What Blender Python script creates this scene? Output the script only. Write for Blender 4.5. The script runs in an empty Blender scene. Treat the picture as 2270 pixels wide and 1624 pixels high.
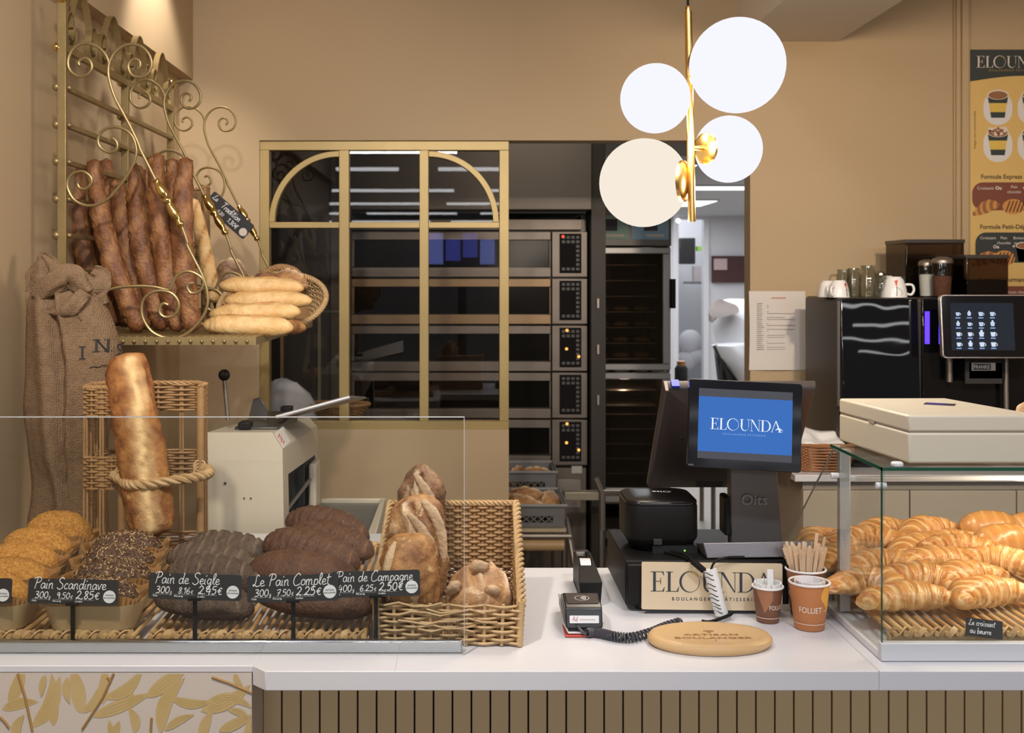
import bpy, math, random
from mathutils import Vector as V, Matrix, noise
from mathutils.bvhtree import BVHTree
RND = random.Random(7)
PI = math.pi
SC = bpy.context.scene
COL = SC.collection

# ------------------------------------------------------------------ camera
F, CX, CY, EZ = 2500.0, 1030.0, 615.0, 1.585        # focal length and principal point in photo pixels, eye height


def P(px, py, Y):
    return V(((px - CX) * Y / F, Y, EZ - (py - CY) * Y / F))


def PX(px, Y): return (px - CX) * Y / F
def PZ(py, Y): return EZ - (py - CY) * Y / F


cam_d = bpy.data.cameras.new('camera')
cam = bpy.data.objects.new('camera', cam_d)
COL.objects.link(cam)
cam.location = (0, 0, EZ)
cam.rotation_euler = (PI / 2, 0, 0)
cam_d.sensor_fit = 'HORIZONTAL'
cam_d.sensor_width = 36
cam_d.lens = 36 * F / 2270
cam_d.shift_x = (1135 - CX) / 2270
cam_d.shift_y = -(812 - CY) / 2270
cam_d.clip_start = 0.05
cam_d.dof.use_dof = True
cam_d.dof.focus_distance = 2.2
cam_d.dof.aperture_fstop = 9
SC.camera = cam

# ------------------------------------------------------------------ world, exposure
w = bpy.data.worlds.new('world')
SC.world = w
w.use_nodes = True
w.node_tree.nodes['Background'].inputs[0].default_value = (0.95, 0.93, 0.95, 1)
w.node_tree.nodes['Background'].inputs[1].default_value = 0.11
SC.view_settings.view_transform = 'Standard'
SC.view_settings.look = 'None'
SC.view_settings.exposure = 0.0
SC.view_settings.gamma = 1
SC.view_settings.use_curve_mapping = False
cy = SC.cycles
cy.use_denoising = True
cy.max_bounces = 10
cy.diffuse_bounces = 4
cy.glossy_bounces = 4
cy.transmission_bounces = 6
cy.transparent_max_bounces = 16
cy.sample_clamp_indirect = 4
cy.caustics_reflective = False
cy.caustics_refractive = False


# ------------------------------------------------------------------ lamps of the place and added fill lights
def lamp(name, typ, loc, energy, col, target=None, size=0.1, size_y=None, spot=60, blend=0.5):
    d = bpy.data.lights.new(name, typ)
    d.energy = energy
    d.color = col
    if typ == 'AREA':
        d.size = size
        if size_y:
            d.shape = 'RECTANGLE'
            d.size_y = size_y
    else:
        d.shadow_soft_size = size
    if typ == 'SPOT':
        d.spot_size = math.radians(spot)
        d.spot_blend = blend
    o = bpy.data.objects.new(name, d)
    COL.objects.link(o)
    o.location = loc
    if target is not None:
        o.rotation_euler = (V(target) - V(loc)).to_track_quat('-Z', 'Y').to_euler()
    return o


WARM = (1.0, 0.80, 0.58)
SOFT = (1.0, 0.90, 0.78)
COOL = (0.93, 0.95, 1.0)
lamp('ceiling_spot_rack', 'SPOT', (-0.30, 0.8, 2.72), 120, SOFT, (-0.75, 3.6, 1.75), 0.05, spot=50, blend=.8)
lamp('ceiling_spot_till', 'SPOT', (0.75, 0.7, 2.8), 58, COOL, (0.75, 3.0, 1.1), 0.05, spot=75, blend=.9)
lamp('beam_spot_poster', 'SPOT', (1.22, 1.5, 2.44), 135, WARM, (1.72, 4.2, 1.75), 0.05, spot=80, blend=1)
lamp('ceiling_spot_bread', 'SPOT', (-0.55, 0.9, 2.75), 110, SOFT, (-0.5, 2.15, 1.0), 0.05, spot=65, blend=.9)
lamp('ceiling_downlight', 'SPOT', (-0.80, 3.62, 2.86), 40, SOFT, (-0.98, 3.75, 2.2), 0.04, spot=80, blend=.6)
lamp('counter_fill', 'AREA', (0.2, 0.9, 2.86), 20, COOL, (0.2, 1.6, 0.9), 2.4, 0.6)  # unseen area light added as base fill over the counter
for k_ in range(4):
    lamp('hall_fill_row', 'AREA', (-4.1 + 2.9 * k_, -5.6, 3.18), 68, COOL, (-4.1 + 2.9 * k_, 1.9, 0.7), 2.2, 0.06)  # added fill for the slats, set so its reflection hides behind the window rail
lamp('ceiling_panel_kitchen', 'AREA', (1.6, 9.6, 2.26), 120, COOL, (1.6, 9.6, 0), 2.2, 6.0)
lamp('ceiling_lamp_oven', 'AREA', (0.3, 5.0, 2.5), 3.5, SOFT, (0.3, 5.3, 1.0), 0.8, 0.2)


# ------------------------------------------------------------------ mesh helpers
class MB:
    def __init__(s):
        s.v, s.f, s.m, s.a = [], [], [], None

    def add(s, vs, fs, mi=0, at=None):
        b = len(s.v)
        s.v.extend(V(q) for q in vs)
        for f in fs:
            s.f.append([i + b for i in f])
            s.m.append(mi)
        if at is not None or s.a is not None:
            if s.a is None:
                s.a = [0.0] * b
            s.a.extend(at if at is not None else [0.0] * len(vs))
        return s

    def box(s, x0, x1, y0, y1, z0, z1, mi=0, M=None):
        vs = [V((x, y, z)) for x in (x0, x1) for y in (y0, y1) for z in (z0, z1)]
        return s.hexa(vs, mi, M)

    def hexa(s, vs, mi=0, M=None):
        """eight corners in the order x, then y, then z"""
        if M is not None:
            vs = [M @ V(q) for q in vs]
        return s.add(vs, [(0, 1, 3, 2), (4, 6, 7, 5), (0, 4, 5, 1), (2, 3, 7, 6), (0, 2, 6, 4), (1, 5, 7, 3)], mi)

    def loft(s, rings, closed=True, cap0=True, cap1=True, mi=0, at=None, loop=False):
        n = len(rings[0])
        vs = [q for r in rings for q in r]
        fs = []
        k = len(rings)
        for i in range(k if loop else k - 1):
            i2 = (i + 1) % k
            for j in range(n if closed else n - 1):
                j2 = (j + 1) % n
                fs.append((i * n + j, i * n + j2, i2 * n + j2, i2 * n + j))
        if not loop:
            if cap0:
                fs.append(tuple(range(n))[::-1])
            if cap1:
                fs.append(tuple((k - 1) * n + j for j in range(n)))
        return s.add(vs, fs, mi, at)

    def tube(s, pts, r, n=8, loop=False, mi=0, cap=True, sec=None):
        """sec: optional 2D cross-section (list of (a,b)) instead of a circle of radius r"""
        pts = [V(p) for p in pts]
        k = len(pts)
        if sec is None:
            sec = [(math.cos(2 * PI * j / n), math.sin(2 * PI * j / n)) for j in range(n)]
        rings = []
        up = None
        for i, p in enumerate(pts):
            if loop:
                t = pts[(i + 1) % k] - pts[i - 1]
            else:
                t = pts[min(i + 1, k - 1)] - pts[max(i - 1, 0)]
            if t.length < 1e-9:
                t = V((0, 0, 1))
            t.normalize()
            if up is None:
                up = V((0, 0, 1)) if abs(t.z) < .9 else V((1, 0, 0))
            up = up - t * up.dot(t)
            if up.length < 1e-6:
                up = t.orthogonal()
            up.normalize()
            sd = t.cross(up)
            rr = r[i] if isinstance(r, (list, tuple)) else r
            rings.append([p + (sd * a + up * b) * rr for a, b in sec])
        return s.loft(rings, True, cap, cap, mi, loop=loop)

    def lathe(s, prof, n=24, M=None, mi=0, cap0=True, cap1=True):
        M = M or Matrix()
        rings = [[M @ V((r * math.cos(2 * PI * j / n), r * math.sin(2 * PI * j / n), z)) for j in range(n)] for r, z in prof]
        return s.loft(rings, True, cap0, cap1, mi)

    def cyl(s, p, q, r, r2=None, n=16, mi=0):
        return s.tube([p, q], [r, r if r2 is None else r2], n, mi=mi)

    def ball(s, c, r, n=24, m=14, mi=0):
        c = V(c)
        if not isinstance(r, (tuple, list)):
            r = (r, r, r)
        rings = []
        for i in range(m + 1):
            th = PI * i / m
            q = max(math.sin(th), 1e-3)
            rings.append([c + V((r[0] * q * math.cos(2 * PI * j / n), r[1] * q * math.sin(2 * PI * j / n), -r[2] * math.cos(th))) for j in range(n)])
        return s.loft(rings, mi=mi)

    def prism(s, poly, h0, h1, M=None, mi=0):
        """2D polygon in the local xy plane extruded along local z"""
        M = M or Matrix()
        n = len(poly)
        vs = [M @ V((x, y, h0)) for x, y in poly] + [M @ V((x, y, h1)) for x, y in poly]
        fs = [tuple(range(n))[::-1], tuple(range(n, 2 * n))] + [(i, (i + 1) % n, n + (i + 1) % n, n + i) for i in range(n)]
        return s.add(vs, fs, mi)

    def flat(s, poly, M=None, z=0, mi=0):
        M = M or Matrix()
        return s.add([M @ V((x, y, z)) for x, y in poly], [tuple(range(len(poly)))], mi)

    def build(s, name, mats, parent=None, smooth=40, bevel=0, seg=2, origin=None, wn=False):
        me = bpy.data.meshes.new(name)
        if parent is not None:
            inv = wm(parent).inverted()
            vs = [inv @ q for q in s.v]
            loc = None
        else:
            if origin is None:
                xs = [q.x for q in s.v]; ys = [q.y for q in s.v]; zs = [q.z for q in s.v]
                origin = V(((min(xs) + max(xs)) / 2, (min(ys) + max(ys)) / 2, min(zs)))
            loc = V(origin)
            vs = [q - loc for q in s.v]
        me.from_pydata([tuple(q) for q in vs], [], s.f)
        if not isinstance(mats, (list, tuple)):
            mats = [mats]
        for m in mats:
            me.materials.append(m)
        me.polygons.foreach_set('material_index', s.m)
        if smooth:
            me.polygons.foreach_set('use_smooth', [True] * len(s.f))
            me.set_sharp_from_angle(angle=math.radians(smooth))
        if s.a is not None:
            at = me.attributes.new('m', 'FLOAT', 'POINT')
            at.data.foreach_set('value', s.a)
        me.update()
        o = bpy.data.objects.new(name, me)
        COL.objects.link(o)
        if parent is not None:
            o.parent = parent
        else:
            o.location = loc
        if bevel:
            b = o.modifiers.new('bevel', 'BEVEL')
            b.width = bevel
            b.segments = seg
            b.limit_method = 'ANGLE'
            b.angle_limit = math.radians(40)
            if hasattr(b, 'harden_normals'):
                b.harden_normals = False
        return o


def wm(o):
    M = o.matrix_basis.copy()
    return wm(o.parent) @ M if o.parent else M


def tag(o, label=None, cat=None, group=None, kind=None):
    if label:
        o['label'] = label
    if cat:
        o['category'] = cat
    if group:
        o['group'] = group
    if kind:
        o['kind'] = kind
    return o


def thing(name, label, cat, loc=(0, 0, 0), group=None, rot=None):
    o = bpy.data.objects.new(name, None)
    o.empty_display_size = 0.05
    COL.objects.link(o)
    o.location = loc
    if rot:
        o.rotation_euler = rot
    return tag(o, label, cat, group)


def struct(name, mb, m, **k):
    return tag(mb.build(name, m, **k), kind='structure')


def dup(root, loc=None, rot=None, scale=None, label=None, group=None):
    r = root.copy()
    COL.objects.link(r)
    if loc is not None:
        r.location = loc
    if rot is not None:
        r.rotation_euler = rot
    if scale is not None:
        r.scale = scale
    if label:
        r['label'] = label
    if group:
        r['group'] = group
    for ch in list(root.children):
        c = ch.copy()
        COL.objects.link(c)
        c.parent = r
        for g in list(ch.children):
            d = g.copy()
            COL.objects.link(d)
            d.parent = c
    return r


def cat_rom(pts, sub=6, loop=False):
    pts = [V(p) if len(p) == 3 else V((p[0], p[1], 0)) for p in pts]
    n = len(pts)
    out = []
    for i in range(n if loop else n - 1):
        g = (lambda k: pts[k % n]) if loop else (lambda k: pts[max(0, min(n - 1, k))])
        p0, p1, p2, p3 = g(i - 1), g(i), g(i + 1), g(i + 2)
        for j in range(sub):
            t = j / sub
            out.append(0.5 * ((2 * p1) + (p2 - p0) * t + (2 * p0 - 5 * p1 + 4 * p2 - p3) * t * t + (3 * p1 - p0 - 3 * p2 + p3) * t ** 3))
    if not loop:
        out.append(pts[-1])
    return out


def rrect(w, h, r, n=5, cx=0, cy=0):
    out = []
    for sx, sy, a0 in ((1, 1, 0), (-1, 1, PI / 2), (-1, -1, PI), (1, -1, 1.5 * PI)):
        for i in range(n + 1):
            a = a0 + PI / 2 * i / n
            out.append((cx + sx * (w / 2 - r) + r * math.cos(a), cy + sy * (h / 2 - r) + r * math.sin(a)))
    return out


def ellipse(rx, ry, n=32, cx=0, cy=0, a0=0, a1=2 * PI):
    full = abs(a1 - a0 - 2 * PI) < 1e-6
    k = n if full else n + 1
    return [(cx + rx * math.cos(a0 + (a1 - a0) * i / n), cy + ry * math.sin(a0 + (a1 - a0) * i / n)) for i in range(k)]


def arcband(mb, cx, cy, r0, r1, a0, a1, M, n=24, z=0, mi=0, ry=1.0):
    for i in range(n):
        b0 = a0 + (a1 - a0) * i / n
        b1 = a0 + (a1 - a0) * (i + 1) / n
        mb.flat([(cx + r * math.cos(b), cy + r * ry * math.sin(b)) for r, b in ((r0, b0), (r1, b0), (r1, b1), (r0, b1))], M, z, mi)


def plane_M(o, xdir, ydir):
    """local x, y, z -> world; z towards the viewer's side of the plane"""
    x = V(xdir).normalized()
    y = V(ydir)
    y = (y - x * y.dot(x)).normalized()
    z = x.cross(y)
    return Matrix(((x.x, y.x, z.x, o[0]), (x.y, y.y, z.y, o[1]), (x.z, y.z, z.z, o[2]), (0, 0, 0, 1)))


def front_M(px, py, Y, roll=0):
    """plane facing the viewer (local x right, y up) through a point"""
    c, s = math.cos(roll), math.sin(roll)
    return plane_M(P(px, py, Y), (c, 0, s), (-s, 0, c))


# ------------------------------------------------------------------ lettering
def text_geo(s, size, align='CENTER', space=1.0, bold=0.0):
    cu = bpy.data.curves.new('t', 'FONT')
    cu.body = s
    cu.size = size
    cu.align_x = align
    cu.space_character = space
    cu.resolution_u = 3
    cu.offset = bold
    o = bpy.data.objects.new('t', cu)
    me = bpy.data.meshes.new_from_object(o)
    vs = [tuple(q.co) for q in me.vertices]
    fs = [tuple(p.vertices) for p in me.polygons]
    bpy.data.objects.remove(o)
    bpy.data.curves.remove(cu)
    bpy.data.meshes.remove(me)
    return vs, fs


def text(mb, s, size, M, x=0, y=0, align='CENTER', space=1.0, mi=0, z=0.0004, fn=None, bold=0.0, sx=1.0):
    vs, fs = text_geo(s, size, align, space, bold)
    out = []
    for q in vs:
        p = V((q[0] * sx + x, q[1] + y, z))
        out.append(fn(p) if fn else M @ p)
    mb.add(out, fs, mi)


GLYPH = {
    'A': (.7, [[(0, 0), (.25, .6), (.4, 1), (.48, .5), (.58, 0)], [(.12, .38), (.52, .4)]]),
    'P': (.62, [[(.12, 0), (.18, .5), (.28, 1)], [(0, .84), (.14, 1), (.42, 1.03), (.6, .85), (.5, .6), (.2, .5)]]),
    'a': (.5, [[(.36, .43), (.2, .5), (.05, .3), (.1, .05), (.25, .05), (.36, .28), (.4, .48), (.4, .12), (.5, .02)]]),
    'i': (.24, [[(.08, .48), (.06, .1), (.17, .02)], [(.13, .72), (.18, .82)]]),
    'n': (.46, [[(.05, .48), (.06, 0)], [(.06, .28), (.2, .5), (.32, .42), (.32, .1), (.42, .02)]]),
    'S': (.62, [[(.58, .88), (.38, 1.02), (.14, .85), (.22, .62), (.45, .45), (.5, .15), (.25, -.04), (0, .12)]]),
    'c': (.4, [[(.35, .42), (.2, .5), (.05, .25), (.15, .02), (.38, .08)]]),
    'd': (.52, [[(.36, .42), (.2, .5), (.05, .28), (.12, .03), (.28, .06), (.38, .3), (.46, 1), (.4, .2), (.5, .02)]]),
    'v': (.4, [[(.03, .48), (.15, .02), (.32, .5), (.42, .44)]]),
    'e': (.42, [[(.06, .22), (.3, .3), (.28, .47), (.14, .46), (.05, .2), (.18, .02), (.42, .12)]]),
    'L': (.62, [[(.5, .85), (.4, 1), (.28, .8), (.25, .4), (.1, .05), (.02, .12), (.15, .15), (.35, 0), (.62, .08)]]),
    'o': (.44, [[(.25, .5), (.08, .38), (.08, .1), (.25, .02), (.38, .2), (.34, .44), (.22, .5)]]),
    'm': (.68, [[(.05, .48), (.06, 0)], [(.06, .28), (.18, .5), (.28, .4), (.28, 0)], [(.28, .28), (.42, .5), (.52, .4), (.52, .1), (.62, .02)]]),
    'p': (.44, [[(.1, .5), (.02, -.42)], [(.07, .3), (.22, .5), (.38, .35), (.3, .05), (.08, .06)]]),
    'l': (.28, [[(.03, .15), (.25, .7), (.22, 1), (.1, .8), (.1, .15), (.26, .04)]]),
    't': (.34, [[(.16, .92), (.1, .12), (.28, .03)], [(0, .6), (.36, .66)]]),
    'C': (.66, [[(.6, .85), (.42, 1.02), (.12, .7), (.05, .25), (.25, -.02), (.62, .14)]]),
    'g': (.48, [[(.36, .45), (.18, .5), (.05, .25), (.18, .05), (.36, .25), (.38, .48), (.34, -.28), (.18, -.42), (.06, -.26), (.46, .05)]]),
    'T': (.56, [[(0, .9), (.2, 1), (.62, .98)], [(.34, 1), (.2, 0)]]),
    'r': (.34, [[(.05, .48), (.07, 0)], [(.07, .28), (.2, .48), (.34, .42)]]),
    'u': (.46, [[(.05, .48), (.06, .12), (.2, .02), (.34, .2), (.36, .48), (.36, .1), (.46, .02)]]),
    's': (.36, [[(.32, .44), (.15, .48), (.1, .35), (.3, .2), (.26, .03), (.05, .05)]]),
    'b': (.44, [[(.1, 1), (.05, .05), (.25, .03), (.36, .25), (.25, .46), (.07, .3)]]),
    '0': (.5, [[(.26, .7), (.08, .5), (.08, .15), (.24, 0), (.42, .2), (.4, .55), (.26, .7)]]),
    '1': (.3, [[(.02, .5), (.2, .7), (.16, 0)]]),
    '2': (.5, [[(.06, .55), (.22, .72), (.4, .55), (.25, .25), (.02, .02), (.2, .06), (.46, 0)]]),
    '3': (.48, [[(.05, .65), (.3, .7), (.34, .5), (.16, .38), (.38, .28), (.34, .05), (.02, .02)]]),
    '4': (.48, [[(.22, .72), (.02, .25), (.42, .26)], [(.34, .5), (.28, -.05)]]),
    '5': (.48, [[(.42, .7), (.14, .68), (.1, .42), (.34, .42), (.38, .15), (.2, 0), (.02, .05)]]),
    '6': (.48, [[(.36, .7), (.12, .45), (.06, .12), (.25, 0), (.4, .18), (.28, .35), (.08, .2)]]),
    '7': (.46, [[(.04, .62), (.2, .7), (.42, .68), (.16, 0)], [(.1, .34), (.38, .38)]]),
    '8': (.46, [[(.36, .62), (.2, .7), (.1, .55), (.36, .2), (.22, 0), (.08, .15), (.34, .5), (.36, .62)]]),
    '9': (.46, [[(.36, .58), (.2, .7), (.07, .5), (.2, .34), (.36, .55), (.32, 0)]]),
    '.': (.2, [[(.06, .02), (.1, .06)]]),
    ',': (.2, [[(.1, .08), (.03, -.1)]]),
    '\u20ac': (.55, [[(.5, .6), (.3, .68), (.14, .4), (.26, .02), (.5, .06)], [(.02, .42), (.42, .44)], [(.02, .28), (.38, .3)]]),
    ' ': (.32, []),
}


def script(mb, s, size, M, x=0, y=0, r=.03, mi=0, z=.0006, fn=None, slant=.12, sub=4):
    """handwriting drawn stroke by stroke"""
    for ch in s:
        adv, strokes = GLYPH[ch]
        for st in strokes:
            pts = [V((x + (p.x + slant * p.y) * size, y + p.y * size, z)) for p in cat_rom(st, sub)]
            pts = [fn(p) if fn else M @ p for p in pts]
            mb.tube(pts, r * size, 5, mi=mi)
        x += adv * size
    return x


def script_width(s, size): return sum(GLYPH[c][0] for c in s) * size


def logo(mb, M, size, x=0, y=0, mi=0, gold=None, gmi=None, z=.0006, clipx=None):
    """the high-contrast serif word ELOUNDA, cap height = size; accent strokes use gmi"""
    def q(poly, m=mi):
        pts = [(x + a * size, y + b * size) for a, b in poly]
        if clipx is not None:
            if min(p[0] for p in pts) > clipx:
                return
            pts = [(min(p[0], clipx), p[1]) for p in pts]
        mb.flat(pts, M, z, m)

    def rc(x0, y0, x1, y1):
        q([(x0, y0), (x1, y0), (x1, y1), (x0, y1)])

    def ring(cx, cy, orx, ory, irx, iry, dx, a0, a1, n=36, m=mi):
        for i in range(n):
            b0 = a0 + (a1 - a0) * i / n
            b1 = a0 + (a1 - a0) * (i + 1) / n
            q([(cx + dx + irx * math.cos(b0), cy + iry * math.sin(b0)), (cx + orx * math.cos(b0), cy + ory * math.sin(b0)),
               (cx + orx * math.cos(b1), cy + ory * math.sin(b1)), (cx + dx + irx * math.cos(b1), cy + iry * math.sin(b1))], m)
    t = .03
    # E
    rc(.13, 0, .27, 1); rc(0, 0, .68, t); rc(0, 1 - t, .66, 1); rc(.27, .5, .52, .5 + t)
    q([(.68, 0), (.72, .27), (.6, t)]); q([(.66, 1), (.69, .76), (.58, 1 - t)]); q([(.5, .36), (.53, .36), (.53, .68), (.5, .68)])
    o = .78
    # L
    rc(o + .1, 0, o + .24, 1); rc(o, 0, o + .62, t); rc(o, 1 - t, o + .36, 1); q([(o + .62, 0), (o + .68, .3), (o + .54, t)])
    o = 1.98
    # O with the ear of wheat accent
    ring(o, .5, .52, .53, .445, .50, .045, 1.35, 2 * PI + .35)
    if gmi is not None:
        ring(o, .5, .54, .56, .46, .46, 0, .45, 1.45, 14, gmi)
    o = 2.58
    # U
    rc(o + .1, .35, o + .24, 1); rc(o, 1 - t, o + .36, 1); rc(o + .76, .35, o + .76 + t, 1); rc(o + .62, 1 - t, o + .92, 1)
    ring(o + .445, .36, .345, .38, .285, .33, .05, PI, 2 * PI, 20)
    o = 3.5
    # N
    rc(o + .1, 0, o + .1 + t, 1); rc(o, 0, o + .24, t); rc(o - .02, 1 - t, o + .2, 1)
    q([(o + .06, 1), (o + .22, 1), (o + .8, 0), (o + .74, 0)]); rc(o + .77, 0, o + .77 + t, 1); rc(o + .66, 1 - t, o + .9, 1)
    o = 4.42
    # D
    rc(o + .1, 0, o + .24, 1); rc(o, 0, o + .4, t); rc(o, 1 - t, o + .4, 1)
    ring(o + .38, .5, .5, .5, .37, .47, 0, -PI / 2, PI / 2, 24)
    o = 5.3
    # A
    q([(o + .06, 0), (o + .1, 0), (o + .46, .93), (o + .42, 1)]); q([(o + .4, 1), (o + .48, 1), (o + .9, 0), (o + .74, 0)])
    rc(o, 0, o + .2, t); rc(o + .64, 0, o + 1, t)
    ring(o + .70, -.08, .40, .44, .40, .33, 0, 2.35, .55, 14)


LOGO_W = 6.3
# ------------------------------------------------------------------ materials
def mat(name, col, rough=.5, metal=0.0, var=None, bump=None, coat=0.0, emit=None, attr=None, weave=None, spec=None, sss=0.0, alpha=None, coords='Object', flour=None):
    """var=(scale, colour2, contrast); bump=(scale, strength, detail); attr=colour mixed in where the surface mask m is 1"""
    m = bpy.data.materials.new(name)
    m.use_nodes = True
    nt = m.node_tree
    b = nt.nodes['Principled BSDF']
    b.inputs['Base Color'].default_value = (*col, 1)
    b.inputs['Roughness'].default_value = rough
    b.inputs['Metallic'].default_value = metal
    if spec is not None:
        b.inputs['Specular IOR Level'].default_value = spec
    if coat:
        b.inputs['Coat Weight'].default_value = coat
        b.inputs['Coat Roughness'].default_value = .12
    if sss:
        b.inputs['Subsurface Weight'].default_value = sss
        b.inputs['Subsurface Radius'].default_value = (.01, .005, .002)
        b.inputs['Subsurface Scale'].default_value = 1
    if emit:
        b.inputs['Emission Color'].default_value = (*emit[0], 1)
        b.inputs['Emission Strength'].default_value = emit[1]
    L = nt.links.new
    N = nt.nodes.new
    tc = N('ShaderNodeTexCoord')
    src = None
    if var:
        nz = N('ShaderNodeTexNoise')
        nz.inputs['Scale'].default_value = var[0]
        nz.inputs['Detail'].default_value = 5
        L(tc.outputs[coords], nz.inputs['Vector'])
        rp = N('ShaderNodeValToRGB')
        c = var[2] if len(var) > 2 else .2
        rp.color_ramp.elements[0].position = .5 - c
        rp.color_ramp.elements[1].position = .5 + c
        rp.color_ramp.elements[0].color = (*col, 1)
        rp.color_ramp.elements[1].color = (*var[1], 1)
        L(nz.outputs['Fac'], rp.inputs['Fac'])
        src = rp.outputs['Color']
    if flour:
        # floury patches with ragged edges: (scale, colour, threshold)
        n2 = N('ShaderNodeTexNoise')
        n2.inputs['Scale'].default_value = flour[0]
        n2.inputs['Detail'].default_value = 9
        n2.inputs['Roughness'].default_value = .72
        n2.inputs['Distortion'].default_value = .6
        L(tc.outputs[coords], n2.inputs['Vector'])
        r2 = N('ShaderNodeMapRange')
        r2.inputs['From Min'].default_value = flour[2]
        r2.inputs['From Max'].default_value = flour[2] + .10
        L(n2.outputs['Fac'], r2.inputs['Value'])
        mf = N('ShaderNodeMix')
        mf.data_type = 'RGBA'
        L(r2.outputs[0], mf.inputs['Factor'])
        if src:
            L(src, mf.inputs[6])
        else:
            mf.inputs[6].default_value = (*col, 1)
        mf.inputs[7].default_value = (*flour[1], 1)
        src = mf.outputs[2]
    if attr:
        at = N('ShaderNodeAttribute')
        at.attribute_name = 'm'
        mx = N('ShaderNodeMix')
        mx.data_type = 'RGBA'
        L(at.outputs['Fac'], mx.inputs['Factor'])
        if src:
            L(src, mx.inputs[6])
        else:
            mx.inputs[6].default_value = (*col, 1)
        mx.inputs[7].default_value = (*attr, 1)
        src = mx.outputs[2]
    if src:
        L(src, b.inputs['Base Color'])
    h = None
    if weave:
        ws = []
        for d in ('X', 'Z'):
            wv = N('ShaderNodeTexWave')
            wv.bands_direction = d
            wv.inputs['Scale'].default_value = weave[0]
            wv.inputs['Distortion'].default_value = 1.2
            wv.inputs['Detail'].default_value = 2
            L(tc.outputs['Object'], wv.inputs['Vector'])
            ws.append(wv)
        ad = N('ShaderNodeMath')
        ad.operation = 'ADD'
        L(ws[0].outputs['Fac'], ad.inputs[0])
        L(ws[1].outputs['Fac'], ad.inputs[1])
        bp = N('ShaderNodeBump')
        bp.inputs['Strength'].default_value = weave[1]
        bp.inputs['Distance'].default_value = .002
        L(ad.outputs[0], bp.inputs['Height'])
        h = bp
    if bump:
        nz = N('ShaderNodeTexNoise')
        nz.inputs['Scale'].default_value = bump[0]
        nz.inputs['Detail'].default_value = bump[2] if len(bump) > 2 else 4
        L(tc.outputs['Object'], nz.inputs['Vector'])
        bp = N('ShaderNodeBump')
        bp.inputs['Strength'].default_value = bump[1]
        bp.inputs['Distance'].default_value = .004
        L(nz.outputs['Fac'], bp.inputs['Height'])
        if h:
            L(h.outputs['Normal'], bp.inputs['Normal'])
        h = bp
    if h:
        L(h.outputs['Normal'], b.inputs['Normal'])
    return m


def glass_mat(name, tint=(.97, .98, .97), rough=.0, ior=1.45, frost=0.0):
    """clear sheet: see-through with a Fresnel reflection"""
    m = bpy.data.materials.new(name)
    m.use_nodes = True
    nt = m.node_tree
    nt.nodes.remove(nt.nodes['Principled BSDF'])
    out = nt.nodes['Material Output']
    tr = nt.nodes.new('ShaderNodeBsdfTransparent')
    tr.inputs[0].default_value = (*tint, 1)
    gl = nt.nodes.new('ShaderNodeBsdfGlossy')
    gl.inputs['Roughness'].default_value = rough
    # Schlick's reflectance of a thin sheet, the same from either side
    ge = nt.nodes.new('ShaderNodeNewGeometry')
    dt = nt.nodes.new('ShaderNodeVectorMath')
    dt.operation = 'DOT_PRODUCT'
    nt.links.new(ge.outputs['Normal'], dt.inputs[0])
    nt.links.new(ge.outputs['Incoming'], dt.inputs[1])
    last = dt.outputs['Value']
    for op, v in (('ABSOLUTE', None), ('SUBTRACT', 1.0), ('POWER', 5.0), ('MULTIPLY', .6), ('ADD', ((ior - 1) / (ior + 1)) ** 2)):
        nd = nt.nodes.new('ShaderNodeMath')
        nd.operation = op
        nd.use_clamp = op == 'ADD'
        if op == 'SUBTRACT':
            nd.inputs[0].default_value = v
            nt.links.new(last, nd.inputs[1])
        else:
            nt.links.new(last, nd.inputs[0])
            if v is not None:
                nd.inputs[1].default_value = v
        last = nd.outputs[0]
    mx = nt.nodes.new('ShaderNodeMixShader')
    nt.links.new(last, mx.inputs[0])
    nt.links.new(tr.outputs[0], mx.inputs[1])
    nt.links.new(gl.outputs[0], mx.inputs[2])
    last = mx
    if frost:
        df = nt.nodes.new('ShaderNodeBsdfDiffuse')
        df.inputs[0].default_value = (.8, .82, .85, 1)
        m2 = nt.nodes.new('ShaderNodeMixShader')
        m2.inputs[0].default_value = frost
        nt.links.new(mx.outputs[0], m2.inputs[1])
        nt.links.new(df.outputs[0], m2.inputs[2])
        last = m2
    nt.links.new(last.outputs[0], out.inputs[0])
    return m


WALL = mat('wall_paint', (.50, .37, .225), .75, var=(1.2, (.47, .345, .21), .3), bump=(220, .04))
CEIL = mat('ceiling_paint', (.74, .67, .59), .8)
FLOORM = mat('floor_tile', (.33, .29, .24), .45, var=(3, (.28, .25, .21)))
KWALL = mat('kitchen_wall', (.72, .72, .74), .7)
KCEIL = mat('kitchen_ceiling', (.6, .61, .63), .8)
WHITE = mat('white_solid_surface', (.69, .69, .73), .28, var=(2.2, (.67, .665, .70), .3))
WHITEP = mat('white_powder_coat', (.72, .72, .74), .35)
SLAT = mat('slat_laminate', (.56, .41, .235), .55, var=(4, (.53, .385, .22)))
GROOVE = mat('groove_black', (.012, .011, .010), .6)
PANELBG = mat('leaf_paper_ground', (.60, .53, .47), .6)
LEAF1 = mat('leaf_ochre', (.52, .37, .15), .6, var=(14, (.56, .42, .20)))
LEAF2 = mat('leaf_vein', (.40, .29, .11), .6)
TWIG = mat('leaf_twig', (.36, .21, .07), .6)
GOLDP = mat('gold_paint', (.42, .305, .125), .42, .35, var=(6, (.38, .275, .11)))
RACK = mat('rack_gilt_iron', (.34, .25, .115), .42, .6, var=(30, (.28, .205, .09)))
BRASS = mat('polished_brass', (.78, .55, .20), .16, 1.0)
SATB = mat('satin_brass', (.72, .46, .16), .28, 1.0)
CHROME = mat('chrome', (.55, .56, .60), .10, 1.0)
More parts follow.
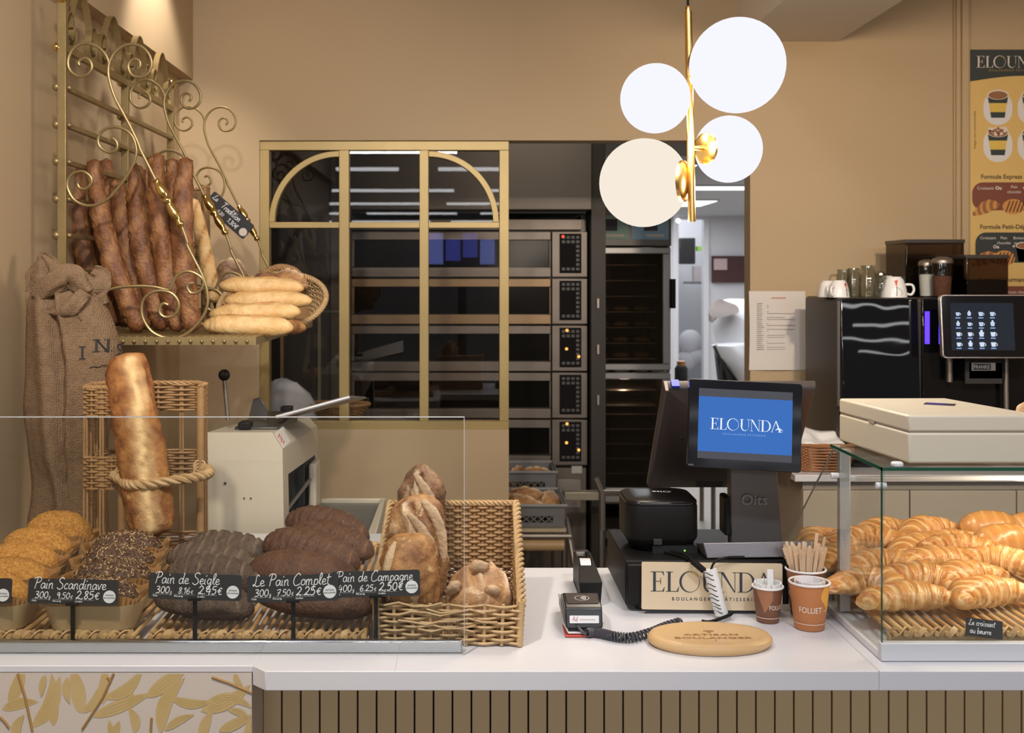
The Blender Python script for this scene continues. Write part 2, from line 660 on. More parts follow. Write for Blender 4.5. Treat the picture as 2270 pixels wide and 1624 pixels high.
STEEL = mat('brushed_steel', (.32, .28, .245), .42, .85, var=(8, (.27, .235, .20)))
ALU = mat('anodised_aluminium', (.62, .62, .63), .38, .7)
BLACK = mat('black_plastic', (.010, .009, .0085), .45, bump=(900, .08), spec=.18)
BLACKG = mat('black_gloss', (.005, .005, .006), .012, bump=(7, .10, 1))
BLACKM = mat('black_matte', (.02, .019, .018), .6)
DKGREY = mat('dark_grey_plastic', (.055, .048, .045), .45, bump=(700, .05))
GREYMET = mat('grey_painted_metal', (.16, .145, .15), .4, .3)
CARD = mat('slate_card', (.022, .021, .022), .5)
CHALK = mat('chalk_white', (.82, .82, .84), .8)
INK = mat('ink_dark', (.03, .04, .05), .6)
CREAM = mat('cream_plastic', (.62, .55, .43), .42)
CREAM2 = mat('cream_enamel', (.60, .53, .42), .38, var=(5, (.57, .50, .39)))
SIGNC = mat('sign_cream', (.62, .50, .34), .5)
GOLDI = mat('gold_ink', (.45, .32, .07), .5)
PAPER = mat('paper_white', (.72, .67, .63), .8)
PAPERK = mat('napkin_white', (.78, .78, .78), .85)
GLASS = glass_mat('clear_glass')
GLASSW = glass_mat('window_glass', (.90, .89, .88), 0, 1.5)
GLASSD = glass_mat('oven_glass', (.55, .50, .46), .04, 1.5)
GLASSC = glass_mat('tableware_glass', (.80, .82, .80), .02, 1.7)
BAGP = glass_mat('polythene', (.9, .9, .92), .25, 1.45, .65)
GREENE = mat('glass_green_edge', (.015, .085, .05), .15, spec=.8)
CLEARE = mat('acrylic_edge', (.42, .43, .44), .25)
WICK = mat('wicker', (.40, .235, .10), .55, var=(25, (.30, .165, .065), .25), bump=(300, .2))
WICKP = mat('wicker_pale', (.54, .36, .175), .55, var=(25, (.42, .265, .12), .25), bump=(300, .2))
WICKB = mat('wicker_red_brown', (.38, .17, .07), .5, var=(25, (.30, .13, .05), .25))
CANE = mat('rattan_cane', (.60, .40, .18), .45, var=(14, (.48, .24, .09), .2))
POPLAR = mat('poplar_veneer', (.50, .38, .22), .6, var=(9, (.44, .31, .16)))
KRAFT = mat('brown_liner_paper', (.42, .215, .075), .6, var=(9, (.36, .18, .06)))
BURLAP = mat('burlap', (.265, .175, .105), .95, var=(60, (.19, .12, .072), .3), weave=(85, .5), bump=(260, .6), spec=.1)
STENCIL = mat('stencil_ink', (.03, .027, .025), .9)
BOARD = mat('beech_board', (.62, .41, .20), .40, var=(7, (.56, .355, .165), .3), coat=.15)
BURN = mat('branded_wood', (.30, .15, .05), .6)
WOODS = mat('birch_stick', (.74, .54, .37), .6, var=(20, (.66, .46, .29)))
BAG_D = mat('crust_dark', (.27, .105, .036), .5, var=(45, (.12, .040, .014), .2), bump=(130, .9, 6), attr=(.42, .205, .08))
BAG_P = mat('crust_pale', (.74, .52, .25), .55, var=(26, (.62, .36, .13), .16), bump=(110, .6, 6), flour=(60, (.80, .66, .42), .60), attr=(.44, .19, .05))
CAMP = mat('crust_country', (.50, .25, .085), .55, var=(30, (.20, .070, .022), .15), bump=(90, 1.0, 7), flour=(26, (.72, .50, .28), .56), attr=(.74, .55, .36))
LONGL = mat('crust_long_loaf', (.42, .19, .06), .7, var=(26, (.19, .065, .02), .16), spec=.25, bump=(80, 1.2, 7), flour=(20, (.66, .42, .20), .62), attr=(.84, .60, .30))
CAMPD = mat('crust_country_dark', (.26, .12, .05), .55, var=(34, (.085, .036, .018), .17), bump=(90, 1.0, 7), flour=(24, (.52, .36, .22), .55), attr=(.62, .46, .30))
RYE = mat('crust_rye', (.062, .037, .024), .7, var=(120, (.105, .066, .044), .2), bump=(220, 1.0, 6), flour=(70, (.17, .115, .075), .63), attr=(.26, .185, .125))
COMPLET = mat('crust_wholemeal', (.125, .055, .028), .6, var=(110, (.072, .030, .015), .22), bump=(220, .8, 6), attr=(.26, .135, .07))
CORN = mat('crust_corn_crumb', (.66, .34, .07), .75, var=(190, (.40, .15, .025), .16), bump=(300, 1.0, 7), flour=(240, (.80, .52, .17), .57))
SEEDB = mat('crust_seeded', (.13, .075, .045), .7, var=(40, (.09, .05, .03)), bump=(200, .7))
SEEDS = [mat('seed_brown', (.10, .045, .025), .45), mat('seed_pale', (.55, .38, .18), .45)]
CROI = mat('croissant_crust', (.60, .265, .065), .36, var=(30, (.42, .15, .032), .2), bump=(110, .5, 5), attr=(.80, .54, .25), coat=.1)
BUNM = mat('glazed_bun', (.46, .18, .04), .32, var=(14, (.60, .29, .08), .25), bump=(60, .2), attr=(.74, .46, .18), coat=.2)
MUGW = mat('white_porcelain', (.80, .79, .78), .18)
REDP = mat('red_print', (.6, .03, .02), .5)
CUPB = mat('cup_brown', (.20, .085, .045), .6)
CUPB2 = mat('cup_light_brown', (.36, .16, .08), .6)
CUPO = mat('cup_orange', (.52, .20, .07), .6)
CUPY = mat('cup_yellow', (.78, .38, .07), .6)
CUPW = mat('cup_rim_white', (.80, .78, .78), .6)
CRATE = mat('crate_grey', (.16, .16, .165), .5)
GLOBE = None


def emis(name, col, st):
    m = bpy.data.materials.new(name)
    m.use_nodes = True
    nt = m.node_tree
    nt.nodes.remove(nt.nodes['Principled BSDF'])
    e = nt.nodes.new('ShaderNodeEmission')
    e.inputs[0].default_value = (*col, 1)
    e.inputs[1].default_value = st
    nt.links.new(e.outputs[0], nt.nodes['Material Output'].inputs[0])
    return m


GLOBE_C = emis('globe_cool', (.93, .94, 1.0), 1.0)
GLOBE_W = emis('globe_warm', (1.0, .90, .76), .93)
TUBE = emis('tube_light', (.95, .97, 1.0), 7)
PANEL_L = emis('panel_light', (.97, .98, 1.0), 2.2)
BLUES = emis('screen_blue', (.045, .15, .47), 1.1)
GREYS = emis('screen_grey', (.085, .085, .10), 1.0)
SCRW = emis('screen_white', (.85, .90, 1.0), 1.0)
SCRD = emis('screen_dark', (.025, .028, .036), 1.0)
LEDB = emis('led_blue', (.10, .04, 1.0), 2.2)
LEDR = emis('led_red', (1.0, .08, .05), 1.6)
LEDA = emis('led_amber', (1.0, .45, .10), 1.6)
LEDG = emis('led_green', (.25, 1.0, .08), 1.5)
HALLB = emis('hall_screen', (.10, .13, .75), 2.6)
HALLC = emis('hall_screen_pale', (.25, .32, .95), 3.2)
CASEL = emis('case_strip', (1.0, .88, .68), 6)
# ------------------------------------------------------------------ the setting
YW = 4.27                                   # wall behind the counter
XL = -1.08                                  # left wall below the bulkhead
DX0, DX1 = PX(1128, YW), PX(1663, YW)       # passage to the bakery
WX0 = PX(575, YW)
ZH = PZ(311, YW)                            # underside of the header
ZW = PZ(952, YW)                            # top of the low wall under the window

struct('floor', MB().box(-3, 6, -1.5, 13.2, -.05, 0), FLOORM)
b = MB()
b.box(XL - .1, WX0, YW, YW + .1, 0, 2.95)                       # left of the window
b.box(WX0, DX1, YW, YW + .1, ZH, 2.95)                          # header over window and passage
b.box(WX0, DX0, YW, YW + .1, 0, ZW)                             # low wall
b.box(DX1, 3.2, YW, YW + .09, 0, 2.95)                          # right of the passage
struct('wall_back', b, WALL, smooth=0)
struct('wall_left', MB().box(XL - .1, XL, -.4, YW, 0, 2.95), WALL, smooth=0)
b = MB()
b.box(XL, PX(428, YW), -.4, YW, 2.335, 2.95)
struct('trim_1', b, WALL, smooth=0)                             # bulkhead along the left wall
struct('wall_right', MB().box(3.2, 3.3, -.4, YW + .1, 0, 2.95), WALL, smooth=0)
struct('ceiling', MB().box(XL - .1, 3.3, -.2, YW + .1, 2.95, 3.0), CEIL, smooth=0)
b = MB().box(PX(1632, YW), 1.412, .2, YW, PZ(92, YW), 2.95)
struct('beam', b, CEIL, smooth=0)
b = MB()
for p0, p1 in ((2112, 2116), (2126, 2141), (2141, 2146)):
    d = {2112: .012, 2126: .03, 2141: .02}[p0]
    b.box(PX(p0, YW), PX(p1, YW), YW - d, YW, 1.0, 2.95)
b.box(PX(2116, YW), PX(2126, YW), YW - .018, YW, 1.0, 2.95)
struct('trim_2', b, WALL, bevel=.003)

# window: frame, mullions, arched corner bars, panes
win = bpy.data.objects.new('window_1', None)
COL.objects.link(win)
win.location = (PX(850, YW), YW, PZ(952, YW))
tag(win, kind='structure')
YF = YW + .012
b = MB()


def bar(x0, y0, x1, y1, d0=-.004, d1=.05):
    b.box(PX(x0, YF), PX(x1, YF), YF + d0, YF + d1, PZ(y1, YF), PZ(y0, YF))


bar(576, 313, 1128, 333); bar(576, 933, 1128, 952)
bar(576, 333, 597, 933); bar(1107, 333, 1128, 933); bar(752, 333, 774, 933); bar(930, 333, 950, 933)
for x0, x1 in ((597, 752), (774, 930), (950, 1107)):
    bar(x0, 492, x1, 505, .002, .04)
s = YF / F
Mz = plane_M((0, YF + .002, 0), (1, 0, 0), (0, 0, 1))
for cx, sgn, a0 in ((752, -1, PI / 2), (950, 1, 0)):
    n = 24
    rings = []
    for i in range(n + 1):
        a = a0 + PI / 2 * i / n
        r1x, r1y, wd = 156 * s, 158 * s, 13 * s
        ring = []
        for (k, dd) in ((0, 0), (1, 0), (1, .035), (0, .035)):
            rx, ry = (r1x - wd * k), (r1y - wd * k)
            ring.append(V((PX(cx, YF) + rx * math.cos(a), YF + .002 + dd, PZ(492, YF) + ry * math.sin(a))))
        rings.append(ring)
    b.loft(rings)
b.build('window_frame', GOLDP, win, bevel=.0015)
b = MB()
for x0, x1 in ((597, 752), (774, 930), (950, 1107)):
    for y0, y1 in ((333, 492), (505, 933)):
        b.box(PX(x0, YF), PX(x1, YF), YF + .018, YF + .022, PZ(y1, YF), PZ(y0, YF))
b.build('window_pane', GLASSW, win, smooth=0)

# bakery beyond
b = MB()
KX0, KX1, KY = -1.6, 3.6, 13.0
ZC = 2.29
dx0, dx1, dz = PX(1503, KY), PX(1559, KY), PZ(486, KY)
b.box(KX0, dx0, KY, KY + .1, 0, 3)
b.box(dx1, KX1, KY, KY + .1, 0, 3)
b.box(dx0, dx1, KY, KY + .1, dz, 3)
struct('wall_kitchen', b, KWALL, smooth=0)
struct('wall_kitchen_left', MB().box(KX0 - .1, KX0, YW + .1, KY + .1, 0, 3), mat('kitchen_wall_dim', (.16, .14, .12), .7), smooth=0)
struct('wall_kitchen_right', MB().box(KX1, KX1 + .1, YW + .1, KY + .1, 0, 3), KWALL, smooth=0)
b = MB().box(KX0, KX1, 6.6, KY + .1, ZC, ZC + .05)
b.box(KX0, KX1, YW + .1, 6.6, 2.62, 2.67)
b.box(KX0, KX1, 6.55, 6.6, ZC, 2.62)
struct('ceiling_kitchen', b, KCEIL, smooth=0)
b = MB()
for q in ((dx0 - .06, dx0, 0, dz), (dx1, dx1 + .06, 0, dz), (dx0 - .06, dx1 + .06, dz, dz + .06)):
    b.box(q[0], q[1], KY - .03, KY, q[2], q[3])
struct('trim_3', b, mat('door_frame_white', (.78, .78, .80), .4), smooth=0)
b = MB()
b.box(dx0 - .4, dx1 + .4, KY + 1.6, KY + 1.65, 0, 2.6)
b.box(dx0 - .4, dx0 - .35, KY + .1, KY + 1.6, 0, 2.6); b.box(dx1 + .35, dx1 + .4, KY + .1, KY + 1.6, 0, 2.6)
b.box(dx0 - .4, dx1 + .4, KY + .1, KY + 1.65, 2.6, 2.65); b.box(dx0 - .4, dx1 + .4, KY + .1, KY + 1.65, -.05, 0)
struct('wall_store', b, KWALL, smooth=0)
lamp('ceiling_lamp_store', 'POINT', ((dx0 + dx1) / 2, KY + .8, 2.4), 14, COOL, size=.1)

for k, (y, x0, x1, d, lab) in enumerate(((6.95, PX(1345, 6.95), PX(1545, 6.95), .42, 'wide ceiling light panel nearest the passage, cut off by the header'),
                                   (8.6, PX(1480, 8.6), PX(1690, 8.6), .30, 'ceiling light panel in the bakery, second from the passage'),
                                   (10.2, PX(1470, 10.2), PX(1590, 10.2), .75, 'farthest ceiling light panel in the bakery, by the storeroom door'))):
    t = thing('ceiling_light_panel', lab, 'ceiling light', ((x0 + x1) / 2, y, ZC), group='light panels in the bakery ceiling')
    MB().box(x0 - .02, x1 + .02, y - .02, y + d + .02, ZC - .012, ZC - .001).build('frame', WHITEP, t)
    MB().box(x0, x1, y, y + d, ZC - .016, ZC - .012).build('diffuser', PANEL_L, t, smooth=0)
# small wall lamp over the storeroom door side
t = thing('bulkhead_lamp', 'small round white lamp high beside the storeroom door', 'lamp', P(1503, 489, 12.9))
MB().ball(P(1503, 489, 12.9), .028).build('globe', PANEL_L, t)
MB().cyl(P(1503, 489, 12.93), P(1503, 489, 13.0), .02).build('base', WHITEP, t)

# oven hood panel, oven
YO = 5.6
STEEL_K = STEEL
STEEL = mat('oven_steel', (.185, .155, .13), .45, .8, var=(8, (.15, .125, .105)))
ov = thing('deck_oven', 'tall stainless bakery deck oven with five dark glass doors', 'oven', (0, YO + .4, 0))


def ox(p): return PX(p, YO)
def oz(p): return PZ(p, YO)


MB().box(ox(768), ox(1302), YO + .05, YO + .95, 0, oz(484)).build('oven_body', mat('oven_shell', (.20, .175, .15), .45, .6), ov, bevel=.004)
MB().box(ox(768), ox(1290), YO - .02, YO + .05, oz(510), oz(486)).build('top_trim', STEEL, ov, bevel=.003)
for k in range(5):
    y0 = 512 + 104 * k
    d = MB()
    d.box(ox(772), ox(1221), YO - .01, YO + .05, oz(y0 + 20), oz(y0 + 1))
    d.box(ox(772), ox(1221), YO - .02, YO + .05, oz(y0 + 102), oz(y0 + 80))
    d.box(ox(772), ox(786), YO - .01, YO + .05, oz(y0 + 80), oz(y0 + 20))
    d.box(ox(1217), ox(1221), YO - .01, YO + .05, oz(y0 + 80), oz(y0 + 20))
    dr = d.build('oven_door', STEEL if k != 1 else mat('steel_amber', (.24, .16, .09), .45, .8), ov, bevel=.003)
    MB().box(ox(786), ox(1217), YO + .01, YO + .016, oz(y0 + 80), oz(y0 + 20)).build('oven_window', mat('oven_pane', (.008, .007, .006), .15, spec=.15), dr, smooth=0)
    pn = MB().box(ox(1223), ox(1302), YO - .01, YO + .05, oz(y0 + 102), oz(y0 + 1)).build('control_column', STEEL, ov, bevel=.003)
    kp = MB().box(ox(1240), ox(1288), YO - .016, YO - .01, oz(y0 + 93), oz(y0 + 6))
    kp.build('keypad', mat('keypad_black', (.010, .009, .009), .7, spec=.08), pn, smooth=0)
    kb = MB()
    for r_ in range(8):
        for c_ in range(4):
            if 2 <= r_ <= 6 and c_ < 3:
                continue
            x0 = 1245 + c_ * 10.5
            yy = y0 + 11 + r_ * 10
            kb.box(ox(x0), ox(x0 + 7), YO - .018, YO - .016, oz(yy + 6), oz(yy))
    kb.build('key', mat('key_grey', (.075, .07, .062), .5), pn, smooth=0)
    leds = {0: [(1248, 524, LEDR)], 2: [(1257, 732, LEDA), (1256, 773, LEDA), (1283, 790, LEDA)], 4: [(1257, 939, LEDA), (1256, 981, LEDA), (1283, 997, LEDA)]}.get(k, [])
    for (lx, ly, lm) in leds:
        MB().ball(P(lx, ly, YO - .017), .0075, 12, 8).build('indicator_light', lm, pn)
MB().box(ox(772), ox(1300), YO, YO + .05, .12, oz(1036)).build('oven_plinth', STEEL, ov, bevel=.003)
MB().box(ox(1235), ox(1288), YO - .004, YO, oz(1125), oz(1062)).build('access_panel', mat('steel_dark', (.30, .27, .24), .45, .8), ov, bevel=.002)
MB().box(ox(1267), ox(1290), YO - .006, YO, oz(1048), oz(1032)).build('rating_plate', mat('plate_grey', (.45, .43, .40), .5), ov)
STEEL = STEEL_K
hd = thing('extractor_hood', 'brushed steel extractor hood above the deck oven', 'hood', (0, YO, 2.2))
MB().box(ox(600), ox(1306), YO - .12, YO + .8, oz(468), 2.6).build('hood_shell', mat('hood_steel', (.17, .145, .125), .5, .6, var=(2, (.145, .125, .105))), hd, bevel=.004)
MB().box(ox(640), ox(1296), YO - .06, YO + .7, oz(474), oz(468)).build('hood_lip', BLACKM, hd)
pc = thing('steel_column', 'dark steel upright with hinges beside the oven', 'column', (ox(1322), YO, 0))
MB().box(ox(1306), ox(1337), YO - .1, YO + .2, 0, 2.6).build('upright', mat('column_dark', (.035, .028, .022), .5, .3), pc)
for yy in (660, 760, 870):
    MB().box(ox(1317), ox(1323), YO - .115, YO - .1, oz(yy + 22), oz(yy)).build('hinge', STEEL, pc, bevel=.002)
cab = thing('dark_cabinet', 'tall dark cabinet behind the left window bays', 'cabinet', (ox(670), YO - .3, 0))
b = MB().box(PX(560, 5.1), PX(762, 5.1), 5.1, 5.44, 0, 2.5)
b.build('cabinet_body', mat('cabinet_dark', (.02, .016, .013), .5), cab)
MB().box(PX(735, 5.08), PX(760, 5.08), 5.06, 5.1, .2, 2.4).build('cabinet_edge', mat('edge_worn', (.09, .075, .06), .5, .4, var=(10, (.05, .04, .03))), cab)
for px, c in ((622, (.30, .20, .09)), (705, (.20, .17, .12))):
    MB().box(PX(px, 5.08), PX(px + 7, 5.08), 5.07, 5.1, .6, 1.55).build('rail', mat('rail_%d' % px, c, .45, .3), cab)

# proofing cabinet with glass doors
YP = 6.4
fr = thing('proofing_cabinet', 'tall steel proofing cabinet with two glass doors and dough trays', 'cabinet', (PX(1400, YP), YP + .3, 0))
x0, x1 = PX(1290, YP), PX(1487, YP)
b = MB()
b.box(x0, x1, YP + .75, YP + .8, 0, 2.0)
b.box(x0, x0 + .02, YP + .03, YP + .75, 0, 2.0); b.box(x1 - .02, x1, YP + .03, YP + .75, 0, 2.0)
b.box(x0, x1, YP + .03, YP + .8, 1.98, 2.0); b.box(x0, x1, YP + .03, YP + .8, .1, .14)
b.build('cabinet_shell', mat('proofer_inner', (.13, .115, .10), .4, .5), fr, smooth=0)
FRM = mat('proofer_frame', (.42, .42, .43), .35, .6)
for (ya, yb) in ((548, 820), (826, 1095)):
    b = MB()
    b.box(x0, x1, YP, YP + .03, PZ(ya + 14, YP), PZ(ya, YP))
    b.box(x0, x1, YP, YP + .03, PZ(yb, YP), PZ(yb - 14, YP))
    b.box(x1 - .045, x1, YP, YP + .03, PZ(yb - 14, YP), PZ(ya + 14, YP))
    b.box(x0, x0 + .045, YP, YP + .03, PZ(yb - 14, YP), PZ(ya + 14, YP))
    d = b.build('cabinet_door', FRM, fr, bevel=.004)
    MB().box(x0 + .045, x1 - .045, YP + .012, YP + .016, PZ(yb - 14, YP), PZ(ya + 14, YP)).build('door_glass', GLASSD, d, smooth=0)
    hb = MB()
    hb.tube([P(1491, ya + 70, YP - .02), P(1491, ya + 70 + 65, YP - .02)], .018, 10)
    hb.build('door_handle', BLACK, d)
MB().box(x0, x1, YP, YP + .05, PZ(1112, YP), PZ(1095, YP)).build('sill', FRM, fr)
hdp = MB().box(x0, x1, YP - .02, YP + .5, PZ(545, YP), PZ(465, YP)).build('control_panel', mat('proofer_head', (.15, .14, .135), .4, .4), fr, bevel=.004)
for (a, c, m) in ((1300, 1393, mat('poster_green', (.35, .52, .46), .6)), (1400, 1482, mat('poster_blue', (.30, .48, .66), .6))):
    bb = MB().box(PX(a, YP - .02), PX(c, YP - .02), YP - .026, YP - .021, PZ(531, YP), PZ(478, YP))
    po = bb.build('advert_card', m, hdp, smooth=0)
    bb = MB().box(PX(c - 55, YP - .02), PX(c - 25, YP - .02), YP - .029, YP - .0265, PZ(512, YP), PZ(486, YP))
    bb.build('advert_picture', mat('advert_dark', (.05, .045, .06), .6), po, smooth=0)
    bb = MB().box(PX(c - 50, YP - .02), PX(c - 10, YP - .02), YP - .029, YP - .0265, PZ(525, YP), PZ(519, YP))
    bb.build('advert_band', PAPER, po, smooth=0)
ti = 0
for i in range(10):
    z = 1.66 - i * .09
    tr = MB().box(x0 + .05, x1 - .06, YP + .1, YP + .7, z - .006, z).build('tray', STEEL, fr, smooth=0)
    if 3 <= i <= 7:
        bb = MB()
        for c_ in range(3):
            bb.ball((x0 + .13 + c_ * .12, YP + .2, z + .014), (.05, .03, .016), 14, 8)
        bb.build('dough_pieces', mat('dough_%d' % i, (.55, .47, .30), .6), tr)
for i in range(7):
    z = .80 - i * .085
    MB().box(x0 + .05, x1 - .06, YP + .1, YP + .7, z - .006, z).build('tray', STEEL, fr, smooth=0)

lamp('proofer_lamp', 'POINT', ((x0 + x1) / 2 + .1, YP + .08, 1.88), 8, (1.0, .82, .6), size=.03)
lamp('proofer_lamp_low', 'POINT', ((x0 + x1) / 2, YP + .08, .95), 2.5, (1.0, .85, .7), size=.03)
# metal stand in front of the proofer, crates trolley
st = thing('steel_stand', 'low steel tube stand between oven and proofing cabinet', 'stand', (PX(1290, 5.2), 5.2, 0))
YS = 5.2
b = MB()
b.box(PX(1250, YS), PX(1326, YS), YS - .03, YS + .03, PZ(1106, YS), PZ(1088, YS))
b.build('shelf_bar', mat('stand_steel', (.40, .36, .28), .4, .6), st, bevel=.003)
for px in (1250, 1332):
    MB().tube([P(px, 1090, YS), (PX(px, YS), YS, 0)], .012, 10).build('leg', STEEL, st)
MB().tube([P(1332, 1092, YS), P(1440, 1092, YS + .2)], .015, 10).build('rail', STEEL, st)
MB().tube([P(1320, 1060, YS), P(1334, 1092, YS), P(1334, 1175, YS)], .014, 10).build('bracket', STEEL, st)
YT = 4.75
tr = thing('crate_trolley', 'low steel trolley on castors carrying the bread crates', 'trolley', (PX(1180, YT), YT, 0))
b = MB().box(PX(1040, YT), PX(1256, YT), YT, YT + .44, PZ(1180, YT), PZ(1172, YT))
b.build('deck', mat('trolley_deck', (.45, .36, .24), .5), tr, bevel=.003)
MB().tube([P(1040, 1188, YT), P(1266, 1188, YT)], .011, 10).build('front_rail', STEEL, tr)
MB().tube([P(1255, 1150, YT + .40), P(1262, 1190, YT), P(1272, 1250, YT - .05)], .012, 10).build('push_bar', STEEL, tr)
MB().tube([P(1040, 1208, YT), P(1250, 1208, YT)], .024, 12).build('roller', mat('roller_wood', (.42, .27, .13), .5), tr)
for px in (1262, 1060):
    z = PZ(1225, YT)
    MB().tube([(PX(px, YT), YT, PZ(1190, YT)), (PX(px, YT), YT, .06)], .014, 10).build('leg', STEEL, tr)
    MB().cyl((PX(px, YT) - .015, YT, .05), (PX(px, YT) + .015, YT, .05), .05).build('castor', BLACKM, tr)


def crate(name, label, x0, x1, y0, y1, z0, z1):
    t = thing(name, label, 'crate', ((x0 + x1) / 2, (y0 + y1) / 2, z0), group='grey bread crates')
    th = .008
    for (nm, a, bq) in (('side_panel', 'y', y0), ('side_panel', 'y', y1 - th), ('end_panel', 'x', x0), ('end_panel', 'x', x1 - th)):
        b = MB()
        if a == 'y':
            u0, u1 = x0, x1
        else:
            u0, u1 = y0, y1
        # solid bands top and bottom, diamond lattice between

        def bx(ua, ub, za, zb):
            if a == 'y':
                b.box(ua, ub, bq, bq + th, za, zb)
            else:
                b.box(bq, bq + th, ua, ub, za, zb)
        e_ = .0082 if a == 'x' else 0
        bx(u0 + e_, u1 - e_, z0, z0 + .018); bx(u0 + e_, u1 - e_, z1 - .045, z1)
        bx(u0 + (.0082 if a == 'x' else 0), u0 + .05, z0 + .0182, z1 - .0452); bx(u1 - .05, u1 - (.0082 if a == 'x' else 0), z0 + .0182, z1 - .0452)
        n = max(2, int((u1 - u0 - .1) / .03))
        for i in range(n):
            ua = u0 + .05 + (u1 - u0 - .1) * i / n
            ub = u0 + .05 + (u1 - u0 - .1) * (i + 1) / n
            for (p, q) in ((ua, ub), (ub, ua)):
                A, B = ((p, bq + th / 2, z0 + .018), (q, bq + th / 2, z1 - .045)) if a == 'y' else ((bq + th / 2, p, z0 + .018), (bq + th / 2, q, z1 - .045))
                b.tube([A, B], .0035, 4)
        b.build(nm, CRATE, t, smooth=0)
    MB().box(x0 + .008, x1 - .008, y0 + .008, y1 - .008, z0, z0 + .006).build('base', CRATE, t)
    b = MB()
    rim = [(x0 - .006, y0 - .006), (x1 + .006, y0 - .006), (x1 + .006, y1 + .006), (x0 - .006, y1 + .006)]
    b.tube([(x, y, z1) for x, y in rim], .008, 6, loop=True)
    b.build('rim', mat('crate_rim', (.22, .22, .225), .45), t)
    return t


zc = PZ(1171, YT)
C1 = crate('bread_crate', 'lower grey lattice crate of loaves on the trolley', PX(1030, YT + .03), PX(1252, YT + .03), YT + .03, YT + .4, zc, PZ(1120, YT + .03))
C2 = crate('bread_crate', 'upper grey lattice crate of loaves, in front of the oven plinth', PX(1030, 5.22), PX(1232, 5.22), 5.22, 5.5, PZ(1092, 5.22), PZ(1046, 5.22))
tb = thing('crate_table', 'low steel table under the upper bread crate', 'table', (PX(1130, 5.3), 5.35, 0))
MB().box(PX(1020, 5.2), PX(1236, 5.2), 5.21, 5.52, PZ(1098, 5.2), PZ(1093, 5.2)).build('table_top', STEEL, tb)
for px in (1030, 1228):
    MB().tube([(PX(px, 5.24), 5.24, 0), (PX(px, 5.24), 5.24, PZ(1098, 5.2))], .012, 8).build('leg', STEEL, tb)

# things at the far end
t = thing('notice_board', 'brown notice board with a paper label on the far bakery wall', 'board', P(1613, 597, 12.96))
MB().box(PX(1578, 12.96), PX(1650, 12.96), 12.94, 12.99, PZ(626, 12.96), PZ(567, 12.96)).build('board', mat('board_brown', (.07, .025, .022), .5), t)
MB().box(PX(1584, 12.9), PX(1613, 12.9), 12.92, 12.94, PZ(598, 12.9), PZ(573, 12.9)).build('label_paper', mat('label_pink', (.55, .40, .40), .7), t)
YM = 9.3
t = thing('covered_mixer', 'mixer draped in white cloth covers on black legs', 'machine', (PX(1640, YM), YM, 0))
b = MB()
rings = []
for i, (px, py, rx) in enumerate(((1598, 690, 14), (1612, 680, 30), (1640, 700, 62), (1655, 740, 66), (1660, 775, 40), (1662, 800, 14))):
    c = P(px, py, YM)
    rings.append([c + V((rx * .0037 * math.cos(2 * PI * j / 20), .20 * math.sin(2 * PI * j / 20) * min(1, rx / 40), rx * .0022 * math.sin(2 * PI * j / 20 + .6))) for j in range(20)])
b.loft(rings).build('upper_cover', mat('cover_cloth', (.66, .66, .68), .85), t, smooth=60)
b = MB()
rings = []
for i, (px, py, rx) in enumerate(((1650, 758, 40), (1640, 765, 62), (1645, 790, 55), (1660, 815, 46), (1672, 850, 30), (1676, 880, 20))):
    c = P(px, py, YM - .1)
    rings.append([c + V((rx * .0037 * math.cos(2 * PI * j / 20), .2 * math.sin(2 * PI * j / 20), .0)) for j in range(20)])
b.loft(rings).build('lower_cover', mat('cover_cloth2', (.72, .72, .74), .85), t, smooth=60)
b = MB()
b.tube([P(1585, 765, YM - .15), P(1618, 840, YM - .15), (PX(1640, YM), YM - .15, 0)], .02, 8)
b.tube([P(1600, 770, YM - .15), P(1597, 900, YM - .15), (PX(1597, YM), YM - .15, 0)], .015, 8)
b.build('leg', BLACKM, t)
MB().prism([(PX(1582, YM), PZ(770, YM)), (PX(1604, YM), PZ(768, YM)), (PX(1632, YM), PZ(842, YM)), (PX(1590, YM), PZ(842, YM))], -.05, .05, Matrix(((1, 0, 0, 0), (0, 0, -1, YM - .05), (0, 1, 0, 0), (0, 0, 0, 1)))).build('frame_plate', BLACKM, t)
b = MB()
rings = []
for i, (px, py, r) in enumerate(((1575, 712, 3), (1582, 692, 14), (1600, 683, 22), (1628, 684, 12))):
    c = P(px, py, YM - .22)
    rings.append([c + V((r * .003 * math.cos(2 * PI * j / 12), .06 * math.sin(2 * PI * j / 12), r * .0032 * math.sin(2 * PI * j / 12))) for j in range(12)])
b.loft(rings).build('cloth_flap', mat('flap_grey', (.22, .19, .17), .8), t)
YG = 13.9
t = thing('wall_monitor', 'dark monitor hanging inside the storeroom doorway', 'monitor', P(1520, 555, YG))
MB().box(PX(1507, YG), PX(1541, YG), YG - .02, YG + .1, PZ(585, YG), PZ(527, YG)).build('housing', BLACKM, t, bevel=.01)
MB().box(PX(1500, YG), PX(1515, YG), YG + .1, YG + .7, PZ(560, YG), PZ(550, YG)).build('bracket', BLACKM, t)
t = thing('store_shelf', 'narrow shelf with storage boxes in the storeroom', 'shelf', P(1545, 625, YG))
MB().box(PX(1525, YG), PX(1575, YG), YG - .1, YG + .3, PZ(629, YG), PZ(624, YG)).build('board', mat('shelf_grey', (.2, .2, .2), .5), t)
tag(MB().box(PX(1538, YG), PX(1556, YG), YG - .05, YG + .1, PZ(624, YG), PZ(590, YG)).build('storage_box', mat('box_pale', (.62, .56, .56), .6)), 'pale storage box on the storeroom shelf', 'box')
tag(MB().box(PX(1546, YG), PX(1558, YG), YG - .06, YG + .1, PZ(556, YG), PZ(546, YG)).build('green_label_bin', mat('green_lime', (.35, .75, .05), .5)), 'lime green bin lid high in the storeroom', 'bin')
b = MB()
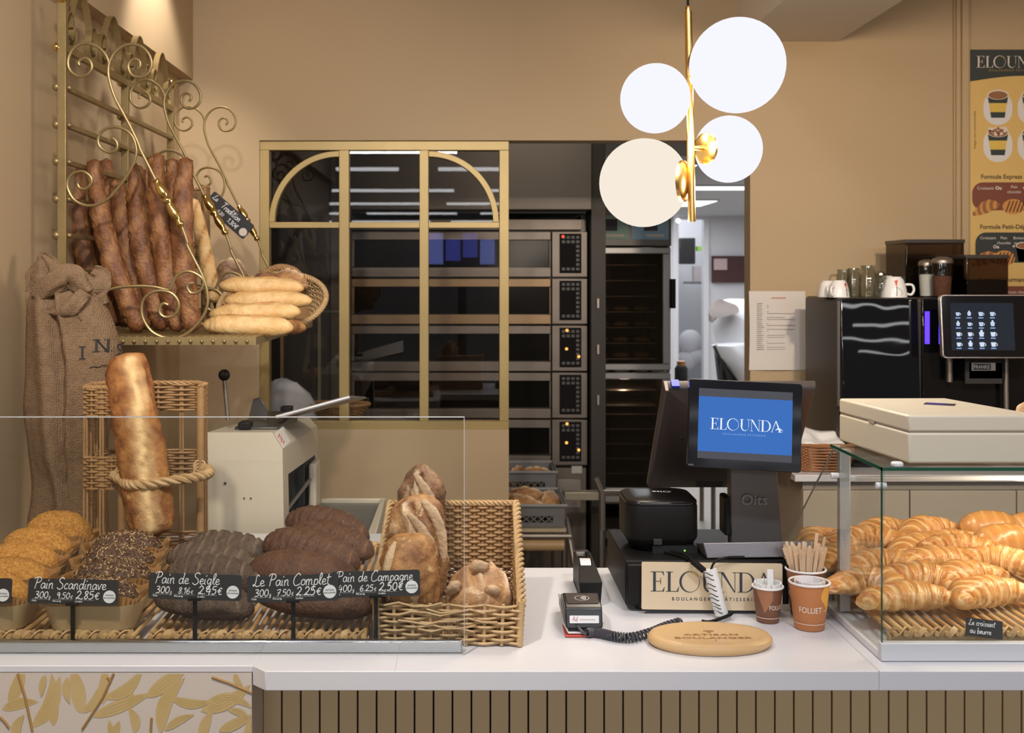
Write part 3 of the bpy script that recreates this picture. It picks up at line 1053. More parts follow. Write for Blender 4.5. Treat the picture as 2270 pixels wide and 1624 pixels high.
for (px, py, rx, rz) in ((1530, 760, 28, 30), (1540, 790, 24, 22), (1522, 800, 24, 26)):
    b.ball(P(px, py, YG - .1), (rx * .0055, .12, rz * .0055), 20, 12)
tag(b.build('linen_bundle', mat('linen', (.70, .70, .72), .9, bump=(12, .8))), 'heap of white linen inside the storeroom doorway', 'linen')
YQ = 7.2
t = thing('bottle', 'dark bottle with an orange cap standing behind the till screen', 'bottle', (PX(1510, YQ), YQ, .751))
_t = thing('side_table', 'small steel table hidden behind the till screen', 'table', (1.4, YQ, 0))
MB().box(1.22, 1.58, YQ - .2, YQ + .2, .72, .75).build('table_top', STEEL, _t, bevel=.003)
for x_ in (1.25, 1.55):
    for y_ in (YQ - .17, YQ + .17):
        MB().tube([(x_, y_, 0), (x_, y_, .72)], .015, 8).build('leg', STEEL, _t)
MB().lathe([(.001, .751), (.042, .751), (.042, PZ(816, YQ) - .001), (.03, PZ(810, YQ)), (.001, PZ(810, YQ))], 18, Matrix.Translation((PX(1510, YQ), YQ, 0))).build('body', BLACKM, t)
MB().cyl(P(1510, 810, YQ), P(1510, 800, YQ), .028).build('cap', mat('cap_orange', (.6, .3, .12), .5), t)

for k_ in range(4):  # made-up housings that go with the added fill row
    x_ = -4.1 + 2.9 * k_
    tag(MB().box(x_ - 1.1, x_ + 1.1, -5.63, -5.57, 3.19, 3.24).build('outside_hall_or_fill_light', WHITEP, smooth=0), 'added white housing over the unseen fill lights behind the camera', 'ceiling light', 'added fill light housings')
# hall on the customers' side, seen only in reflections
for r_, (y, z) in enumerate(((-8.5, 3.2), (-12.7, 3.2), (-16.5, 3.2), (-20.3, 3.2), (-24.5, 3.2))):
    for c_ in range(8):
        x = -6.2 + c_ * 2.9 + (r_ % 2) * .8
        tag(MB().box(x, x + 2.3, y, y + .07, z, z + .05).build('outside_hall_or_fill_light', TUBE, smooth=0), 'white tube light on the market hall ceiling, mirrored in the glass', 'ceiling light', 'tube lights of the market hall')
t = thing('hall_screen', 'blue display screen across the hall, mirrored in the window', 'screen', (-.1, -4.5, 1.7))
for k in range(4):
    MB().box(-.42 + k * .2, -.25 + k * .2, -4.5, -4.48, 1.74 + .04 * (k % 3), 2.1 - .07 * (k % 2)).build('screen_panel', HALLB if k % 3 else HALLC, t, smooth=0)
MB().box(-.46, .40, -4.56, -4.5, 1.68, 2.14).build('housing', BLACKM, t)
MB().box(-.08, .02, -4.58, -4.52, 0, 1.68).build('stand', BLACKM, t)
# ------------------------------------------------------------------ counter
ZT = 0.95                                                  # worktop height
xa, xb = PX(560, 1.846), PX(588, 1.82)
b = MB()
b.prism([(XL + .002, 1.846), (xa, 1.846), (xa, 2.80), (XL + .002, 2.80)], ZT - .011, ZT)
b.prism([(xa, 1.846), (xb, 1.82), (2.2, 1.82), (2.2, 2.47), (-.13, 2.47), (-.13, 2.80), (xa, 2.80)], ZT - .0315, ZT)
wt = b.build('counter_worktop', WHITE, smooth=30, bevel=.0012)
tag(wt, 'long white worktop across the whole counter, thin over the leaf panel', 'worktop')
b = MB()
b2 = MB().box(PX(875, 1.82), PX(875, 1.82) + .0007, 1.82, 1.9, ZT + .0001, ZT + .0004)
b2.build('worktop_joint', mat('joint_grey', (.45, .43, .43), .6), wt, smooth=0)
for px, y0, y1 in ((1948, 1.819, 2.47),):
    b.box(PX(px, 1.82), PX(px, 1.82) + .0009, y0, y1, ZT + .0001, ZT + .0004)
    b.box(PX(px, 1.82), PX(px, 1.82) + .0009, 1.8195, y0 + .002, ZT - .031, ZT + .0004)
b.build('worktop_joint', bpy.data.materials['joint_grey'], wt, smooth=0)

ct = thing('slatted_counter_front', 'tan counter front of vertical slats under the white worktop', 'counter', (.7, 2.1, 0))
YSL = 1.95
b = MB().box(PX(583, YSL), 2.2, YSL + .014, 2.45, 0, ZT - .032)
b.build('carcass', GROOVE, ct, smooth=0)
b = MB()
pitch = 42.05 * YSL / F
x = PX(582.5, YSL)
while x < 2.15:
    b.box(x + .0016, x + pitch - .0016, YSL, YSL + .013, .02, ZT - .032)
    x += pitch
b.build('slats', SLAT, ct, smooth=0)
lp = thing('leaf_panel_counter', 'counter section faced with a pale panel of ochre leaves', 'counter', (-.7, 2.2, 0))
b = MB().box(XL + .005, PX(558, 1.846), 1.8475, 2.75, 0, ZT - .0118)
b.build('carcass', mat('panel_side', (.55, .48, .40), .6), lp, smooth=0)
# generic leaf pattern as thin inlay on the panel face
pb = MB().box(XL + .005, PX(558, 1.846), 1.846, 1.8474, .55, ZT - .0118)


LEAFN = [0]


def leaf(mb, px, py, ang, ln, wd, curve=.15):
    LEAFN[0] += 1
    M = front_M(px, py, 1.8458 - .00004 * LEAFN[0], 0)
    s_ = 1.846 / F
    n = 14
    def pt(t, sd):
        c = V((ln * t, curve * ln * math.sin(PI * t)))
        wv = wd * .42 * math.sin(PI * min(1, t ** .8)) ** .8 * sd
        x_, y_ = c.x, c.y + wv
        return ((x_ * math.cos(ang) - y_ * math.sin(ang)) * s_, (x_ * math.sin(ang) + y_ * math.cos(ang)) * s_)
    lim = (PX(557, 1.846) - M.translation.x, PZ(1493, 1.846) - M.translation.z)
    cl = lambda p: (min(p[0], lim[0]), min(p[1], lim[1]))
    for i in range(n):
        t0, t1 = i / n, (i + 1) / n
        q = [cl(pt(t0, -1)), cl(pt(t1, -1)), cl(pt(t1, 1)), cl(pt(t0, 1))]
        mb.flat(q if wd > 0 else q, M, .0001, 1)
        for sd in (-.45, 0, .45):
            if .1 < t0 < .85:
                a, c = pt(t0, sd), pt(t1, sd)
                mb.flat([cl((a[0], a[1] - .5 * s_)), cl((c[0], c[1] - .5 * s_)), cl((c[0], c[1] + .5 * s_)), cl((a[0], a[1] + .5 * s_))], M, .0002, 2)


LEAVES = [(20, 1560, 70, 95, 34), (72, 1612, 62, 130, 40), (5, 1572, 12, 82, 30), (90, 1580, 75, 95, 26), (118, 1608, 85, 70, 26),
          (178, 1580, -80, -105, 40), (182, 1580, 58, 70, 24), (228, 1560, -95, -85, 26), (230, 1548, 38, 110, 32), (205, 1588, 22, 140, 34),
          (282, 1570, 78, 42, 20), (300, 1624, 105, 60, 26), (325, 1545, 38, 118, 38), (355, 1624, 66, 135, 38), (378, 1546, -4, 95, 26),
          (445, 1576, 28, 125, 36), (365, 1618, 28, 75, 22), (455, 1556, -8, 110, 26), (445, 1640, 70, 70, 28), (485, 1620, 26, 85, 28),
          (505, 1572, -35, 60, 20), (540, 1640, 80, 55, 22), (35, 1640, 72, 60, 26), (240, 1640, 60, 50, 22), (520, 1490, -60, 40, 16),
          (150, 1500, -85, 60, 20), (100, 1495, -100, 50, 18), (265, 1640, 118, 50, 20)]
for (px, py, a, ln, wd) in LEAVES:
    leaf(pb, px, py, math.radians(a), ln, wd, RND.uniform(-.15, .18), )
for pts in (((40, 1492), (56, 1545), (72, 1620)), ((252, 1492), (228, 1545), (182, 1616)), ((470, 1500), (505, 1512), (558, 1535)),
            ((0, 1588), (12, 1600), (20, 1612)), ((238, 1500), (246, 1510)), ((336, 1590), (334, 1624))):
    pb.tube([P(a, c, 1.8452) for a, c in pts], .0022, 6, mi=3)
pb.build('leaf_panel', [PANELBG, LEAF1, LEAF2, TWIG], lp, smooth=0)

# ------------------------------------------------------------------ glass guard over the breads
g = thing('glass_guard', 'low clear glass guard standing in front of the breads', 'sneeze guard', (-.5, 1.9, ZT))
gx1 = PX(1028, 1.9)
MB().box(XL + .01, gx1, 1.897, 1.903, ZT + .0005, PZ(925, 1.9)).build('glass_pane', GLASS, g, smooth=0)
b = MB()
b.box(XL + .01, gx1, 1.8968, 1.9032, PZ(925, 1.9) + .0002, PZ(925, 1.9) + .0016)
b.box(gx1 + .0002, gx1 + .0014, 1.8968, 1.9032, ZT + .0005, PZ(925, 1.9) + .0016)
b.build('polished_edge', CLEARE, g, smooth=0)
b = MB().box(XL + .01, gx1 - .002, 1.905, 1.918, ZT + .0008, ZT + .022)
b.build('chrome_rail', CHROME, g, bevel=.003, seg=3)


# ------------------------------------------------------------------ weaving helpers
def samp(path, s):
    """point at parameter s in 0..1 along a dense polyline"""
    n = len(path) - 1
    f = max(0, min(.99999, s)) * n
    i = int(f)
    return path[i].lerp(path[i + 1], f - i)


def line(p, q, n=12):
    p, q = V(p), V(q)
    return [p.lerp(q, i / n) for i in range(n + 1)]


def weave(mb, bot, top, rows, nst, r=.0024, rs=None, amp=None, t0=0.0, t1=1.0, jit=0.0, stakes=True, n=5, sub=4):
    rs = rs or r * 1.15
    amp = amp or (rs + r * .35)
    if stakes:
        for j in range(nst + 1):
            s = j / nst
            mb.tube([samp(bot, s), samp(bot, s).lerp(samp(top, s), .5), samp(top, s)], rs, 6)
    K = nst * sub
    for k in range(rows):
        t = t0 + (t1 - t0) * (k + .5) / rows
        pts = []
        ph = RND.uniform(-jit, jit)
        for m in range(K + 1):
            s = m / K
            p = samp(bot, s).lerp(samp(top, s), t + ph * math.sin(s * 5 + k))
            q0, q1 = samp(bot, s - .02).lerp(samp(top, s - .02), t), samp(bot, s + .02).lerp(samp(top, s + .02), t)
            tg = q1 - q0
            up = samp(top, s) - samp(bot, s)
            nn = tg.cross(up)
            if nn.length > 1e-9:
                nn.normalize()
            pts.append(p + nn * amp * math.cos(PI * s * nst + PI * k))
        mb.tube(pts, r, n)


def rope(mb, path, R, r, turns, n=3, loop=False, k=None):
    k = k or int(turns * 9)
    for q in range(n):
        pts = []
        for i in range(k + 1):
            s = i / k
            p = samp(path, s)
            tg = (samp(path, min(1, s + .01)) - samp(path, max(0, s - .01)))
            tg.normalize()
            a = tg.orthogonal().normalized()
            a = V((0, 0, 1)) - tg * tg.z if abs(tg.z) < .95 else V((0, 1, 0)) - tg * tg.y
            a.normalize()
            c = tg.cross(a)
            ph = 2 * PI * (turns * s + q / n)
            pts.append(p + (a * math.cos(ph) + c * math.sin(ph)) * R)
        mb.tube(pts, r, 6)


# ------------------------------------------------------------------ rattan trays
def rattan_tray(label, x0, x1, y0, y1, n, z=ZT + .007, zlow=ZT + .001):
    t = thing('rattan_tray', label, 'tray', ((x0 + x1) / 2, (y0 + y1) / 2, z), group='rattan display trays')
    b = MB()
    for y in (y0 + .006, (y0 + y1) / 2, y1 - .012):
        b.box(x0, x1, y, y + .012, zlow, z + .008)
    b.build('batten', POPLAR, t)
    b = MB()
    for i in range(n):
        x = x0 + .008 + (x1 - x0 - .016) * i / (n - 1)
        b.tube([(x, y0 - .004, z + .0125), (x + .001, (y0 + y1) / 2, z + .0125), (x, y1 + .004, z + .0125)], .0043 + .0006 * math.sin(i * 7.1), 8)
    b.build('canes', CANE, t)
    b = MB()
    for y in (y0 + .006, y1 - .006):
        for ph in (0, PI):
            pts = []
            for i in range((n - 1) * 6 + 1):
                s = i / 6
                x = x0 + .008 + (x1 - x0 - .016) * s / (n - 1)
                pts.append((x, y + .006 * math.sin(PI * s + ph), z + .0125 + .0062 * math.cos(PI * s + ph)))
            b.tube(pts, .0023, 5, sec=[(-1.9, -.6), (1.9, -.6), (1.9, .6), (-1.9, .6)])
    b.build('woven_binding', WICKP, t)
    return t


rattan_tray('rattan tray under the boxed loaves beside the left wall', XL + .03, -.562, 1.935, 2.60, 30)
rattan_tray('rattan tray under the dark rye and wholemeal loaves', -.548, -.165, 1.935, 2.60, 25)
ZR = ZT + .0245                                            # top of the canes


# ------------------------------------------------------------------ breads
def nz(p, f, seed=0): return noise.noise(V((p[0] * f + seed * 3.1, p[1] * f + seed * 1.7, p[2] * f + seed)))


def loaf(L, W, H, nu=56, na=32, pu=2.4, flat=.5, bend=0.0, score=None, amp=.003, freq=28, seed=0, tip=.5, sag=0.0):
    """long bread along x, resting on z=0"""
    mb = MB()
    rings, at = [], []
    for i in range(nu + 1):
        u = math.sin(PI / 2 * (-1 + 2 * i / nu))
        r = max(0.0, 1 - abs(u) ** pu) ** tip
        r = max(r, .004)
        ring = []
        for j in range(na):
            a = 2 * PI * j / na
            y, z = math.cos(a), math.sin(a)
            d, m = score(u, a, seed) if score else (0, 0)
            zz = z if z > 0 else z * flat
            # squarer belly so the loaf sits flat
            p = V((u * L / 2, W / 2 * r * y + bend * (1 - u * u), H / (1 + flat) * zz * r))
            nn = V((0, y, z))
            p += nn * (d * r + amp * min(1, r * 2) * (nz(p, freq, seed) + .5 * nz(p, freq * 2.3, seed + 5)))
            p.z += sag * (1 - u * u)
            ring.append(p)
            at.append(max(0, min(1, m)))
        rings.append(ring)
    mb.loft(rings, at=at)
    zm = min(q.z for q in mb.v)
    for q in mb.v:
        q.z -= zm
    return mb


def place(mb, M):
    mb.v = [M @ q for q in mb.v]
    return mb


def TRS(loc, rz=0, ry=0, rx=0, s=1):
    return Matrix.Translation(V(loc)) @ Matrix.Rotation(rz, 4, 'Z') @ Matrix.Rotation(ry, 4, 'Y') @ Matrix.Rotation(rx, 4, 'X') @ Matrix.Scale(s, 4)


def transverse(ns, skew, depth, wd, edge=.35):
    def f(u, a, seed):
        top = max(0, math.sin(a))
        s_ = (u * ns / 2 + skew * math.cos(a) + .5) % 1
        g_ = math.exp(-((s_ - .5) / wd) ** 2)
        lip = math.exp(-((s_ - .5 - wd * 1.6) / (wd * .6)) ** 2)
        k = min(1, top * 2.2) * (1 if abs(u) < .93 else 0)
        return (-depth * g_ + depth * .35 * lip) * k, (edge * lip + .15 * g_) * k
    return f


def dimples(u, a, seed):
    d, m = transverse(7, .22, .009, .16, .6)(u, a, seed)
    top = max(0, math.sin(a))
    s_ = (u * 3.5 + .22 * math.cos(a)) % 1
    q = math.exp(-((s_ - .5) / .22) ** 2 - ((a - 1.9) / .28) ** 2)
    return d * .7 - .010 * q, m + .1


def put_loaf(name, label, cat_, group, mb, m, M, smooth=70):
    place(mb, M)
    return tag(mb.build(name, m, smooth=smooth), label, cat_, group)


RG = 'rye loaves on the rattan tray'
put_loaf('rye_loaf', 'dark rye loaf with dimpled scores, rearmost of the rye stack', 'bread', RG,
         loaf(.205, .085, .062, score=dimples, amp=.003, seed=1), RYE, TRS((-.510, 2.435, ZR), math.radians(-16), math.radians(3)))
put_loaf('rye_loaf', 'dark rye loaf with dimpled scores, second from the back', 'bread', RG,
         loaf(.200, .088, .064, score=dimples, amp=.003, seed=2), RYE, TRS((-.522, 2.32, ZR), math.radians(-14), math.radians(3)))
put_loaf('rye_loaf', 'dark rye loaf with curved floury ridges, behind the Pain de Seigle card', 'bread', RG,
         loaf(.195, .095, .072, score=transverse(7, .3, .008, .12, .9), amp=.002, seed=3), RYE, TRS((-.490, 2.19, ZR), math.radians(-12), math.radians(4)))
put_loaf('rye_loaf', 'dark rye loaf lying lowest below the Pain de Seigle card', 'bread', RG,
         loaf(.190, .092, .066, score=transverse(4, .5, .008, .10, .7), amp=.002, seed=4), RYE, TRS((-.470, 2.03, ZR), math.radians(-13), math.radians(4)))
CG = 'wholemeal loaves on the rattan tray'
sl = transverse(10, .34, .008, .13, .6)
for (lab, x, y, z, L, W, H, rz, ry, sc, sd) in (
        ('brown wholemeal loaf with slanted slashes, rearmost by the slicer tray', -.315, 2.555, .012, .215, .10, .078, -24, 7, sl, 11),
        ('brown wholemeal loaf with slanted slashes, second from the back of its pile', -.295, 2.46, .004, .215, .10, .074, -26, 7, sl, 12),
        ('brown wholemeal loaf with deep slanted slashes, in the middle of its pile', -.325, 2.36, .002, .235, .105, .082, -26, 6, sl, 13),
        ('smooth brown wholemeal loaf just behind the Le Pain Complet card', -.315, 2.195, 0, .235, .11, .080, -14, 4, transverse(5, .3, .0012, .12, .1), 14),
        ('plump brown wholemeal loaf below the Le Pain Complet card', -.272, 2.035, 0, .222, .10, .075, -10, 4, transverse(5, .5, .0025, .07, .2), 15)):
    put_loaf('wholemeal_loaf', lab, 'bread', CG, loaf(L, W, H, pu=2.2, score=sc, amp=.002, seed=sd), COMPLET, TRS((x, y, ZR + z), math.radians(rz), math.radians(ry)))


# boxed loaves: veneer mould with a fluted liner, bread inside
def mould_parts(root, w=.168, d=.104, h=.044):
    b = MB()
    rings = []
    for (z, k) in ((0, .86), (.004, .87), (h, 1.0)):
        rings.append([V((x, y, z)) for x, y in rrect(w * k, d * k, .03, 6)])
    for (z, k) in ((h, .975), (.005, .85)):
        rings.append([V((x, y, z)) for x, y in rrect(w * k, d * k, .028, 6)])
    b.loft(rings)
    M = wm(root)
    b.v = [M @ q for q in b.v]
    b.build('veneer_case', POPLAR, root, smooth=50)
    b = MB()
    rings = []
    base = rrect(w, d, .03, 12)
    for (z, k, fl) in ((.006, .82, 0), (h * .8, .94, .0008), (h + .013, 1.0, .0022)):
        ring = []
        for i, (x, y) in enumerate(base):
            q = k + fl / .06 * math.cos(PI * i)
            ring.append(V((x * q, y * q, z + (.004 * math.sin(i * .5) if fl > .002 else 0))))
        rings.append(ring)
    b.loft(rings, cap0=True, cap1=False)
    b.v = [M @ q for q in b.v]
    b.build('paper_liner', KRAFT, root, smooth=0)


def dome(w, d, h, seed, amp, freq):
    mb = MB()
    rings = []
    nr, na = 18, 44
    for i in range(nr + 1):
        t = i / nr
        ring = []
        for j in range(na):
            a = 2 * PI * j / na
            rr = math.cos(PI / 2 * t) ** .75 if t < 1 else .002
            x, y = w / 2 * rr * math.copysign(abs(math.cos(a)) ** .8, math.cos(a)), d / 2 * rr * math.copysign(abs(math.sin(a)) ** .8, math.sin(a))
            p = V((x, y, h * math.sin(PI / 2 * t)))
            p += V((x, y, .03)).normalized() * amp * (nz(p, freq, seed) + .7 * nz(p, freq * 2.7, seed + 3))
            ring.append(p)
        rings.append(ring)
    mb.loft([[V((q.x * .85, q.y * .85, -.03)) for q in rings[0]]] + rings)
    return mb


proto_m = None


def mould(label, x, y, z=ZR, rz=0, sc=1):
    global proto_m
    if proto_m is None:
        proto_m = thing('baking_mould', label, 'baking mould', (x, y, z), 'veneer moulds with paper liners')
        mould_parts(proto_m)
        proto_m.rotation_euler = (0, 0, rz)
        return proto_m
    return dup(proto_m, (x, y, z), (0, 0, rz), label=label)


seed_me = [None]


def seeded(label, x, y, rz, sd):
    t = thing('seeded_loaf', label, 'bread', (x, y, ZR + .038), 'seeded loaves in moulds')
    r = random.Random(sd)
    mb = dome(.145, .086, .043, sd, .0022, 60)
    vs = [V(q) for q in mb.v]
    mb.v = [V((x, y, ZR + .038)) + q for q in mb.v]
    mb.build('crumb', SEEDB, t, smooth=70)
    s = MB()
    tops = [q for q in vs if q.z > .006]
    for _ in range(1500):
        a, c = r.choice(tops), r.choice(tops)
        p = a if (a - c).length > .012 else a.lerp(c, .5)
        p = p + V((r.uniform(-.003, .003), r.uniform(-.003, .003), 0))
        nn = V((p.x * 1.2, p.y * 2.2, .05)).normalized()
        tg = nn.orthogonal().normalized()
        tg.rotate(Matrix.Rotation(r.uniform(0, 6.28), 3, nn))
        bt = nn.cross(tg)
        L_, W_, H_ = r.uniform(.0024, .0040), r.uniform(.0012, .0019), .0010
        c0 = p + nn * .0006 + V((x, y, ZR + .038))
        s.add([c0 + tg * L_, c0 - tg * L_, c0 + bt * W_, c0 - bt * W_, c0 + nn * H_, c0 - nn * H_],
              [(0, 2, 4), (2, 1, 4), (1, 3, 4), (3, 0, 4), (2, 0, 5), (1, 2, 5), (3, 1, 5), (0, 3, 5)], 0 if r.random() < .72 else 1)
    o = s.build('seed_topping', SEEDS, t, smooth=0)
    o['kind'] = 'stuff'
    t.rotation_euler = (0, 0, rz)
    return t


for (lab, x, y, rz, sd) in (('behind the Pain Scandinave card', -.651, 1.995, 0, 3), ('second back from the Pain Scandinave card', -.662, 2.115, .05, 4),
                            ('third back from the Pain Scandinave card', -.688, 2.235, -.04, 5), ('rearmost, at the foot of the standing loaf', -.706, 2.352, .06, 6)):
    mould('lined veneer mould holding the seeded loaf ' + lab, x, y, ZR, rz)
    seeded('dark loaf covered in seeds ' + lab, x, y, rz, sd)
for (lab, x, y, rz, sd, hh) in (('foremost by the left frame edge', -.842, 1.995, 0, 7, .048), ('second from the front by the left wall', -.85, 2.105, .04, 8, .050),
                            ('third from the front by the left wall', -.872, 2.215, -.03, 9, .052), ('fourth from the front by the left wall', -.888, 2.33, .04, 10, .056),
                            ('rearmost at the foot of the burlap sack', -.885, 2.452, .02, 12, .064)):
    mould('lined veneer mould holding the orange loaf ' + lab, x, y, ZR, rz)
    t = TRS((x, y, ZR + .038), rz)
    put_loaf('crumbed_loaf', 'orange crumb-topped domed loaf ' + lab, 'bread', 'crumbed loaves in moulds', dome(.148, .088, hh, sd, .0032, 45), CORN, t)


# ------------------------------------------------------------------ price cards
def price_card(label, px0, py0, px1, py1, hpx, Y, title, price, name='price_card', post=True, small=None):
    """(px0,py0)-(px1,py1): bottom edge of the card in the photo, hpx its height; lines of chalk writing"""
    ang = math.atan2(-(py1 - py0), px1 - px0)
    W_ = math.hypot(px1 - px0, py1 - py0) * Y / F
    H_ = hpx * Y / F
    A = P((px0 + px1) / 2, (py0 + py1) / 2, Y)
    c, s = math.cos(ang), math.sin(ang)
    lean = .12
    xd, yd = V((c, 0, s)), V((-s * math.cos(lean), math.sin(lean), c * math.cos(lean)))
    o = A + yd * H_ / 2
    M = plane_M(o, xd, yd)
    t = thing(name, label, 'price card', o, 'chalked price cards')
    MB().prism(rrect(W_, H_, H_ * .12), -.0012, 0, M).build('card', CARD, t, smooth=0)
    b = MB()
    tw = script_width(title, 1.0)
    sz = min(W_ * .86 / tw, H_ * .44)
    script(b, title, sz, M, -W_ / 2 + W_ * .06, H_ * .10, .042)
    x = -W_ * .42
    for i, (txt, size, gap) in enumerate(price):
        if i in (2, 4):
            x = max(x, W_ * (-.18 if i == 2 else .035))
        x = script(b, txt, size * H_ * (1.22 if size > .2 else 1), M, x, -H_ * .27, .05) + .02 * H_
    b.build('chalk_writing', CHALK, t, smooth=0)
    b = MB()
    for (xa_, xb_) in ((-.45, -.27), (-.22, .0), (.03, .24)):
        b.box(W_ * xa_, W_ * xb_, -H_ * .315, -H_ * .309, .0002, .0004, M=M)
    for (xx, tx) in ((-.45, 'Poids'), (-.22, 'Prix au kg'), (.03, 'La pi\u00e8ce')):
        text(b, tx, H_ * .085, M, W_ * xx, -H_ * .40, 'LEFT', bold=.0001)
    b.build('printed_lines', CHALK, t, smooth=0)
    R_ = H_ * .25
    st_ = MB().prism(ellipse(R_, R_, 32, W_ / 2 - R_ * 1.35, -H_ * .16), .0002, .0006, M).build('round_sticker', mat('sticker_white', (.75, .76, .78), .6), t, smooth=0)
    b = MB()
    text(b, 'ARTISAN', R_ * .34, M, W_ / 2 - R_ * 1.35, -H_ * .13, z=.0008, bold=.00008)
    text(b, 'BOULANGER', R_ * .30, M, W_ / 2 - R_ * 1.35, -H_ * .23, z=.0008, bold=.00008)
    b.build('sticker_print', INK, st_, smooth=0)
    if post:
        q = A + yd * H_ * .04
        b = MB()
        b.box(q.x - .0035, q.x + .0035, Y + .001, Y + .006, ZT + .001, q.z)
        b.box(q.x - .011, q.x + .011, Y - .0035, Y + .006, q.z - .003, q.z + .002)
        b.build('post', BLACK, t, bevel=.0008)
    return t


price_card('black card chalked Pain Scandinave on a post, before the seeded loaves', 60, 1337, 260, 1342, 55, 1.928, 'Pain Scandinave', (('300', .30, .02), ('g', .16, .12), ('9.50', .27, .03), ('\u20ac', .18, .06), ('2,85', .36, .01), ('\u20ac', .3, 0)))
price_card('black card chalked Pain de Seigle on a post, before the rye loaves', 328, 1326, 534, 1332, 56, 1.928, 'Pain de Seigle', (('300', .30, .02), ('g', .16, .12), ('8.16', .27, .03), ('\u20ac', .18, .06), ('2.45', .36, .01), ('\u20ac', .3, 0)))
price_card('black card chalked Le Pain Complet on a post, before the wholemeal loaves', 548, 1336, 751, 1330, 58, 1.926, 'Le Pain Complet', (('300', .30, .02), ('g', .16, .12), ('7.50', .27, .03), ('\u20ac', .18, .06), ('2.25', .36, .01), ('\u20ac', .3, 0)))
price_card('black card chalked Pain de Campagne, clipped on the square wicker basket', 734, 1325, 932, 1319, 56, 1.9315, 'Pain de Campagne', (('400', .30, .02), ('g', .16, .12), ('6.25', .27, .03), ('\u20ac', .18, .06), ('2,50', .36, .01), ('\u20ac', .3, 0)))
price_card('black card cut off by the left frame edge, before the orange loaves', -178, 1334, 24, 1338, 55, 1.928, 'Pain', (('300', .30, .02), ('g', .16, .12)))
# ------------------------------------------------------------------ square wicker basket with country loaves
zb = ZT + .002
FL, FR, BR, BL = V((-.150, 1.950, zb)), V((.094, 1.940, zb)), V((.098, 2.22, zb)), V((-.140, 2.22, zb))
zf, zk = PZ(1338, 1.94), PZ(1116, 2.22)
FLt, FRt, BRt, BLt = V((-.154, 1.946, zf)), V((.098, 1.936, zf)), V((.102, 2.225, zk)), V((-.146, 2.225, zk))
bk = thing('square_wicker_basket', 'square wicker basket with a low front, at the end of the glass guard', 'basket', (-.03, 2.08, zb))
b = MB()
weave(b, line(FL, FR), line(FLt, FRt), 10, 8, .0027, rs=.0032, jit=.02)
for k in range(7):
    z = RND.uniform(.2, 1)
    s0 = RND.uniform(0, .5)
    p = [samp(line(FL, FR), s0 + q * .1).lerp(samp(line(FLt, FRt), s0 + q * .1), z) + V((0, -.006, .004 * math.sin(q * 2 + k))) for q in range(5)]
    b.tube(p, .0022, 5)
b.build('woven_front', WICKP, bk)
b = MB()
weave(b, line(BL, BR), line(BLt, BRt), 31, 15, .0029, rs=.003)
b.build('woven_back', WICK, bk)
for nm, (p0, p1, q0, q1) in (('woven_side', (FL, BL, FLt, BLt)), ('woven_side', (FR, BR, FRt, BRt))):
    b = MB()
    weave(b, line(p0, p1), line(q0, q1), 17, 9, .0027, rs=.003)
    b.build(nm, WICK, bk)
b = MB()
rope(b, line(BLt, BRt, 16), .004, .003, 9)
for A, B_ in ((FRt, BRt), (FLt, BLt)):
    rope(b, line(A + V((0, 0, .0)), B_, 16), .0055, .0036, 7)
b.build('braided_rim', WICKP, bk)
for A, B_ in ((FL, FLt), (FR, FRt), (BR, BRt), (BL, BLt)):
    MB().tube([A, B_ + V((0, 0, .006))], .006, 10).build('corner_post', WICKP, bk)
b = MB()
for i in range(9):
    x = -.14 + .225 * i / 8
    b.tube([(x, 1.955, zb + .004), (x, 2.215, zb + .004)], .004, 6)
weave(b, line((-.145, 1.96, zb + .004), (-.14, 2.21, zb + .004)), line((.09, 1.95, zb + .004), (.095, 2.21, zb + .004)), 34, 8, .0036, stakes=False)
b.build('base', WICK, bk)


def country(u, a, seed):
    """wide burst seam with floury lips"""
    s1 = a - 1.25 - .5 * u
    g_ = math.exp(-(s1 / .16) ** 2) * (1 if abs(u) < .75 else 0)
    lip = math.exp(-((s1 - .33) / .14) ** 2) * (1 if abs(u) < .8 else 0)
    fl = max(0, .5 + nz((u * 3, math.cos(a) * 2, math.sin(a) * 2), 1.6, seed)) ** 2 * .55
    return -.014 * g_ + .011 * lip, .9 * lip + fl * (1 - g_) * .5


def upright(pts, radii, na=36, score=None, amp=.004, freq=24, seed=0, flatten=.8, tip=.22):
    """bread following a spine of points, one radius per point"""
    sp = cat_rom(pts, 9)
    n = len(sp) - 1
    mb = MB()
    rings, at = [], []
    side = V((1, 0, 0))
    m = len(radii) - 1
    for i, p in enumerate(sp):
        t = i / n
        tg = (sp[min(n, i + 1)] - sp[max(0, i - 1)]).normalized()
        sd = (side - tg * side.dot(tg)).normalized()
        up = sd.cross(tg)               # towards the viewer for an upright spine running upwards
        f = t * m
        k = min(int(f), m - 1)
        r = radii[k] + (radii[k + 1] - radii[k]) * (f - k)
        e = min(t, 1 - t) * 2
        cap = (1 - (1 - min(1, e / tip)) ** 2.2) ** .5 if e < tip else 1
        r *= max(cap, .03)
        ring = []
        for j in range(na):
            a = 2 * PI * j / na
            d, mm = score(2 * t - 1, a, seed) if score else (0, 0)
            nn = sd * math.cos(a) + up * math.sin(a) * flatten
            q = p + nn * (r + d * cap)
            q += nn * amp * (nz(q, freq, seed) + .5 * nz(q, freq * 2.4, seed + 2))
            ring.append(q)
            at.append(max(0, min(1, mm)))
        rings.append(ring)
    mb.loft(rings, at=at)
    return mb


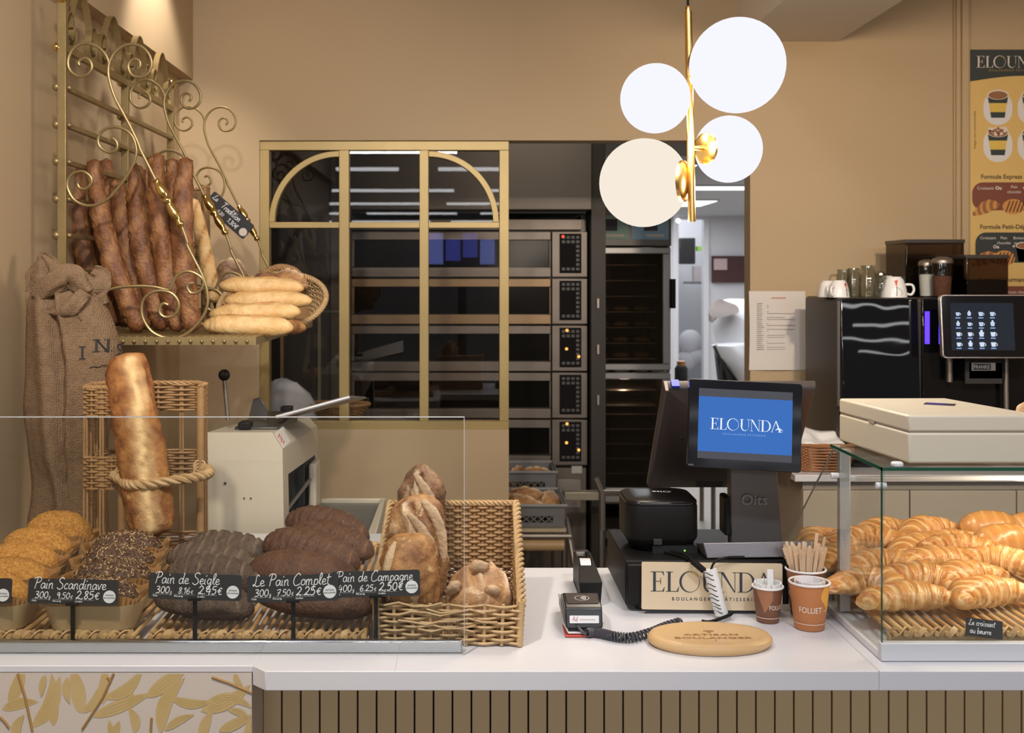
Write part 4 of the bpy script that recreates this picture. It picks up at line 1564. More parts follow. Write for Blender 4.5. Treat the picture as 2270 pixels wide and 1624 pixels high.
def ear(mb, pts, w_, th, mask=.7):
    w_, th = w_ * 1.35, th * .62
    """a torn crust ear lying on the loaf"""
    sp = cat_rom([P(*p) for p in pts], 8)
    n = len(sp) - 1
    k = len(mb.v)
    sec = [(math.cos(2 * PI * j / 12), math.sin(2 * PI * j / 12)) for j in range(12)]
    rings = []
    for i, p in enumerate(sp):
        t = i / n
        tg = (sp[min(n, i + 1)] - sp[max(0, i - 1)]).normalized()
        sd = tg.cross(V((0, 1, 0))).normalized()
        f = math.sin(PI * min(1, max(0, .06 + .88 * t))) ** .7
        rings.append([p + sd * w_ * f * a * (1 + .3 * nz(p, 60, i * .1)) + V((0, -1, 0)) * (th * f * c + .35 * w_ * f * a) for a, c in sec])
    mb.loft(rings, at=[mask * (.5 + .5 * (j % 12 in (1, 2, 3, 4))) for i in range(n + 1) for j in range(12)])
    return mb


G2 = 'country loaves in the square basket'
tag(ear(upright([P(925, 1300, 2.19), P(932, 1180, 2.185), P(936, 1090, 2.18), P(937, 1027, 2.18)], [.044, .051, .046, .022], score=country, seed=3, amp=.007, tip=.75), [(918, 1048, 2.145), (936, 1075, 2.135), (955, 1110, 2.132), (966, 1150, 2.135)], .0075, .006).build('country_loaf', CAMPD, smooth=70),
    'dark pointed floury country loaf standing rearmost in the square basket', 'bread', G2)
tag(ear(ear(upright([P(920, 1350, 2.09), P(925, 1240, 2.10), P(922, 1150, 2.105), P(912, 1097, 2.11)], [.052, .056, .052, .040], score=country, seed=5, amp=.007, tip=.5), [(935, 1108, 2.068), (962, 1140, 2.060), (978, 1185, 2.056), (984, 1245, 2.060)], .0085, .007), [(905, 1138, 2.058), (932, 1170, 2.050), (955, 1205, 2.050), (968, 1235, 2.056)], .0075, .006).build('country_loaf', CAMP, smooth=70),
    'golden country loaf with a burst floury seam, middle of the standing three', 'bread', G2)
tag(ear(upright([P(912, 1360, 2.0), P(912, 1290, 2.0), P(908, 1230, 2.01), P(905, 1180, 2.015)], [.046, .053, .050, .040], score=None, seed=8, amp=.008, freq=20, tip=.5), [(876, 1200, 1.985), (862, 1240, 1.975), (858, 1290, 1.972), (866, 1330, 1.972)], .006, .004).build('country_loaf', CAMP, smooth=70),
    'golden country loaf standing foremost behind the Pain de Campagne card', 'bread', G2)


def round_score(u, a, seed):
    g_ = 0
    lip = 0
    for (u0, a0) in ((-.3, 1.9), (.25, 1.2), (.55, 2.2), (-.1, .6)):
        q = math.exp(-((u - u0) / .10) ** 2 - ((a - a0) / .5) ** 2)
        g_ += q
        lip += math.exp(-((u - u0 - .16) / .07) ** 2 - ((a - a0) / .5) ** 2)
    return -.008 * g_ + .006 * lip, min(1, lip * .9 + .15)


RL = loaf(.122, .112, .112, pu=2.1, flat=.7, score=round_score, amp=.006, freq=26, seed=9)
Mi = TRS((.027, 2.02, zb + .008), .3).inverted()
for pts in ([(992, 1318, 1.985), (1006, 1302, 1.976), (1020, 1290, 1.978)], [(1078, 1316, 1.972), (1092, 1308, 1.966), (1106, 1318, 1.970)], [(1040, 1262, 1.992), (1062, 1254, 1.988), (1084, 1262, 1.990)]):
    k_ = len(RL.v)
    ear(RL, pts, .0085, .012, .55)
    RL.v[k_:] = [Mi @ q for q in RL.v[k_:]]
put_loaf('round_country_loaf', 'round golden country loaf with crusty ears in the square basket', 'bread', None,
         RL, CAMP, TRS((.027, 2.02, zb + .008), .3))

# ------------------------------------------------------------------ upright wicker stand holding the big loaf
ZS = ZT + .002


def wicker_stand(label, x0, x1, y, dep, z0, z1, rope_drop=.0, group=None, gap=True, rope_on=True):
    t = thing('wicker_bread_stand', label, 'basket', ((x0 + x1) / 2, y + dep / 2, z0), group)
    def U(z):
        w_ = x1 - x0
        e = .36 if gap else .3
        return [V((x0 + w_ * .34, y, z)), V((x0 + w_ * .02, y + .004, z)), V((x0 - .0, y + dep * .6, z)), V((x0 + w_ * .12, y + dep, z)), V((x1 - w_ * .12, y + dep, z)),
                V((x1, y + dep * .6, z)), V((x1 - .002, y + .02, z))]
    H = z1 - z0

    def dense(pts): return [q for a, c in zip(pts[:-1], pts[1:]) for q in line(a, c, 4)[:-1]] + [pts[-1]]
    for (nm, f0, f1, rows) in (('woven_band', .83, 1.0, 11), ('woven_band', .40, .60, 12), ('woven_band', .0, .10, 5)):
        b = MB()
        weave(b, dense(U(z0 + H * f0)), dense(U(z0 + H * f1)), rows, 22, .0026, rs=.003)
        b.build(nm, WICK, t)
    b = MB()
    d = dense(U(0))
    for j in range(23):
        q = samp(d, j / 22)
        if j % 2 == 0:
            for dx in (-.004, .004):
                b.tube([(q.x + dx, q.y, z0), (q.x + dx * .6, q.y, z1 - .005)], .0026, 6)
    b.build('stakes', WICK, t)
    for q in (U(0)[0], U(0)[-1]):
        MB().tube([(q.x, q.y, z0), (q.x, q.y, z1)], .0085, 12).build('corner_post', WICK, t)
    b = MB()
    rope(b, dense(U(z1 + .002)), .003, .003, 26)
    b.build('braided_rim', WICK, t)
    if rope_on:
        a, c = U(z0 + H * .49 - rope_drop)[0], U(z0 + H * .52)[-1]
        w_ = x1 - x0
        path = cat_rom([a + V((-w_ * .06, -.006, .0)), V((a.x + w_ * .04, a.y - .035, a.z - .004)), V((x0 + w_ * .55, y - .075, a.z - .008)), V((x1 + w_ * .06, y - .05, a.z + .006)), V((x1 + w_ * .09, y - .005, c.z)), c + V((w_ * .03, .0, 0))], 10)
        b = MB()
        rope(b, path, .0062, .0058, 11)
        for q in (a, c):
            for k in range(3):
                b.tube([q + V((.012 * math.cos(s_ * .7), -.008 + .004 * math.sin(s_), .012 * math.sin(s_ * .7) + .007 * k - .007)) for s_ in range(10)], .0028, 5)
        b.build('rope_handle', WICKP, t)
    return t


wicker_stand('tall wicker stand with a rope handle on the counter, holding a big loaf', PX(197, 2.50), PX(452, 2.50), 2.455, .11, ZR, PZ(856, 2.50))


def seam(u, a, seed):
    s1 = a - 1.25 + .22 * u + .25 * nz((u * 5, 0, 0), 1, seed)
    g_ = math.exp(-(s1 / .36) ** 2) * (1 if abs(u) < .88 else 0)
    lip = math.exp(-((s1 + .42) / .13) ** 2) * (1 if abs(u) < .85 else 0)
    return -.005 * g_ + .005 * lip, g_ * (.75 + .9 * nz((u * 14, a * 2.5, 0), 1.3, seed))


tag(upright([P(340, 1192, 2.40), P(322, 1060, 2.42), P(300, 930, 2.445), P(278, 783, 2.49)], [.046, .053, .052, .049, .046], score=seam, amp=.006, freq=44, seed=21, flatten=.75, na=64).build('long_country_loaf', LONGL, smooth=70),
    'very long golden country loaf standing upright in the wicker stand', 'bread')

# ------------------------------------------------------------------ burlap sack
YK = 2.66
sk = thing('burlap_sack', 'knotted burlap bread sack with black stencil letters by the left wall', 'sack', (PX(155, YK), YK, ZT))
prof = [(1190, 62, 232), (1150, 66, 226), (1100, 74, 225), (1050, 72, 228), (1000, 62, 236), (950, 57, 246), (900, 54, 255), (850, 54, 262), (800, 56, 264), (750, 56, 258), (700, 58, 246), (660, 66, 226), (630, 80, 200), (612, 100, 180)]
b = MB()
rings = []
dp = [(V((0, 0, p_[0])), V((p_[1], p_[2], 0))) for p_ in prof]
sp = cat_rom([(p_[0], p_[1], p_[2]) for p_ in prof], 6)
na = 110
for k, q in enumerate(sp):
    py, xl, xr = q
    c = P((xl + xr) / 2, py, YK)
    hw = (xr - xl) / 2 * YK / F
    v = (py - 612) / 578
    ring = []
    for j in range(na):
        a = 2 * PI * j / na
        front = max(0, -math.sin(a))
        fold = .017 * math.exp(-((math.cos(a) - (-.45 + .75 * v * v)) / .16) ** 2) + .013 * math.exp(-((math.cos(a) - (.02 + .35 * v)) / .10) ** 2) \
            - .016 * math.exp(-((math.cos(a) - (-.16 + .5 * v)) / .10) ** 2) + .007 * math.exp(-((math.cos(a) + .85) / .1) ** 2)
        wr = .010 * nz((math.cos(a) * .9, v * 5, 0), 1.6, 3) + .004 * math.sin(a * 3 + v * 11) * (v > .5)
        r_ = 1 + .08 * nz((math.cos(a), math.sin(a), v * 4), 1.3, 9)
        ring.append(V((c.x + hw * r_ * math.cos(a), YK + min(.075, hw * .8) * math.sin(a) - front * (fold + wr), c.z)))
    rings.append(ring)
b.loft(rings)
body = b.build('sack_body', BURLAP, sk, smooth=75)
body_bvh = BVHTree.FromPolygons([tuple(q) for q in b.v], b.f)


def fold_piece(pts, wid, thick, seed, name):
    sp_ = cat_rom([P(x, y, Y) for x, y, Y in pts], 8)
    b = MB()
    rings = []
    n = len(sp_)
    for i, p in enumerate(sp_):
        t = i / (n - 1)
        f = t * (len(wid) - 1)
        k = min(int(f), len(wid) - 2)
        w_ = (wid[k] + (wid[k + 1] - wid[k]) * (f - k)) * YK / F
        tg = (sp_[min(n - 1, i + 1)] - sp_[max(0, i - 1)]).normalized()
        sd = tg.cross(V((0, 1, 0))).normalized()
        up = V((0, -1, 0))
        ring = []
        for j in range(28):
            a = 2 * PI * j / 28
            rr = 1.05 + .22 * nz((math.cos(a) * 1.3, math.sin(a), t * 3), 1.4, seed) - .35 * abs(nz((math.cos(a) * 2.2, math.sin(a) * 2.2, t * 2), 1.3, seed + 4))
            ring.append(p + sd * w_ * rr * math.cos(a) + up * (thick * math.sin(a) * rr + .004 * math.sin(3 * a + t * 6)))
        rings.append(ring)
    b.loft(rings)
    b.build(name, BURLAP, sk, smooth=70)


fold_piece([(72, 650, YK + .01), (84, 612, YK + .01), (96, 582, YK + .02), (92, 560, YK + .03)], [16, 26, 22, 5], .014, 1, 'neck_flap')
fold_piece([(118, 640, YK), (122, 605, YK + .01), (116, 585, YK + .02), (98, 562, YK + .02)], [20, 24, 18, 4], .012, 2, 'neck_flap')
fold_piece([(150, 640, YK - .02), (185, 640, YK - .01), (215, 630, YK), (226, 610, YK + .01), (208, 598, YK + .01)], [26, 36, 30, 20, 12], .011, 3, 'neck_flap')
fold_piece([(150, 670, YK - .02), (190, 672, YK - .01), (236, 660, YK)], [14, 16, 12], .012, 8, 'tie_band')
fold_piece([(82, 660, YK - .055), (112, 632, YK - .065), (150, 612, YK - .06), (176, 628, YK - .05), (196, 650, YK - .045)], [16, 24, 28, 24, 12], .016, 4, 'knot')
fold_piece([(190, 648, YK - .06), (165, 672, YK - .075), (140, 684, YK - .075), (110, 690, YK - .06)], [14, 20, 20, 8], .013, 5, 'knot')
fold_piece([(150, 680, YK - .06), (146, 700, YK - .066), (140, 716, YK - .064)], [16, 12, 3], .012, 6, 'knot_end')
fold_piece([(176, 672, YK - .05), (180, 700, YK - .055), (182, 714, YK - .05)], [14, 12, 3], .012, 7, 'knot_end')


def drape(o_px, o_py, maker, name):
    """print on the sack front: shapes in photo-scaled plane coordinates dropped on to the cloth"""
    b = MB()
    def fn(p):
        q = P(o_px, o_py, YK - .12) + V((p.x, 0, p.y))
        hit = body_bvh.ray_cast(q, V((0, 1, 0)), .4)[0]
        return (hit if hit else q + V((0, .1, 0))) - V((0, .0012, 0))
    maker(b, fn)
    b.build(name, STENCIL, sk, smooth=0)


def serif_I(b, fn, x, h=.030):
    for (x0, y0, x1, y1) in ((-.0025, 0, .0025, h), (-.007, 0, .007, .003), (-.007, h - .003, .007, h)):
        for k in range(4):
            ya, yb = y0 + (y1 - y0) * k / 4, y0 + (y1 - y0) * (k + 1) / 4
            b.add([fn(V((x + x0, ya, 0))), fn(V((x + x1, ya, 0))), fn(V((x + x1, yb, 0))), fn(V((x + x0, yb, 0)))], [(0, 1, 2, 3)])


def pens(b, fn, x, strokes, s, r=.0022):
    for st_ in strokes:
        b.tube([fn(V((x + p.x * s, p.y * s, 0))) for p in cat_rom(st_, 6)], r, 4)


drape(166, 800, lambda b, fn: serif_I(b, fn, 0), 'stencil_print')
drape(196, 785, lambda b, fn: (serif_I(b, fn, -.003), serif_I(b, fn, .018), pens(b, fn, -.003, [[(0, 1), (.35, .5), (.7, 0)]], .030, .0022)), 'stencil_print')
drape(228, 794, lambda b, fn: pens(b, fn, 0, [GLYPH['S'][1][0]], .026, .0024), 'stencil_print')
drape(180, 820, lambda b, fn: pens(b, fn, 0, [[(0, 0), (.25, .1), (.5, .02), (.75, .14), (1, .12), (1.35, .3)]], .032, .0012), 'stencil_print')
drape(172, 895, lambda b, fn: pens(b, fn, 0, [[(.5, .9), (.1, .8), (0, .2), (.3, -.1), (.65, .3), (.6, .75), (.4, .95)]], .036, .0018), 'stencil_print')
drape(182, 1008, lambda b, fn: pens(b, fn, 0, [[(0, .1), (.2, 0), (.5, .6), (.75, 1), (.7, .4), (.7, 0)], [(.2, .4), (.8, .5)]], .03, .0015), 'stencil_print')
drape(176, 1040, lambda b, fn: script(b, 'de', .024, None, 0, 0, .055, fn=fn), 'stencil_print')

# ------------------------------------------------------------------ wall rack for baguettes
YR = 2.80
rk = thing('baguette_rack', 'gilt iron baguette rack with scrolls fixed on the left wall', 'rack', (XL, 3.3, PZ(755, YR)))
XR = PX(138, YR)
YB = (2.80, 3.32, 3.83)
ZSH = PZ(748, YR)
for k, y in enumerate(YB):
    ztop = PZ(4, YR) if k == 0 else (PZ(196, 3.83) if k == 2 else 2.165)
    u = MB().box(XR - .011, XR + .011, y - .006, y + .006, ZSH - .02, ztop).build('upright', RACK, rk, bevel=.0015)
    if k != 1:
        MB().ball((XR, y, ztop + .014), .019).build('ball_finial', BRASS, u)
bars = [2.157, 2.058, 1.965, 1.873, 1.78, 1.69, 1.60, 1.51]
for i, z in enumerate(bars):
    h = .010 if i == 0 else .006
    o = MB().box(XR - .004, XR + .010, YB[0], YB[2], z - h, z + h).build('cross_bar', RACK, rk, bevel=.001)
    for y in YB[:2]:
        MB().ball((XR - .014, y, z), .011, 12, 8).build('bolt', BRASS if i == 0 else RACK, o)
    if i:
        MB().ball((XR + .013, YB[0] + .012, z), .007, 12, 8).build('bolt', RACK, o)
# scrolled frieze between the top bar and the finials
for k in range(2):
    y0, y1 = YB[k], YB[k + 1]
    W_ = (y1 - y0) / 2
    for q in range(2):
        ya = y0 + q * W_
        zb_ = 2.167
        pts = []
        # arch with both feet rolled up inward
        def curl(cy_, cz, r0, sgn, turns=1.35, n=26):
            return [V((XR, cy_ + sgn * (r0 * (1 - .62 * i / n)) * math.cos(PI - 2 * PI * turns * i / n), cz - (r0 * (1 - .62 * i / n)) * 1.5 * math.sin(2 * PI * turns * i / n))) for i in range(n + 1)]
        L_ = ya + W_ * .20
        R2 = ya + W_ * .80
        r0 = W_ * .16
        left = curl(L_ - r0 * .2, zb_ + .045, r0, -1)
        right = curl(R2 + r0 * .2, zb_ + .045, r0, 1)
        arch = [V((XR, L_ + (R2 - L_) * t, zb_ + .05 + .105 * math.sin(PI * t) ** .7)) for t in [i / 20 for i in range(21)]]
        b = MB()
        sec = [(-.35, -2.6), (.35, -2.6), (.35, 2.6), (-.35, 2.6)]

        def ribbon(pts, wd=.009, th=.0012):
            n = len(pts)
            rings = []
            for i, p in enumerate(pts):
                t = (pts[min(n - 1, i + 1)] - pts[max(0, i - 1)]).normalized()
                nn = V((1, 0, 0)).cross(t)
                rings.append([p + V((-wd, 0, 0)) - nn * th, p + V((wd, 0, 0)) - nn * th, p + V((wd, 0, 0)) + nn * th, p + V((-wd, 0, 0)) + nn * th])
            b.loft(rings)
        ribbon(arch)
        ribbon(left)
        ribbon(right)
        b.build('frieze_scroll', RACK, rk, smooth=50)
# shelf
XS0, XS1 = XR - .02, PX(560, YR)
b = MB()
b.tube([(XS0, YB[0], ZSH - .008), (XS1, YB[0], ZSH - .008), (XS1, YB[2], ZSH - .008), (XS0, YB[2], ZSH - .008)], .010, 10, loop=True, sec=[(-1, -1), (1, -1), (1, 1), (-1, 1)])
b.build('shelf_frame', RACK, rk)
b = MB()
n = 26
for i in range(n):
    x = XS0 + .02 + (XS1 - XS0 - .03) * i / (n - 1)
    b.tube([(x, YB[0], ZSH), (x, YB[2], ZSH)], .0045, 6)
b.build('shelf_rods', RACK, rk)
b = MB()
for px in range(272, 548, 25):
    b.ball(P(px, 756, YB[0] - .0105), .0045, 10, 6)
b.build('rivets', RACK, rk)
# scrolled brackets with turned brass grips
z8 = lambda L: [(100 + x / 4.511, y / 4.511) for x, y in L]
z1 = lambda L: [(x / 2.987, y / 2.987) for x, y in L]
z2 = lambda L: [(x / 2.987, 500 + y / 2.987) for x, y in L]
ROD = z1([(1030, 1190), (980, 1090), (930, 990)]) + z8([(930, 1430), (860, 1280), (780, 1130), (700, 980), (650, 830), (632, 720), (645, 620), (700, 520), (780, 460), (870, 442), (960, 465), (1030, 530), (1065, 620), (1050, 700), (1000, 755), (920, 770), (860, 740), (832, 670), (850, 615), (900, 590), (945, 615), (950, 660), (925, 685)])
CURL1 = z8([(640, 640), (632, 605), (600, 540), (540, 480), (450, 437), (360, 440), (280, 490), (235, 580), (235, 670), (280, 735), (350, 765), (420, 745), (465, 690), (462, 630), (420, 585), (370, 588), (335, 620), (345, 655)])
CURL2 = z1([(720, 930), (745, 915), (775, 945), (770, 990), (720, 1008), (665, 975), (650, 920), (680, 865), (745, 840), (820, 855), (875, 900), (903, 980), (895, 1050), (860, 1130), (800, 1220), (720, 1310), (640, 1355), (560, 1358), (490, 1320), (450, 1250), (450, 1190), (490, 1145), (550, 1135), (600, 1170), (605, 1210), (570, 1248), (530, 1245), (515, 1215), (530, 1200)])
LOW = z1([(1205, 1502), (1240, 1600)]) + z2([(1240, 130), (1290, 230), (1340, 330), (1368, 420), (1375, 510), (1350, 590), (1290, 670), (1220, 725), (1150, 745), (1070, 735), (1000, 695), (950, 620), (937, 550), (950, 490), (1000, 445), (1070, 430), (1140, 450), (1180, 500), (1180, 550), (1150, 595), (1095, 605), (1060, 580), (1058, 540), (1085, 515), (1115, 525)])
CURL3 = z2([(1285, 380), (1250, 385), (1240, 410), (1265, 445), (1310, 440), (1345, 400), (1340, 350), (1280, 310), (1220, 305), (1160, 345), (1130, 410), (1110, 425), (1020, 405), (900, 400), (780, 410), (690, 435), (600, 470)])
for y in YB:
    b = MB()
    for path in (ROD, CURL1, CURL2, LOW, CURL3):
        pts = [P(x, yy, YR) for x, yy in path]
        pts = [V((p.x, y, p.z)) for p in cat_rom(pts, 5)]
        b.tube(pts, .0039, 8)
    br = b.build('scroll_bracket', RACK, rk)
    A, B_ = P(1030 / 2.987, 1190 / 2.987, YR), P(1205 / 2.987, 1502 / 2.987, YR)
    A.y = B_.y = y
    L_ = (B_ - A).length
    M = plane_M(A, (0, 1, 0), (B_ - A).cross(V((0, 1, 0))))
    if (M @ V((0, 0, 1)) - A).dot(B_ - A) < 0:
        M = M @ Matrix.Rotation(PI, 4, 'X')
    prof = [(.001, 0), (.008, 0), (.0095, .02), (.007, .04), (.0085, .08), (.0115, .15), (.0135, .25), (.0115, .34), (.008, .38), (.0125, .42), (.0125, .46), (.008, .50), (.0095, .55), (.0125, .66), (.0115, .76), (.0085, .84), (.007, .88), (.0098, .92), (.0098, .96), (.006, 1.0), (.001, 1.0)]
    MB().lathe([(r, z * L_) for r, z in prof], 24, M).build('brass_grip', BRASS, br, smooth=60)

# tilted price card hanging from the farthest grip
YC = 3.79
o = P(507, 477, YC)
ang = math.radians(-41)
M = plane_M(o, (math.cos(ang), 0, math.sin(ang)), (-math.sin(ang), 0, math.cos(ang)))
t = thing('price_card', 'tilted black card chalked La Tradition hanging on the rack bracket', 'price card', o, 'chalked price cards')
k = YC / F
W_, H_ = 118 * k, 40 * k
MB().prism(rrect(W_, H_, 4 * k), -.0012, 0, M).build('card', CARD, t, smooth=0)
b = MB()
script(b, 'La', H_ * .30, M, -W_ * .45, H_ * .12, .06)
script(b, 'Tradition', H_ * .36, M, -W_ * .22, H_ * .06, .06)
x = script(b, '250', H_ * .26, M, -W_ * .46, -H_ * .28, .06)
x = script(b, '5.20', H_ * .26, M, x + .02, -H_ * .30, .06)
x = script(b, '1.30\u20ac', H_ * .34, M, x + .02, -H_ * .32, .06)
b.build('chalk_writing', CHALK, t, smooth=0)
MB().prism(ellipse(9 * k, 9 * k, 24, W_ * .41, -H_ * .18), .0003, .0008, M).build('round_sticker', mat('sticker_beige', (.7, .62, .55), .6), t, smooth=0)
b = MB()
b.tube([P(521, 498, YC + .002), P(550, 520, YB[2])], .0015, 6)
b.build('wire_hook', STEEL, t)

# baguettes standing in the rack
BAG = [((165, 358), (172, 470), (196, 600), (250, 742), 3.10, 22, 'second row, nearest the left upright'),
       ((208, 352), (222, 470), (258, 600), (312, 742), 2.90, 23, 'with a knobbly pale tip, second from the left upright'),
       ((236, 350), (240, 470), (262, 610), (285, 740), 3.16, 20, 'mostly hidden, peeping out behind the second'),
       ((258, 396), (272, 490), (292, 610), (330, 742), 3.02, 23, 'short one with its tip below the others'),
       ((302, 362), (304, 480), (325, 600), (362, 742), 2.92, 23, 'standing under the crossing of the scrolls'),
       ((348, 338), (350, 450), (368, 590), (396, 738), 2.88, 24, 'tallest, behind the nearest brass grip'),
       ((381, 350), (384, 450), (386, 590), (378, 735), 3.14, 19, 'behind and right of the brass grip'),
       ((414, 348), (404, 460), (408, 600), (428, 742), 2.87, 24, 'rightmost of the dark row'),
       ((190, 380), (215, 500), (235, 620), (270, 740), 3.22, 20, 'in the shadow at the back left'),
       ((330, 372), (334, 470), (342, 600), (345, 740), 3.22, 20, 'in the shadow at the back middle')]


def bag_score(u, a, seed):
    s1 = (a - 1.4 + 3.0 * ((u * 2.2 + seed * .37) % 1 - .5))
    g_ = math.exp(-(s1 / .35) ** 2) * (abs(u) < .9)
    l_ = math.exp(-((s1 - .5) / .2) ** 2) * (abs(u) < .9)
    return -.0055 * g_ + .0055 * l_, .85 * g_ + .35 * max(0, nz((u * 7, a * 1.5, 0), 1.2, seed))


for i, (a, c, d, e, Y, rp, lab) in enumerate(BAG):
    pts = [P(*e, Y + .02), P(*d, Y + .02), P(*c, Y + .03), P(*a, Y + .05)]
    dz = ZSH + .010 - pts[0].z
    pts[0].z = ZSH + .008
    rr = rp * Y / F
    mb = upright(pts, [rr * .8, rr * 1.0, rr * 1.05, rr * 1.0, rr * .86, rr * .62], 40, bag_score, .005, 30, 31 + i, .9, tip=.12)
    tag(mb.build('baguette', BAG_D, smooth=70), 'dark-crusted baguette in the wall rack, ' + lab, 'baguette', 'dark baguettes in the rack')

# small wicker stand, pale baguette and loaves at the far side of the rack
wicker_stand('small wicker stand at the back of the rack, behind the baguettes', PX(392, 3.55), PX(468, 3.55), 3.45, .11, ZSH + .012, PZ(420, 3.55), rope_drop=-.01, rope_on=True)
tag(upright([P(474, 672, 3.33), P(462, 600, 3.36), P(446, 520, 3.40), P(428, 440, 3.44)], [.020, .024, .022, .016], 24, bag_score, .002, 34, 51).build('pale_baguette', BAG_P, smooth=70),
    'slim pale baguette leaning in the small wicker stand', 'baguette')
put_loaf('rustic_loaf', 'floury dark rustic loaf standing behind the pale sticks', 'bread', None,
         loaf(.12, .11, .19, pu=2.6, flat=.9, score=country, amp=.006, seed=60), CAMPD, TRS((PX(512, 3.58), 3.58, ZSH + .012), .3))

# oval basket tilted in the rack
ob = thing('oval_wicker_basket', 'shallow oval wicker basket with a rope handle on the rack shelf', 'basket', (PX(606, 3.22), 3.30, ZSH + .01))
Mo = Matrix.Translation(P(606, 676, 3.27)) @ Matrix.Rotation(math.radians(48), 4, 'X') @ Matrix.Rotation(math.radians(-6), 4, 'Y')


def oval(rx, ry, z): return [Mo @ V((rx * math.cos(2 * PI * i / 64), ry * math.sin(2 * PI * i / 64), z)) for i in range(65)]


b = MB()
weave(b, oval(.095, .066, -.06), oval(.156, .108, .012), 11, 40, .0026, rs=.0024, sub=4)
b.build('woven_wall', WICKP, ob)
b = MB()
b.loft([oval(.097, .068, -.064)[:-1], oval(.097, .068, -.058)[:-1]])
b.build('base', WICK, ob)
b = MB()
rope(b, oval(.158, .110, .014), .0045, .0042, 34)
b.build('braided_rim', WICKP, ob)
b = MB()
path = cat_rom([P(575, 620, 3.35), P(590, 603, 3.35), P(620, 592, 3.35), P(650, 598, 3.35), P(668, 615, 3.34), P(674, 634, 3.33)], 8)
rope(b, path, .0058, .0054, 9)
b.build('rope_handle', WICK, ob)
put_loaf('split_roll', 'golden roll in the oval basket under its rope handle', 'bread', None,
         loaf(.12, .07, .06, seed=70, score=country, amp=.004), CAMP, TRS(P(640, 648, 3.30), -.2))
put_loaf('dark_roll', 'small dark roll peeping over the top pale stick', 'bread', None,
         loaf(.09, .05, .05, seed=71, amp=.004), CAMPD, TRS(P(592, 640, 3.30), .1))
put_loaf('short_brown_loaf', 'small brown bread end showing at the right of the lowest pale stick', 'bread', None,
         loaf(.10, .05, .045, seed=72, amp=.003), CAMP, TRS(P(640, 742, 3.10), .5))


def split(u, a, seed):
    s1 = a - 1.75 - .25 * u
    g_ = math.exp(-(s1 / .13) ** 2) * (abs(u) < .8)
    l_ = math.exp(-((s1 + .22) / .1) ** 2) * (abs(u) < .8)
    return -.004 * g_ + .003 * l_, .9 * l_ + .25 * max(0, nz((u * 4, a, 0), 1, seed))


for (x0, x1, yc, Y, rp, lab, sd) in ((449, 650, 722, 2.93, 24, 'lowest, lying on the rack shelf', 80), (463, 668, 694, 2.99, 22, 'second from below', 81),
                                    (497, 692, 667, 3.045, 20, 'third from below, furthest right', 82), (485, 673, 636, 3.07, 20, 'on top of the four', 83)):
    L_ = (x1 - x0) * Y / F
    D_ = 2 * rp * Y / F
    c = P((x0 + x1) / 2, yc, Y)
    mb = loaf(L_, D_ * 1.12, D_, pu=3.2, flat=.85, score=split, amp=.003, freq=22, seed=sd, nu=64)
    put_loaf('pale_stick', 'pale baguette stick in the stack beside the rack scrolls, ' + lab, 'baguette', 'pale sticks stacked on the rack', mb, BAG_P, TRS((c.x, Y, c.z - D_ / 2), math.radians(-3 + (sd % 3) * 2), math.radians((sd % 3 - 1) * 2)))

# ------------------------------------------------------------------ bread slicer behind the counter
YS0, YS1 = 2.86, 3.53
xl, xr = PX(460, YS0), -.462
zt0, zt1 = PZ(958, YS0), PZ(926, 3.5)
zc0, zc1 = PZ(995, YS0), PZ(942, 3.55)
xc = PX(603, YS0)
sc_ = thing('bread_slicer', 'cream enamel bread slicing machine with a side opening', 'slicer', (-.55, 3.2, 0))
b = MB()


def pr(y, zt, zc, k=0):
    return [V((xl - .01, y, 0)), V((xl, y, zt)), V((xc, y, zt)), V((xr, y, zc)), V((xr + .012, y, .5)), V((xr + .012, y, 0))]


A, B_ = pr(YS0, zt0, zc0), pr(YS1, zt1, zc1)
b.add(A, [(0, 1, 2, 3, 4, 5)])
b.add(B_, [(5, 4, 3, 2, 1, 0)])
b.add([A[0], A[1], B_[1], B_[0]], [(0, 1, 2, 3)])
b.add([A[1], A[2], B_[2], B_[1]], [(0, 1, 2, 3)])
b.add([A[2], A[3], B_[3], B_[2]], [(0, 1, 2, 3)])
# right face around the opening
y0_, y1_ = 2.945, 3.47
ztn, ztf, zlo = 1.072, 1.040, .80
def fx(z): return xr + .012 * max(0, (zc0 - z) / (zc0 - .5))
def q(y, z): return V((fx(z), y, z))
for poly in ([q(YS0, zc0), q(y0_, ztn), q(y0_, zlo), q(YS0, 0)], [q(YS0, zc0), q(YS1, zc1), q(y1_, ztf), q(y0_, ztn)], [q(YS1, zc1), q(YS1, 0), q(y1_, zlo), q(y1_, ztf)], [q(YS0, 0), q(y0_, zlo), q(y1_, zlo), q(YS1, 0)]):
    b.add(poly, [tuple(range(4))])
b.build('housing', CREAM2, sc_, smooth=0)
b = MB()
b.add([V((xr - .14, y0_, zlo)), V((xr - .14, y1_, zlo)), V((xr - .14, y1_, ztf)), V((xr - .14, y0_, ztn)), q(y0_, zlo), q(y1_, zlo), q(y1_, ztf), q(y0_, ztn)],
      [(0, 1, 2, 3), (0, 4, 5, 1), (3, 2, 6, 7), (0, 3, 7, 4), (1, 5, 6, 2)])
b.build('blade_chamber', mat('chamber_grey', (.10, .095, .09), .5), sc_, smooth=0)
b = MB()
for i in range(16):
    y = y0_ + .03 + (y1_ - y0_ - .06) * i / 15
    b.box(xr - .06, xr - .057, y, y + .0025, zlo, ztf)
b.build('blades', STEEL, sc_, smooth=0)
MB().tube([(xr - .01, y0_ + .01, .97), (xr + .002, y1_ - .05, .985)], .006, 8).build('clamp_rod', STEEL, sc_)
